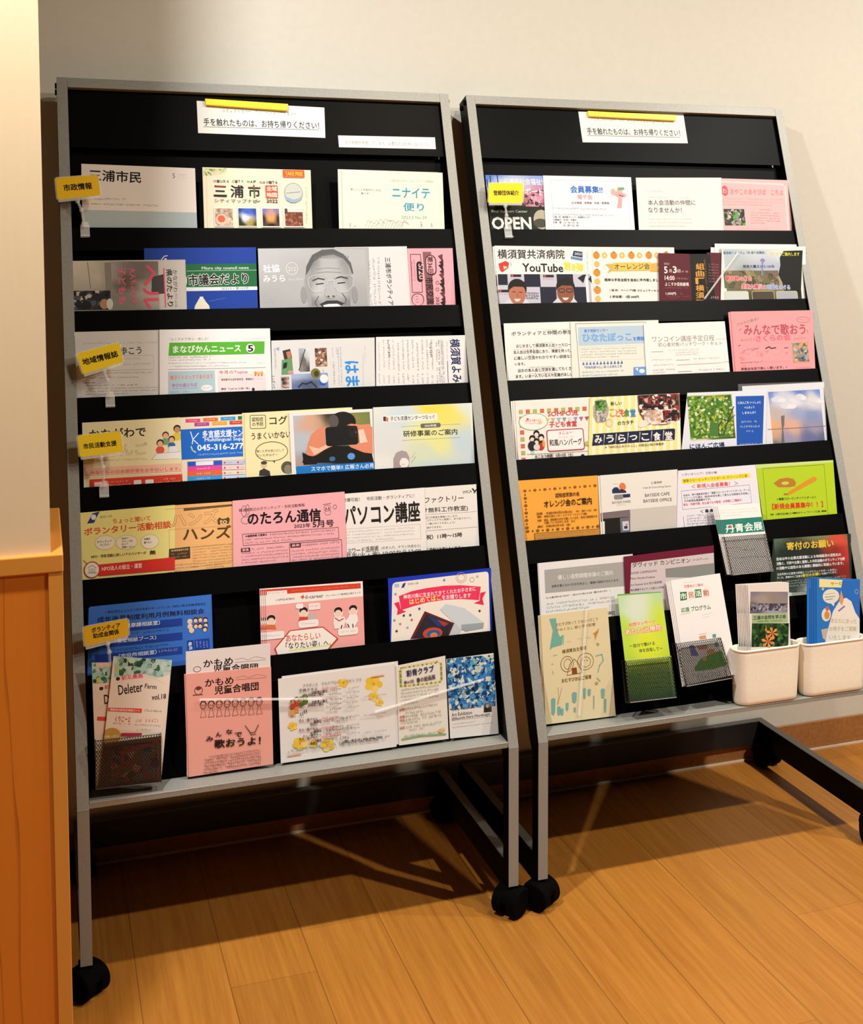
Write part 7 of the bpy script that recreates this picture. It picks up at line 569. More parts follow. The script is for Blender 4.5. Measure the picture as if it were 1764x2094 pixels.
('booklet','cream nursery booklet with teal brushwork and a house drawing,left end of right rack tray','booklet',2,(0.03091,0.04044,0.33548),(0.99987,-0.00156,-0.01624),(0.01631,0.09583,0.99526),[(-6.2,205.0),(133.2,208.5),(145.8,0.0),(0.0,0.0)],'ecdfb4',0.8,[('Q',[(11.0,196.8),(25.1,197.0),(27.4,173.2),(32.4,161.2),(38.8,164.5),(36.3,145.3),(17.2,142.3),(10.8,138.1),(14.4,157.0),(17.9,174.0)],'7ab8a8'),('Q',[(38.8,164.5),(40.9,163.3),(40.1,146.9),(37.6,145.2)],'8ac0b0'),('T','おむすび持って さぁ山へ行こう',24.9,184.2,111.7,188.0,6.52,'9a7a3a',0.2),('T','かみくらし 絵と手の記憶',25.3,174.5,106.5,178.7,6.14,'9a7a3a',0.2),('Q',[(114.3,170.4),(107.3,164.2),(100.7,160.8),(103.9,158.6),(105.2,147.8),(108.1,154.3),(112.0,161.8)],'c8963a'),('Q',[(106.7,140.8),(111.1,143.3),(114.3,140.1),(111.4,135.5)],'c8a04a'),('G',44.9,150.4,55.5,150.5,1.92,'b8a888'),('G',68.4,154.0,98.4,154.2,4.22,'c8d0b8'),('T','横須賀自主保育',36.4,132.6,86.8,136.0,7.29,'8a6a2c',0.3),('O',84.5,109.8,16.65,15.73,0.96,'8a5a2c'),('O',84.5,108.8,10.4,9.59,0.77,'8a5a2c'),('O',46.1,108.7,12.9,14.57,0.96,'8a5a2c'),('O',47.2,108.5,7.49,9.59,0.77,'8a5a2c'),('L',[(45.7,88.4),(51.4,107.2),(61.2,116.9),(71.6,105.2),(76.6,89.2),(45.6,87.2)],0.96,'8a5a2c'),('Q',[(55.5,100.0),(65.5,100.7),(66.9,87.8),(56.3,87.7)],'8a5218'),('E',81.4,112.0,1.04,1.15,'6a4420'),('E',87.8,111.8,1.04,1.15,'6a4420'),('T','おむすびお山ご保育',34.4,78.3,95.9,80.2,7.67,'8a6a2c',0.3),('L',[(106.2,118.4),(119.2,120.1),(121.6,108.1),(113.4,99.2),(110.3,87.7)],1.92,'8ac0c0'),('L',[(107.9,76.3),(113.8,69.8)],2.3,'8ac0c0'),('E',106.4,66.3,3.75,3.07,'d0a85a'),('L',[(26.2,67.2),(27.9,49.7),(24.4,34.7)],0.58,'c8a860'),('L',[(34.6,66.4),(25.5,34.6)],0.58,'c8a860'),('Q',[(12.1,46.2),(16.3,48.1),(20.5,46.1),(19.3,21.6),(16.5,15.4),(12.3,19.1)],'7ab8b0'),('Q',[(24.3,30.1),(27.5,31.5),(30.7,30.0),(29.9,17.4),(27.8,14.1),(24.7,16.2)],'7ab8b0'),('Q',[(30.6,25.6),(33.8,27.0),(36.9,25.5),(36.2,15.9),(34.1,13.4),(31.0,15.1)],'7ab8b0'),('Q',[(41.8,35.2),(44.5,36.4),(47.3,35.1),(46.6,23.8),(44.8,20.9),(42.1,22.8)],'7ab8b0'),('Q',[(54.9,52.9),(59.8,55.0),(64.7,52.7),(63.6,37.6),(60.3,33.7),(55.5,36.4)],'7ab8b0'),('Q',[(78.7,59.4),(81.3,60.5),(83.8,59.3),(83.1,43.3),(81.3,39.2),(78.8,41.6)],'7ab8b0'),('Q',[(87.6,56.2),(90.9,57.6),(94.1,56.1),(93.3,46.5),(91.2,44.0),(88.0,45.7)],'7ab8b0'),('Q',[(115.6,53.9),(119.5,55.6),(123.4,53.8),(122.4,39.7),(119.8,36.0),(116.0,38.4)],'7ab8b0'),('Q',[(121.4,34.6),(123.8,35.6),(126.2,34.5),(125.3,13.6),(123.7,8.3),(121.4,11.3)],'7ab8b0'),('Q',[(99.4,43.6),(100.2,44.0),(101.1,43.6),(100.5,22.2),(99.8,16.8),(99.0,19.6)],'7ab8b0'),('Q',[(58.1,25.1),(60.2,26.0),(62.4,25.0),(61.9,18.1),(60.5,16.3),(58.4,17.5)],'7ab8b0'),('L',[(18.0,127.8),(25.4,129.0)],1.15,'d0d4c0'),('L',[(14.5,112.7),(17.6,112.0)],1.15,'d8c898'),('L',[(16.3,99.0),(17.5,93.2)],1.15,'d8c070')],None,[(-2.2,-0.4,0.0013),(-4.2,-0.8,0.0025)],'cream left edge of a spare copy behind the teal brushwork booklet'),
('leaflet','green gradient massage-clinic leaflet in a black mesh pocket','leaflet',2,(0.19233,0.0127,0.36901),(0.99908,-0.01348,-0.04078),(0.04295,0.31362,0.94858),[(-5.3,200.6),(90.3,201.1),(98.4,0.0),(0.0,0.0)],'a8c850',0.8,[('F',-4.3,199.6,102.0,68.8,8,8,[(0,0,'b8d8a0'),(1,0,'b4d49a'),(0.3,0.2,'d4dcc8'),(0,0.5,'b8d840'),(0.9,0.4,'c8dc3a'),(0.5,0.75,'d8e030'),(1,1,'c0d82c'),(0,1,'b8d43a')]),('Q',[(-4.8,201.5),(89.4,201.1),(89.6,199.1),(-4.8,197.6)],'6aa85a'),('F',0.1,73.8,98.7,-7.6,6,6,[(0,0,'b8d83a'),(1,0,'b0d038'),(0,0.4,'5a9a3a'),(1,0.4,'6aa04a'),(0,1,'3a7a44'),(1,1,'3a8050')]),('T','訪問マッサージ',13.1,141.2,71.1,145.6,6.44,'f8e8d0',2.6),('T','訪問マッサージ',13.1,141.2,71.1,145.6,6.44,'ee6a3a',0.8),('T','あたた治療院',4.3,128.0,82.6,133.0,10.98,'e0461c',2.8),('T','あたた治療院',4.3,128.0,82.6,133.0,10.98,'f8ead8',0.3),('T','～自分で動ける',9.6,101.5,64.9,104.1,6.82,'3a6a2c',0.2),('T','体を目指して～',29.8,91.7,80.3,93.5,6.82,'3a6a2c',0.2),('G',11.4,67.3,86.3,68.0,4.17,'1c4424'),('G',10.2,55.9,85.0,56.5,4.17,'1c4424'),('G',23.4,46.5,84.0,47.9,4.17,'1c4424'),('G',22.5,38.0,83.0,39.3,4.17,'1c4424'),('G',21.6,29.5,82.1,30.8,4.17,'1c4424'),('G',20.6,21.0,81.1,22.3,4.17,'1c4424')],None,[],None),
('leaflet','white citizen-activity programme leaflet in a wire mesh pocket','leaflet',2,(0.31854,0.01757,0.38376),(0.99733,0.02292,0.06933),(-0.07302,0.31308,0.94692),[(10.8,200.6),(122.8,196.5),(113.9,0.0),(0.0,0.0)],'f0e8e4',0.8,[('T','支援会のご案内',37.2,184.1,79.7,180.7,5.79,'d8504a',0.3),('G',36.7,191.9,64.3,189.8,1.54,'b0aaa4'),('Q',[(25.7,175.1),(40.7,173.6),(37.5,158.0),(22.7,158.5)],'2a7a3a'),('T','市',24.9,166.8,37.9,165.8,11.58,'f0ece6',0.5),('Q',[(44.3,173.0),(56.6,172.4),(54.2,157.8),(41.7,158.3)],'f2d8d0'),('T','民',43.6,166.1,54.6,165.2,10.81,'b87a5a',0.4),('Q',[(59.2,174.6),(73.4,173.2),(71.1,157.8),(56.3,158.6)],'2a7a3a'),('T','活',58.6,166.3,71.5,165.4,11.2,'f0ece6',0.5),('Q',[(77.9,172.0),(89.5,171.3),(87.2,156.2),(75.2,157.1)],'f2d0cc'),('T','動',76.5,164.6,88.6,163.7,11.2,'b87a5a',0.4),('T','応援',20.2,140.3,38.6,139.5,8.88,'4a9a5a',0.3),('T','プログラム',42.7,139.2,86.1,136.2,9.27,'4a7a4a',0.3),('L',[(17.9,132.6),(38.8,132.6)],1.54,'f4ccc8'),('G',62.0,122.6,86.1,124.8,1.74,'b8d0b8'),('G',63.4,118.3,80.1,119.4,1.74,'b8d0b8'),('Q',[(47.8,85.0),(62.2,84.8),(61.9,78.1),(47.2,78.8)],'d8986a'),('Q',[(77.3,83.3),(84.8,83.2),(84.1,76.5),(76.7,77.0)],'5a9a8a'),('L',[(47.9,88.6),(65.4,88.3)],0.97,'f4ccc8'),('Q',[(21.9,71.8),(31.4,71.1),(37.2,49.2),(21.7,52.1)],'5a6ab0'),('Q',[(22.9,28.2),(40.3,42.7),(69.8,49.2),(90.9,49.3),(95.5,20.6),(62.3,18.8),(23.7,22.1)],'5a9a3a'),('E',65.8,51.9,8.95,5.02,'e0904a'),('E',49.2,41.1,4.92,4.25,'e8a070'),('Q',[(39.1,66.7),(60.1,66.9),(60.5,58.8),(40.0,60.6)],'c87a50'),('E',81.4,63.0,4.92,4.25,'5a9a8a'),('G',25.6,11.0,78.3,7.9,7.72,'8a9ac0')],None,[(-3,-0.5,0.0013),(-6,-1,0.0025),(-9,-1.6,0.0037)],'pale left edge of a spare programme leaflet in the wire pocket'),
('leaflet','green and white art exhibition card in a wire mesh pocket on the fifth shelf','leaflet',2,(0.44949,0.0726,0.57567),(1.0,-0.00096,-0.00289),(0.00305,0.31391,0.94945),[(-10.7,138.9),(87.1,137.5),(95.7,0.0),(0.0,0.0)],'eee8e4',0.8,[('G',-7.7,128.7,81.3,128.4,2.24,'aaa69e'),('G',-8.6,123.3,80.4,122.9,2.24,'aaa69e'),('G',-9.5,118.0,44.2,117.7,2.24,'aaa69e'),('Q',[(-9.1,110.5),(88.5,110.0),(89.9,79.8),(-6.9,81.5)],'1c7a6a'),('T','丹青会展',0.1,91.6,86.2,91.8,14.25,'eef2ea',0.4),('E',11.3,95.7,3.3,2.85,'d84a3a'),('G',31.4,105.9,47.0,105.6,1.63,'0e4a40'),('G',-4.1,65.9,88.1,64.9,4.48,'8a8680'),('G',-6.2,53.7,45.7,53.1,4.48,'8a8680'),('G',4.4,32.3,89.2,30.5,4.07,'6a8a78'),('G',24.8,47.1,67.7,45.7,4.89,'aaa6a0')],None,[(-3.5,0.4,0.0013),(-6.5,0.8,0.0026),(-9.5,1.2,0.0039)],'pale side edge of a spare art exhibition card in the wire pocket'),
('leaflet','white nature-study leaflet with an orange lily photo,front of the left cream cup','leaflet',2,(0.46605,0.01753,0.35854),(0.99529,-0.01182,-0.09627),(0.09699,0.12129,0.98787),[(-19.2,203.4),(75.9,208.6),(90.2,0.0),(0.0,0.0)],'efe4dc',0.8,[('F',-12.1,189.9,75.1,146.7,10,8,[(0,0,'8a8090'),(1,0,'8a8494'),(0.3,0.4,'a89a90'),(0.7,0.3,'988a84'),(0.2,0.7,'4a4850'),(1,0.8,'8a8aa0'),(0.6,0.9,'a8a4b4'),(0,1,'6a6a80')]),('M',-9.6,166.7,74.2,152.4,['4a4850','8a8494','b8b0b8','6a6668','9a94a8','3a3a40'],50,3,1.0),('Q',[(-7.7,144.9),(75.0,148.8),(76.7,129.0),(-6.5,126.0)],'a8c090'),('T','三浦の自然を学ぶ会',-3.9,138.1,71.4,141.0,7.62,'2a2a20',0.7),('T','大自然に参加してみませんか？',5.1,131.2,63.6,132.9,3.21,'4a4a3a',0.2),('M',-6.5,127.4,79.0,81.2,['1c3a18','2a5a24','3a7030','16281a','4a8a3a','244a20','0e1c10'],130,4,1.1),('Q',[(41.0,107.9),(52.5,107.8),(55.9,103.9),(50.7,102.4)],'ee8a48'),('Q',[(41.0,107.9),(47.0,99.5),(44.9,95.1),(40.5,98.3)],'f09a5a'),('Q',[(41.0,107.9),(35.6,99.6),(30.0,99.1),(30.9,103.8)],'ee8a48'),('Q',[(41.0,107.9),(29.6,108.0),(26.2,111.9),(31.4,113.5)],'f09a5a'),('Q',[(41.0,107.9),(35.0,116.4),(37.1,120.7),(41.5,117.6)],'ee8a48'),('Q',[(41.0,107.9),(46.4,116.3),(52.0,116.8),(51.2,112.1)],'f09a5a'),('E',41.0,107.9,2.82,2.41,'d8602c'),('Q',[(31.6,91.4),(44.0,91.3),(47.7,87.1),(42.0,85.4)],'ee8a48'),('Q',[(31.6,91.4),(38.1,82.3),(35.8,77.6),(31.1,81.0)],'f09a5a'),('Q',[(31.6,91.4),(25.8,82.4),(19.8,81.9),(20.7,87.0)],'ee8a48'),('Q',[(31.6,91.4),(19.3,91.6),(15.6,95.8),(21.2,97.5)],'f09a5a'),('Q',[(31.6,91.4),(25.1,100.6),(27.4,105.3),(32.2,101.9)],'ee8a48'),('Q',[(31.6,91.4),(37.5,100.5),(43.5,101.0),(42.6,95.9)],'f09a5a'),('E',31.6,91.4,2.82,2.41,'d8602c'),('Q',[(23.8,112.1),(25.7,123.8),(28.5,112.1)],'e89a4a')],None,[(-2.4,0.2,0.0016),(-4.4,0.3,0.0032),(-6.6,0.3,0.0048),(-9,0.2,0.0064),(-11.6,0,0.008),(-14.2,-0.2,0.0096),(-17,-0.4,0.0112),(-20,-0.8,0.0128)],'pale upright edge of a spare nature-study leaflet in the left cream cup'),
('leaflet','blue service leaflet with a pale hill shape,front of the right cream cup','leaflet',2,(0.61372,0.01587,0.34501),(0.99824,-0.00723,-0.05884),(0.05929,0.12165,0.9908),[(1.2,218.6),(106.9,211.2),(103.9,-0.0),(0.0,0.0)],'2a78cc',0.8,[('Q',[(8.1,215.3),(64.3,211.1),(60.9,196.0),(8.0,198.4)],'f0e6a0'),('T','サービス',35.6,204.5,73.0,204.5,6.14,'7a6a3a',0.2),('E',36.0,179.2,20.0,14.74,'e8e4d8'),('Q',[(32.9,166.9),(42.8,158.3),(45.3,168.5)],'e8e4d8'),('L',[(21.9,177.7),(45.4,178.9)],1.02,'5a5a50'),('L',[(23.1,172.4),(40.4,173.9)],1.02,'5a5a50'),('L',[(20.7,183.9),(45.4,185.1)],1.02,'c8b860'),('Q',[(65.5,209.4),(106.9,209.7),(105.5,130.8),(95.0,141.6),(87.7,162.8),(72.7,174.8),(59.0,176.3),(62.9,197.0)],'2a70c8'),('Q',[(21.3,88.0),(27.6,111.4),(40.2,148.0),(57.8,171.2),(72.7,174.8),(85.2,167.0),(95.0,143.7),(105.0,130.8),(104.6,82.9)],'efe6da'),('T','あなたに合った',35.2,130.4,97.4,125.7,9.42,'c8b48a',0.2),('T','お椅子をご提案',31.3,114.1,97.3,110.7,9.42,'c8b48a',0.2),('T','いたします。',31.2,96.8,87.1,92.9,9.42,'c8b48a',0.2),('E',24.1,142.5,11.22,13.52,'e8e0d8'),('E',25.8,141.4,6.34,8.19,'e0903a'),('E',26.7,154.7,4.39,4.91,'c86a5a'),('Q',[(55.2,168.1),(60.4,190.8),(66.5,171.9),(62.6,159.6)],'e0a060'),('Q',[(52.6,149.6),(67.6,159.4),(70.1,157.2),(55.1,147.4)],'8a6ab0'),('Q',[(11.7,113.1),(27.7,115.1),(22.6,91.0),(15.2,95.5)],'c8b8a0'),('O',97.9,186.4,3.9,4.1,0.61,'e8ecf0'),('E',16.3,194.4,2.93,2.87,'c8d07a')],None,[(-4,0.3,0.0016),(-7.5,0.2,0.0032),(-11,0,0.0048),(-18,-2.5,0.0064)],'blue upright edge of a spare service leaflet in the right cream cup'),
('leaflet','farm leaflet with olive leaves and large black title,front one in the dark mesh pocket','leaflet',1,(0.03471,0.01494,0.34826),(0.9984,-0.00884,-0.05583),(0.05652,0.15618,0.98611),[(17.3,210.3),(112.0,198.7),(99.3,0.0),(0.0,0.0)],'f0dcc8',0.8,[('M',19.0,209.6,110.5,170.7,['a8ccc4','8ab8a4','5a8a5a','3a6a48','c8d8cc','2a4a34','7aa88a','b8d0c0'],70,5,0.8),('E',23.9,188.7,2.71,3.83,'d8c83a'),('E',36.3,202.1,2.71,3.83,'3a3a30'),('E',83.6,202.9,2.71,3.83,'3a3a30'),('Q',[(7.7,93.0),(14.7,175.2),(62.6,180.0),(88.8,170.9),(109.3,175.1),(98.1,80.0)],'f2e2d2'),('L',[(22.4,166.1),(41.4,172.6),(67.0,175.4),(84.5,170.0),(102.1,160.2)],0.64,'d8c8a8'),('E',25.4,173.1,3.34,2.98,'3a2a20'),('T','駅北農園',31.1,174.3,64.9,176.0,7.23,'e0506a',0.3),('T','Deleter',26.6,154.4,65.4,158.1,15.74,'2c2a2a',0.2),('T','Farm',69.2,159.2,88.1,155.9,7.23,'3a3838',0.2),('T','vol.18',80.9,139.8,103.9,140.0,8.08,'2c2a2a',0.5),('G',81.0,135.8,100.6,134.1,1.91,'8a8078'),('Q',[(11.3,127.4),(65.3,122.3),(64.8,115.2),(11.0,121.7)],'e0493c'),('T','農園食材使用店情報ガイド',14.3,124.2,62.1,118.9,3.83,'f6e6d8',0.3),('G',68.6,119.3,98.4,116.0,3.83,'6a5a50'),('T','くりこーと',23.0,108.6,47.5,106.0,8.51,'d83a34',0.4),('G',19.6,102.0,47.7,98.7,2.98,'e0705a'),('G',55.7,104.2,96.7,100.5,5.11,'f08a4a'),('G',54.2,97.2,95.2,92.3,2.55,'a89a90'),('G',58.3,88.9,81.3,86.4,2.98,'9aa4c8'),('Q',[(33.2,85.1),(66.3,82.7),(65.9,76.9),(32.3,79.4)],'b8324a'),('E',17.5,80.5,15.03,14.04,'c89a4a'),('T','開園10周年',5.9,81.1,30.2,80.2,3.83,'f0dca8',0.3),('Q',[(5.2,69.7),(97.7,75.7),(99.3,0.0),(-0.0,1.1)],'5a3a2a'),('M',19.0,64.3,95.2,6.8,['6a4a3a','8a3a2c','3a3a44','5a5a5a','4a2a20','9a7a5a'],60,4,1.0),('L',[(34.2,52.5),(91.5,66.4)],5.53,'a83a2c')],None,[],None),
('leaflet','farm leaflet half hidden at left of its twin in the dark mesh pocket','leaflet',1,(0.03104,0.01737,0.3478),(0.99887,-0.00742,-0.04688),(0.04746,0.15626,0.98658),[(-11.5,201.8),(54.8,197.6),(67.1,0.0),(0.0,0.0)],'eed8c4',0.8,[('M',-11.1,201.8,25.6,167.0,['a8ccc4','8ab8a4','5a8a5a','3a6a48','c8d8cc','2a4a34','7aa88a','b8d0c0'],40,5,0.8),('Q',[(-4.9,206.8),(23.3,206.8),(23.3,194.2),(-4.9,194.2)],'f0c8b4'),('E',-1.0,173.1,2.71,3.83,'d8c83a'),('E',4.6,158.7,3.34,2.98,'3a2a20'),('T','駅北',9.8,160.5,21.4,160.8,6.39,'e0506a',0.3),('T','Del',9.6,140.5,26.1,142.1,14.91,'2c2a2a',0.2),('Q',[(-0.8,114.0),(22.5,111.1),(22.6,104.3),(-1.1,107.6)],'e0493c'),('L',[(-1.0,123.7),(9.4,131.5)],0.64,'d8c8a8')],None,[],None),
]
for a in SHEETS: make_sheet(*a)

# ------------------------------------------------------------------ wire mesh pockets
def clip_line(p, d, quad):
    t0, t1 = -1e9, 1e9
    c = sum((Vector(q) for q in quad), Vector((0, 0))) / 4
    for i in range(4):
        a = Vector(quad[i]); b_ = Vector(quad[(i + 1) % 4]); n = Vector((-(b_ - a).y, (b_ - a).x))
        if n.dot(c - a) < 0: n = -n
        den = n.dot(d); num = n.dot(a - p)
        if abs(den) < 1e-9:
            if num > 0: return None
            continue
        t = num / den
        if den > 0: t0 = max(t0, t)
        else: t1 = min(t1, t)
    return (t0, t1) if t1 - t0 > 1e-4 else None

def lattice(bm, quad, toP, pitch=0.0036, w=0.0008, th=0.0006):
    xs = [q[0] for q in quad]; ys = [q[1] for q in quad]
    c = Vector((sum(xs) / 4, sum(ys) / 4)); R = max(max(xs) - min(xs), max(ys) - min(ys))
    for ang in (58, -58):
        d = Vector((math.cos(math.radians(ang)), math.sin(math.radians(ang)))); n = Vector((-d.y, d.x))
        k = -int(R / pitch) - 1
        while k * pitch < R + pitch:
            p = c + n * (k * pitch); k += 1
            r = clip_line(p, d, quad)
            if not r: continue
            a = p + d * r[0]; b_ = p + d * r[1]; s = n * (w / 2)
            hexa(bm, [toP(q, z) for z in (0, th) for q in (a - s, b_ - s, b_ + s, a + s)])

def mesh_pocket(label, rack, o, ux, uy, quad, depth):
    """quad: TL, TR, BR, BL of the front in metres on the front plane; body runs back by depth"""
    o = Vector(o); ux = Vector(ux); uy = Vector(uy); uz = ux.cross(uy)
    root = empty('mesh_pocket'); root.matrix_world = RACK[rack]
    tag(root, label, 'brochure holder', 'wire mesh pockets on the racks')
    P = lambda q, z: o + ux * q[0] + uy * q[1] + uz * z
    bm = bmesh.new(); lattice(bm, quad, P); link('front_mesh', bm, M['mesh'], root)
    rim = bmesh.new()
    tube(rim, [P(quad[3], 0), P(quad[0], 0), P(quad[1], 0), P(quad[2], 0), P(quad[3], 0)], 0.0011, 6)
    for q in quad: tube(rim, [P(q, 0), P(q, -depth)], 0.0010, 6)
    tube(rim, [P(quad[3], -depth), P(quad[0], -depth), P(quad[1], -depth), P(quad[2], -depth), P(quad[3], -depth)], 0.0011, 6)
    link('rim', rim, M['mesh'], root)
    for a, b_ in ((quad[0], quad[3]), (quad[1], quad[2])):
        bm = bmesh.new()
        a = Vector(a); b_ = Vector(b_)
        L = (a - b_).length
        T = lambda q, z, a=a, b_=b_, L=L: P(b_ + (a - b_) * (q[1] / L), -q[0])
        lattice(bm, [(0, L), (depth, L), (depth, 0), (0, 0)], T)
        link('side_mesh', bm, M['mesh'], root)
    bm = bmesh.new(); a, b_ = quad[3], quad[2]
    hexa(bm, [P(a, 0), P(b_, 0), P(b_, -depth), P(a, -depth)] + [P(q, z) + uy * 0.0008 for q, z in ((a, 0), (b_, 0), (b_, -depth), (a, -depth))])
    link('bottom_plate', bm, M['mesh'], root)

POCKETS = [
('dark wire mesh pocket standing at the left end of the left rack tray', 1, (0.03025, 0.00751, 0.34937), (0.99936, -0.00562, -0.03545), (0.03589, 0.15633, 0.98705), [(-0.00181, 0.07686), (0.10264, 0.07876), (0.10349, 0.0), (0.0, 0.0)], 0.02),
('wire mesh pocket holding the green gradient leaflet', 2, (0.18935, 0.00455, 0.36986), (0.99978, -0.00659, -0.01993), (0.02099, 0.31384, 0.94924), [(0.00043, 0.07664), (0.0979, 0.07678), (0.09904, 0.0), (0.0, 0.0)], 0.0185),
('wire mesh pocket holding the citizen-activity programme leaflets', 2, (0.31289, 0.00936, 0.3844), (0.99932, 0.0116, 0.03507), (-0.03694, 0.3137, 0.9488), [(-0.0066, 0.08222), (0.09203, 0.07932), (0.10126, -0.0), (0.0, 0.0)], 0.0185),
('wire mesh pocket hooked on the fifth shelf, holding art exhibition cards', 2, (0.44583, 0.06655, 0.57649), (0.99999, -0.00133, -0.00402), (0.00423, 0.31391, 0.94944), [(-0.00546, 0.07604), (0.09206, 0.07494), (0.09662, 0.0), (0.0, 0.0)], 0.0245),
]
for a in POCKETS: mesh_pocket(*a)

# ------------------------------------------------------------------ cream cups
def cup(label, rack, xl, xr, bl, br, zt, zb, yc, dep):
    root = empty('leaflet_cup'); root.matrix_world = RACK[rack]
    tag(root, label, 'cup', 'cream cups on the right rack')
    def ring(f, inset, z):
        x0 = bl + (xl - bl) * f + inset; x1 = br + (xr - br) * f - inset; r = dep / 2 - inset
        P = []
        for q in range(17): t = -math.pi / 2 + q * math.pi / 16; P.append((x1 - r + r * math.cos(t), yc + r * math.sin(t), z))
        for q in range(17): t = math.pi / 2 + q * math.pi / 16; P.append((x0 + r + r * math.cos(t), yc + r * math.sin(t), z))
        return P
    bm = bmesh.new()
    H = zt - zb
    seq = [(0.0, 0.006, zb), (0.01, 0.0022, zb + 0.0015), (0.03, 0.0006, zb + 0.004), (0.08, 0.0, zb + 0.010)] + [(f, 0.0, zb + H * f) for f in (0.3, 0.6, 0.9)] + [(0.985, -0.0006, zt - 0.0012), (1.0, 0.0, zt), (1.0, 0.0018, zt), (0.98, 0.0026, zt - 0.003), (0.5, 0.0026, zb + H * 0.5), (0.06, 0.003, zb + 0.004), (0.05, 0.008, zb + 0.003)]
    rings = [[bm.verts.new(p) for p in ring(*s)] for s in seq]
    n = len(rings[0])
    for a, c in zip(rings, rings[1:]):
        for i in range(n): bm.faces.new([a[i], a[(i + 1) % n], c[(i + 1) % n], c[i]])
    bm.faces.new(rings[0][::-1]); bm.faces.new(rings[-1])
    link('body', bm, M['cup'], root, smooth=True)
    bm = bmesh.new()
    rr = [bm.verts.new(p) for p in ring(1.0, -0.0012, zt - 0.004)]; r2 = [bm.verts.new(p) for p in ring(1.0, -0.0012, zt - 0.0005)]
    r3 = [bm.verts.new(p) for p in ring(1.0, 0.0005, zt + 0.0004)]; r4 = [bm.verts.new(p) for p in ring(1.0, 0.0005, zt - 0.0045)]
    for a, c in ((rr, r2), (r2, r3), (r4, rr)):
        for i in range(n): bm.faces.new([a[i], a[(i + 1) % n], c[(i + 1) % n], c[i]])
    link('rim', bm, M['cup'], root, smooth=True)

CUPS = [
('left cream plastic cup filled with white nature-study leaflets', 2, 0.4227, 0.5716, 0.4275, 0.5673, 0.4423, 0.3301, 0.0225, 0.044),
('right cream plastic cup holding blue service leaflets', 2, 0.573, 0.7276, 0.5792, 0.726, 0.4392, 0.3301, 0.0225, 0.044),
]
for a in CUPS: cup(*a)

# ------------------------------------------------------------------ yellow category tags on clear clips
def shelf_tag(label, rack, o, ux, uy, quad, col, texts, arm):
    root = empty('shelf_tag'); root.matrix_world = RACK[rack]
    tag(root, label, 'sign', 'yellow category tags clipped to the shelves')
    ux = Vector(ux); uy = Vector(uy); uz = ux.cross(uy); o = Vector(o)
    m = Matrix(((ux.x, uy.x, uz.x, o.x), (ux.y, uy.y, uz.y, o.y), (ux.z, uy.z, uz.z, o.z), (0, 0, 0, 1)))
    c = (Vector(quad[0]) + Vector(quad[1]) + Vector(quad[2]) + Vector(quad[3])) / 4
    # rounded yellow card
    s = Sheet(quad, col, 0.8)
    for i, t in enumerate(texts): s.item(t, i)
    P = [Vector(q) for q in quad]
    cx = []
    for i in range(4):
        a, b_, d = P[i - 1], P[i], P[(i + 1) % 4]; r = 5.0
        u = (a - b_).normalized() * r; v = (d - b_).normalized() * r
        for q in range(6):
            t = q / 5; cx.append(b_ + u * (1 - t) ** 2 + v * t ** 2)
    bm = s.bm; cc = lin(col, INK)
    top = [bm.verts.new((p.x, p.y, 0.0)) for p in cx]; bot = [bm.verts.new((p.x, p.y, -0.8)) for p in cx]
    fs = [bm.faces.new(top), bm.faces.new(bot[::-1])] + [bm.faces.new([top[i], bot[i], bot[(i + 1) % len(top)], top[(i + 1) % len(top)]]) for i in range(len(top))]
    for f in fs: s.paint(f, cc)
    bmesh.ops.scale(bm, vec=(0.001,) * 3, verts=bm.verts); bm.normal_update()
    bmesh.ops.transform(bm, matrix=m, verts=bm.verts)
    link('card', bm, M['paper'], root)
    # clear sleeve: a rim round the card and a lower lip
    bm = bmesh.new(); L = lambda p, z: m @ Vector((p.x * 0.001, p.y * 0.001, z))
    ring = [c + (p - c) * 1.035 for p in cx]
    tube(bm, [L(p, -0.0004) for p in ring] + [L(ring[0], -0.0004)], 0.0009, 6)
    a = P[3] + (P[2] - P[3]) * 0.02; b_ = P[3] + (P[2] - P[3]) * 0.98; dn = (P[3] - P[0]).normalized()
    hexa(bm, [L(q, z) for z in (-0.0014, 0.0012) for q in (a + dn * 1, b_ + dn * 1, b_ + dn * 5, a + dn * 5)])
    link('clear_sleeve', bm, M['clear'], root)
    bm = bmesh.new(); A = [Vector(p) for p in arm]
    tube(bm, A, 0.0022, 8)
    for p in A[:-1]: ball(bm, p, 0.0042)
    link('clear_arm', bm, M['clear'], root)
    bm = bmesh.new(); e = A[-1]
    obox(bm, e, EX, EV, NI, -0.008, 0.008, -0.012, 0.010, -0.004, -0.0015); obox(bm, e, EX, EV, NI, -0.008, 0.008, -0.014, -0.011, -0.009, -0.0015); obox(bm, e, EX, EV, NI, -0.006, 0.006, 0.004, 0.014, -0.0080, -0.004)
    link('clip', bm, M['clear'], root)

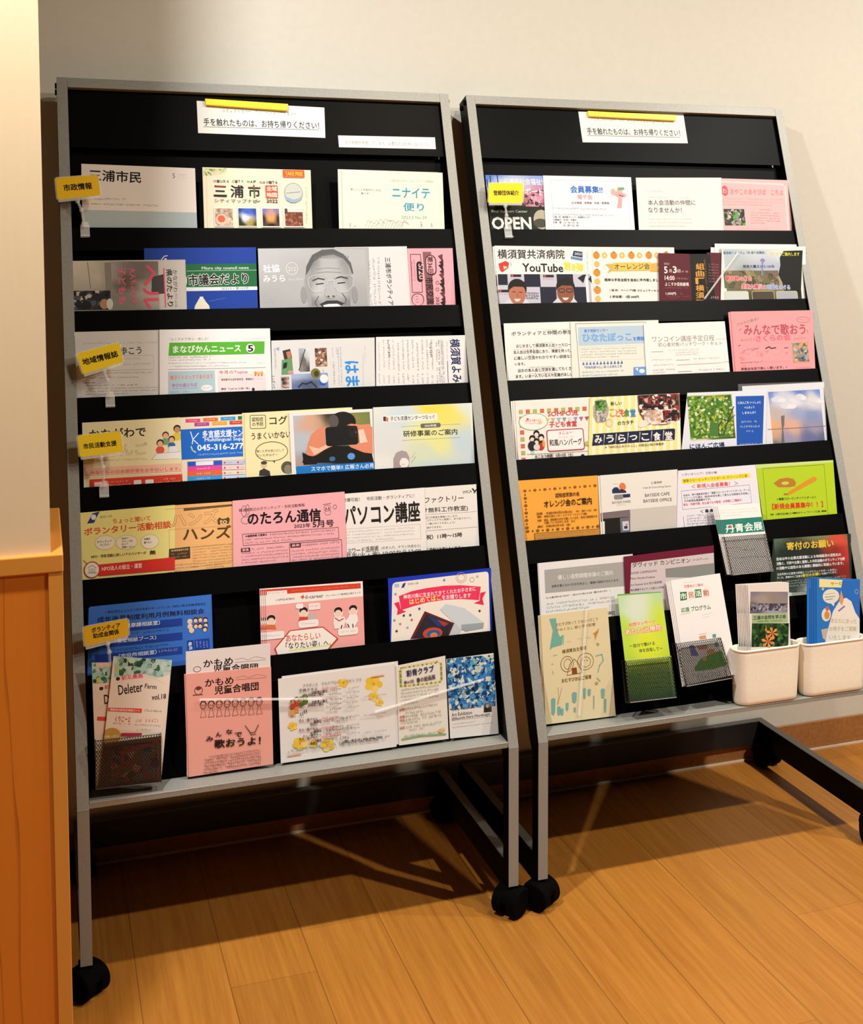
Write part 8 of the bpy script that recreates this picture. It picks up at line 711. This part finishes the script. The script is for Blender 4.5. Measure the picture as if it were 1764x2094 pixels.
TAGS = [
('yellow tag beside the city newsletter in the top pocket of the left rack', 1, (-0.00434, 0.30995, 1.31905), (0.99167, 0.04042, 0.12226), (-0.12877, 0.3113, 0.94155), [(2.71, 41.9), (76.65, 40.06), (75.13, -0.0), (0.0, 0.0)], 'fcc81a', [('T', '市政情報', 13.7, 21.2, 63.0, 20.2, 12.7, '120e06', 1.0)], [(0.03015, 0.30916, 1.31666), (0.03645, 0.30817, 1.30092), (0.04204, 0.31977, 1.26401)]),
('strongly tilted yellow tag in the third pocket of the left rack', 1, (0.02984, 0.20821, 1.01133), (0.9583, 0.08971, 0.27133), (-0.28578, 0.30082, 0.90986), [(1.44, 38.55), (76.04, 36.1), (71.46, 0.0), (0.0, 0.0)], 'ffd81a', [('T', '地域情報誌', 6.2, 20.8, 67.3, 17.2, 11.93, '120e06', 1.0)], [(0.06551, 0.20948, 1.01517), (0.0706, 0.20877, 1.00027), (0.075, 0.22023, 0.96294)]),
('yellow tag in front of the cream language-class leaflet', 1, (0.02032, 0.16248, 0.87301), (0.99732, 0.02296, 0.06943), (-0.07313, 0.31307, 0.94691), [(0.03, 37.67), (71.34, 36.67), (72.28, 0.0), (0.0, 0.0)], 'ffd81a', [('T', '市民活動支援', 7.7, 17.5, 62.7, 16.7, 9.4, '120e06', 1.0)], [(0.05512, 0.16163, 0.87044), (0.05835, 0.16029, 0.85364), (0.05938, 0.17038, 0.81216)]),
('amber tag with two lines of text in front of the blue consultation flyer', 1, (0.01894, 0.06259, 0.57088), (0.98942, 0.04553, 0.13772), (-0.14505, 0.31059, 0.93941), [(3.58, 32.37), (75.63, 28.64), (71.42, -0.0), (0.0, 0.0)], 'e8b414', [('T', 'ボランティア', 15.5, 23.1, 61.5, 20.9, 8.28, '120e06', 1.0), ('T', '助成金関係', 15.9, 13.7, 57.5, 11.2, 8.28, '120e06', 1.0)], [(0.05561, 0.06286, 0.57169), (0.05787, 0.06239, 0.55752), (0.06011, 0.07122, 0.51223)]),
('yellow tag in front of the dark cherry-blossom leaflet on the right rack', 2, (0.01491, 0.31132, 1.32318), (0.99999, 0.0015, 0.00453), (-0.00477, 0.31391, 0.94944), [(7.33, 42.86), (81.73, 43.85), (74.73, -0.0), (0.0, 0.0)], 'ffd80e', [('T', '登録団体紹介', 13.7, 21.6, 69.1, 22.2, 10.39, '120e06', 1.0)], [(0.05102, 0.30929, 1.31705), (0.05297, 0.30706, 1.29756), (0.06019, 0.31977, 1.26401)]),
]
for a in TAGS: shelf_tag(*a)

# ------------------------------------------------------------------ magnet bars, clear rods, sleeve
def magnet(label, rack, o, ux, uy, quad):
    o = Vector(o); ux = Vector(ux); uy = Vector(uy); uz = ux.cross(uy)
    bm = bmesh.new(); P = lambda q, z: o + ux * q[0] + uy * q[1] + uz * z
    hexa(bm, [P(quad[i], 0.0006) for i in (3, 2, 1, 0)] + [P(quad[i], 0.0066) for i in (3, 2, 1, 0)]); bevel(bm, 0.0012, 2)
    ob = link('magnet_bar', bm, M['yellow']); ob.matrix_world = RACK[rack]
    tag(ob, label, 'magnet', 'yellow magnet bars on the rack headers')
MAGNETS = [
('yellow magnet bar on the left rack header', 1, (0.27203, 0.40296, 1.50637), (0.99926, -0.01205, -0.03646), (0.0384, 0.31368, 0.94875), [(-0.00167, 0.01324), (0.16022, 0.01481), (0.15879, 0.0), (0.0, 0.0)]),
('yellow magnet bar on the right rack header', 2, (0.27765, 0.40531, 1.51349), (0.99992, -0.00391, -0.01183), (0.01246, 0.31389, 0.94938), [(-0.00074, 0.01255), (0.21493, 0.01313), (0.21055, 0.0), (0.0, 0.0)]),
]
for a in MAGNETS: magnet(*a)

def rod(label, rack, a, b_, r):
    bm = bmesh.new(); tube(bm, [a, b_], r, 10)
    ob = link('clear_rod', bm, M['clear'], smooth=False); ob.matrix_world = RACK[rack]
    tag(ob, label, 'rod', 'clear plastic rods holding papers')
RODS = [
('clear rod lying level across the pink choir flyer and hula timetable', 1, (0.20248, 0.04399, 0.46435), (0.4121, 0.04169, 0.44041), 0.0022),
('clear rod slanting across the painting-club and art exhibition flyers', 1, (0.5086, 0.04239, 0.40385), (0.71685, 0.04562, 0.43747), 0.0022),
('clear rod leaning in front of the earthquake flyer', 2, (0.49308, 0.27107, 1.12237), (0.5854, 0.29066, 1.22047), 0.0022),
('faint clear rod running down the teal brushwork booklet', 2, (0.12181, 0.05718, 0.54435), (0.09887, 0.03807, 0.34589), 0.0022),
]
for a in RODS: rod(*a)

def sleeve(label, rack, o, ux, uy, quad):
    o = Vector(o); ux = Vector(ux); uy = Vector(uy); uz = ux.cross(uy)
    bm = bmesh.new(); P = lambda q, z: o + ux * q[0] + uy * q[1] + uz * z
    hexa(bm, [P(quad[i], 0) for i in (3, 2, 1, 0)] + [P(quad[i], 0.0004) for i in (3, 2, 1, 0)])
    ob = link('document_sleeve', bm, M['film']); ob.matrix_world = RACK[rack]
    tag(ob, label, 'sleeve')
SLEEVES = [
('clear plastic sleeve over the sunset photo leaflet', 2, (0.52919, 0.17834, 0.81542), (0.99994, 0.00213, 0.01068), (-0.01089, 0.19585, 0.98057), [(0.00938, 0.131), (0.22433, 0.12672), (0.216, 0.0), (0.0, 0.0)]),
]
for a in SLEEVES: sleeve(*a)

bpy.data.objects.remove(txt_obj, do_unlink=True)
bpy.context.view_layer.update()
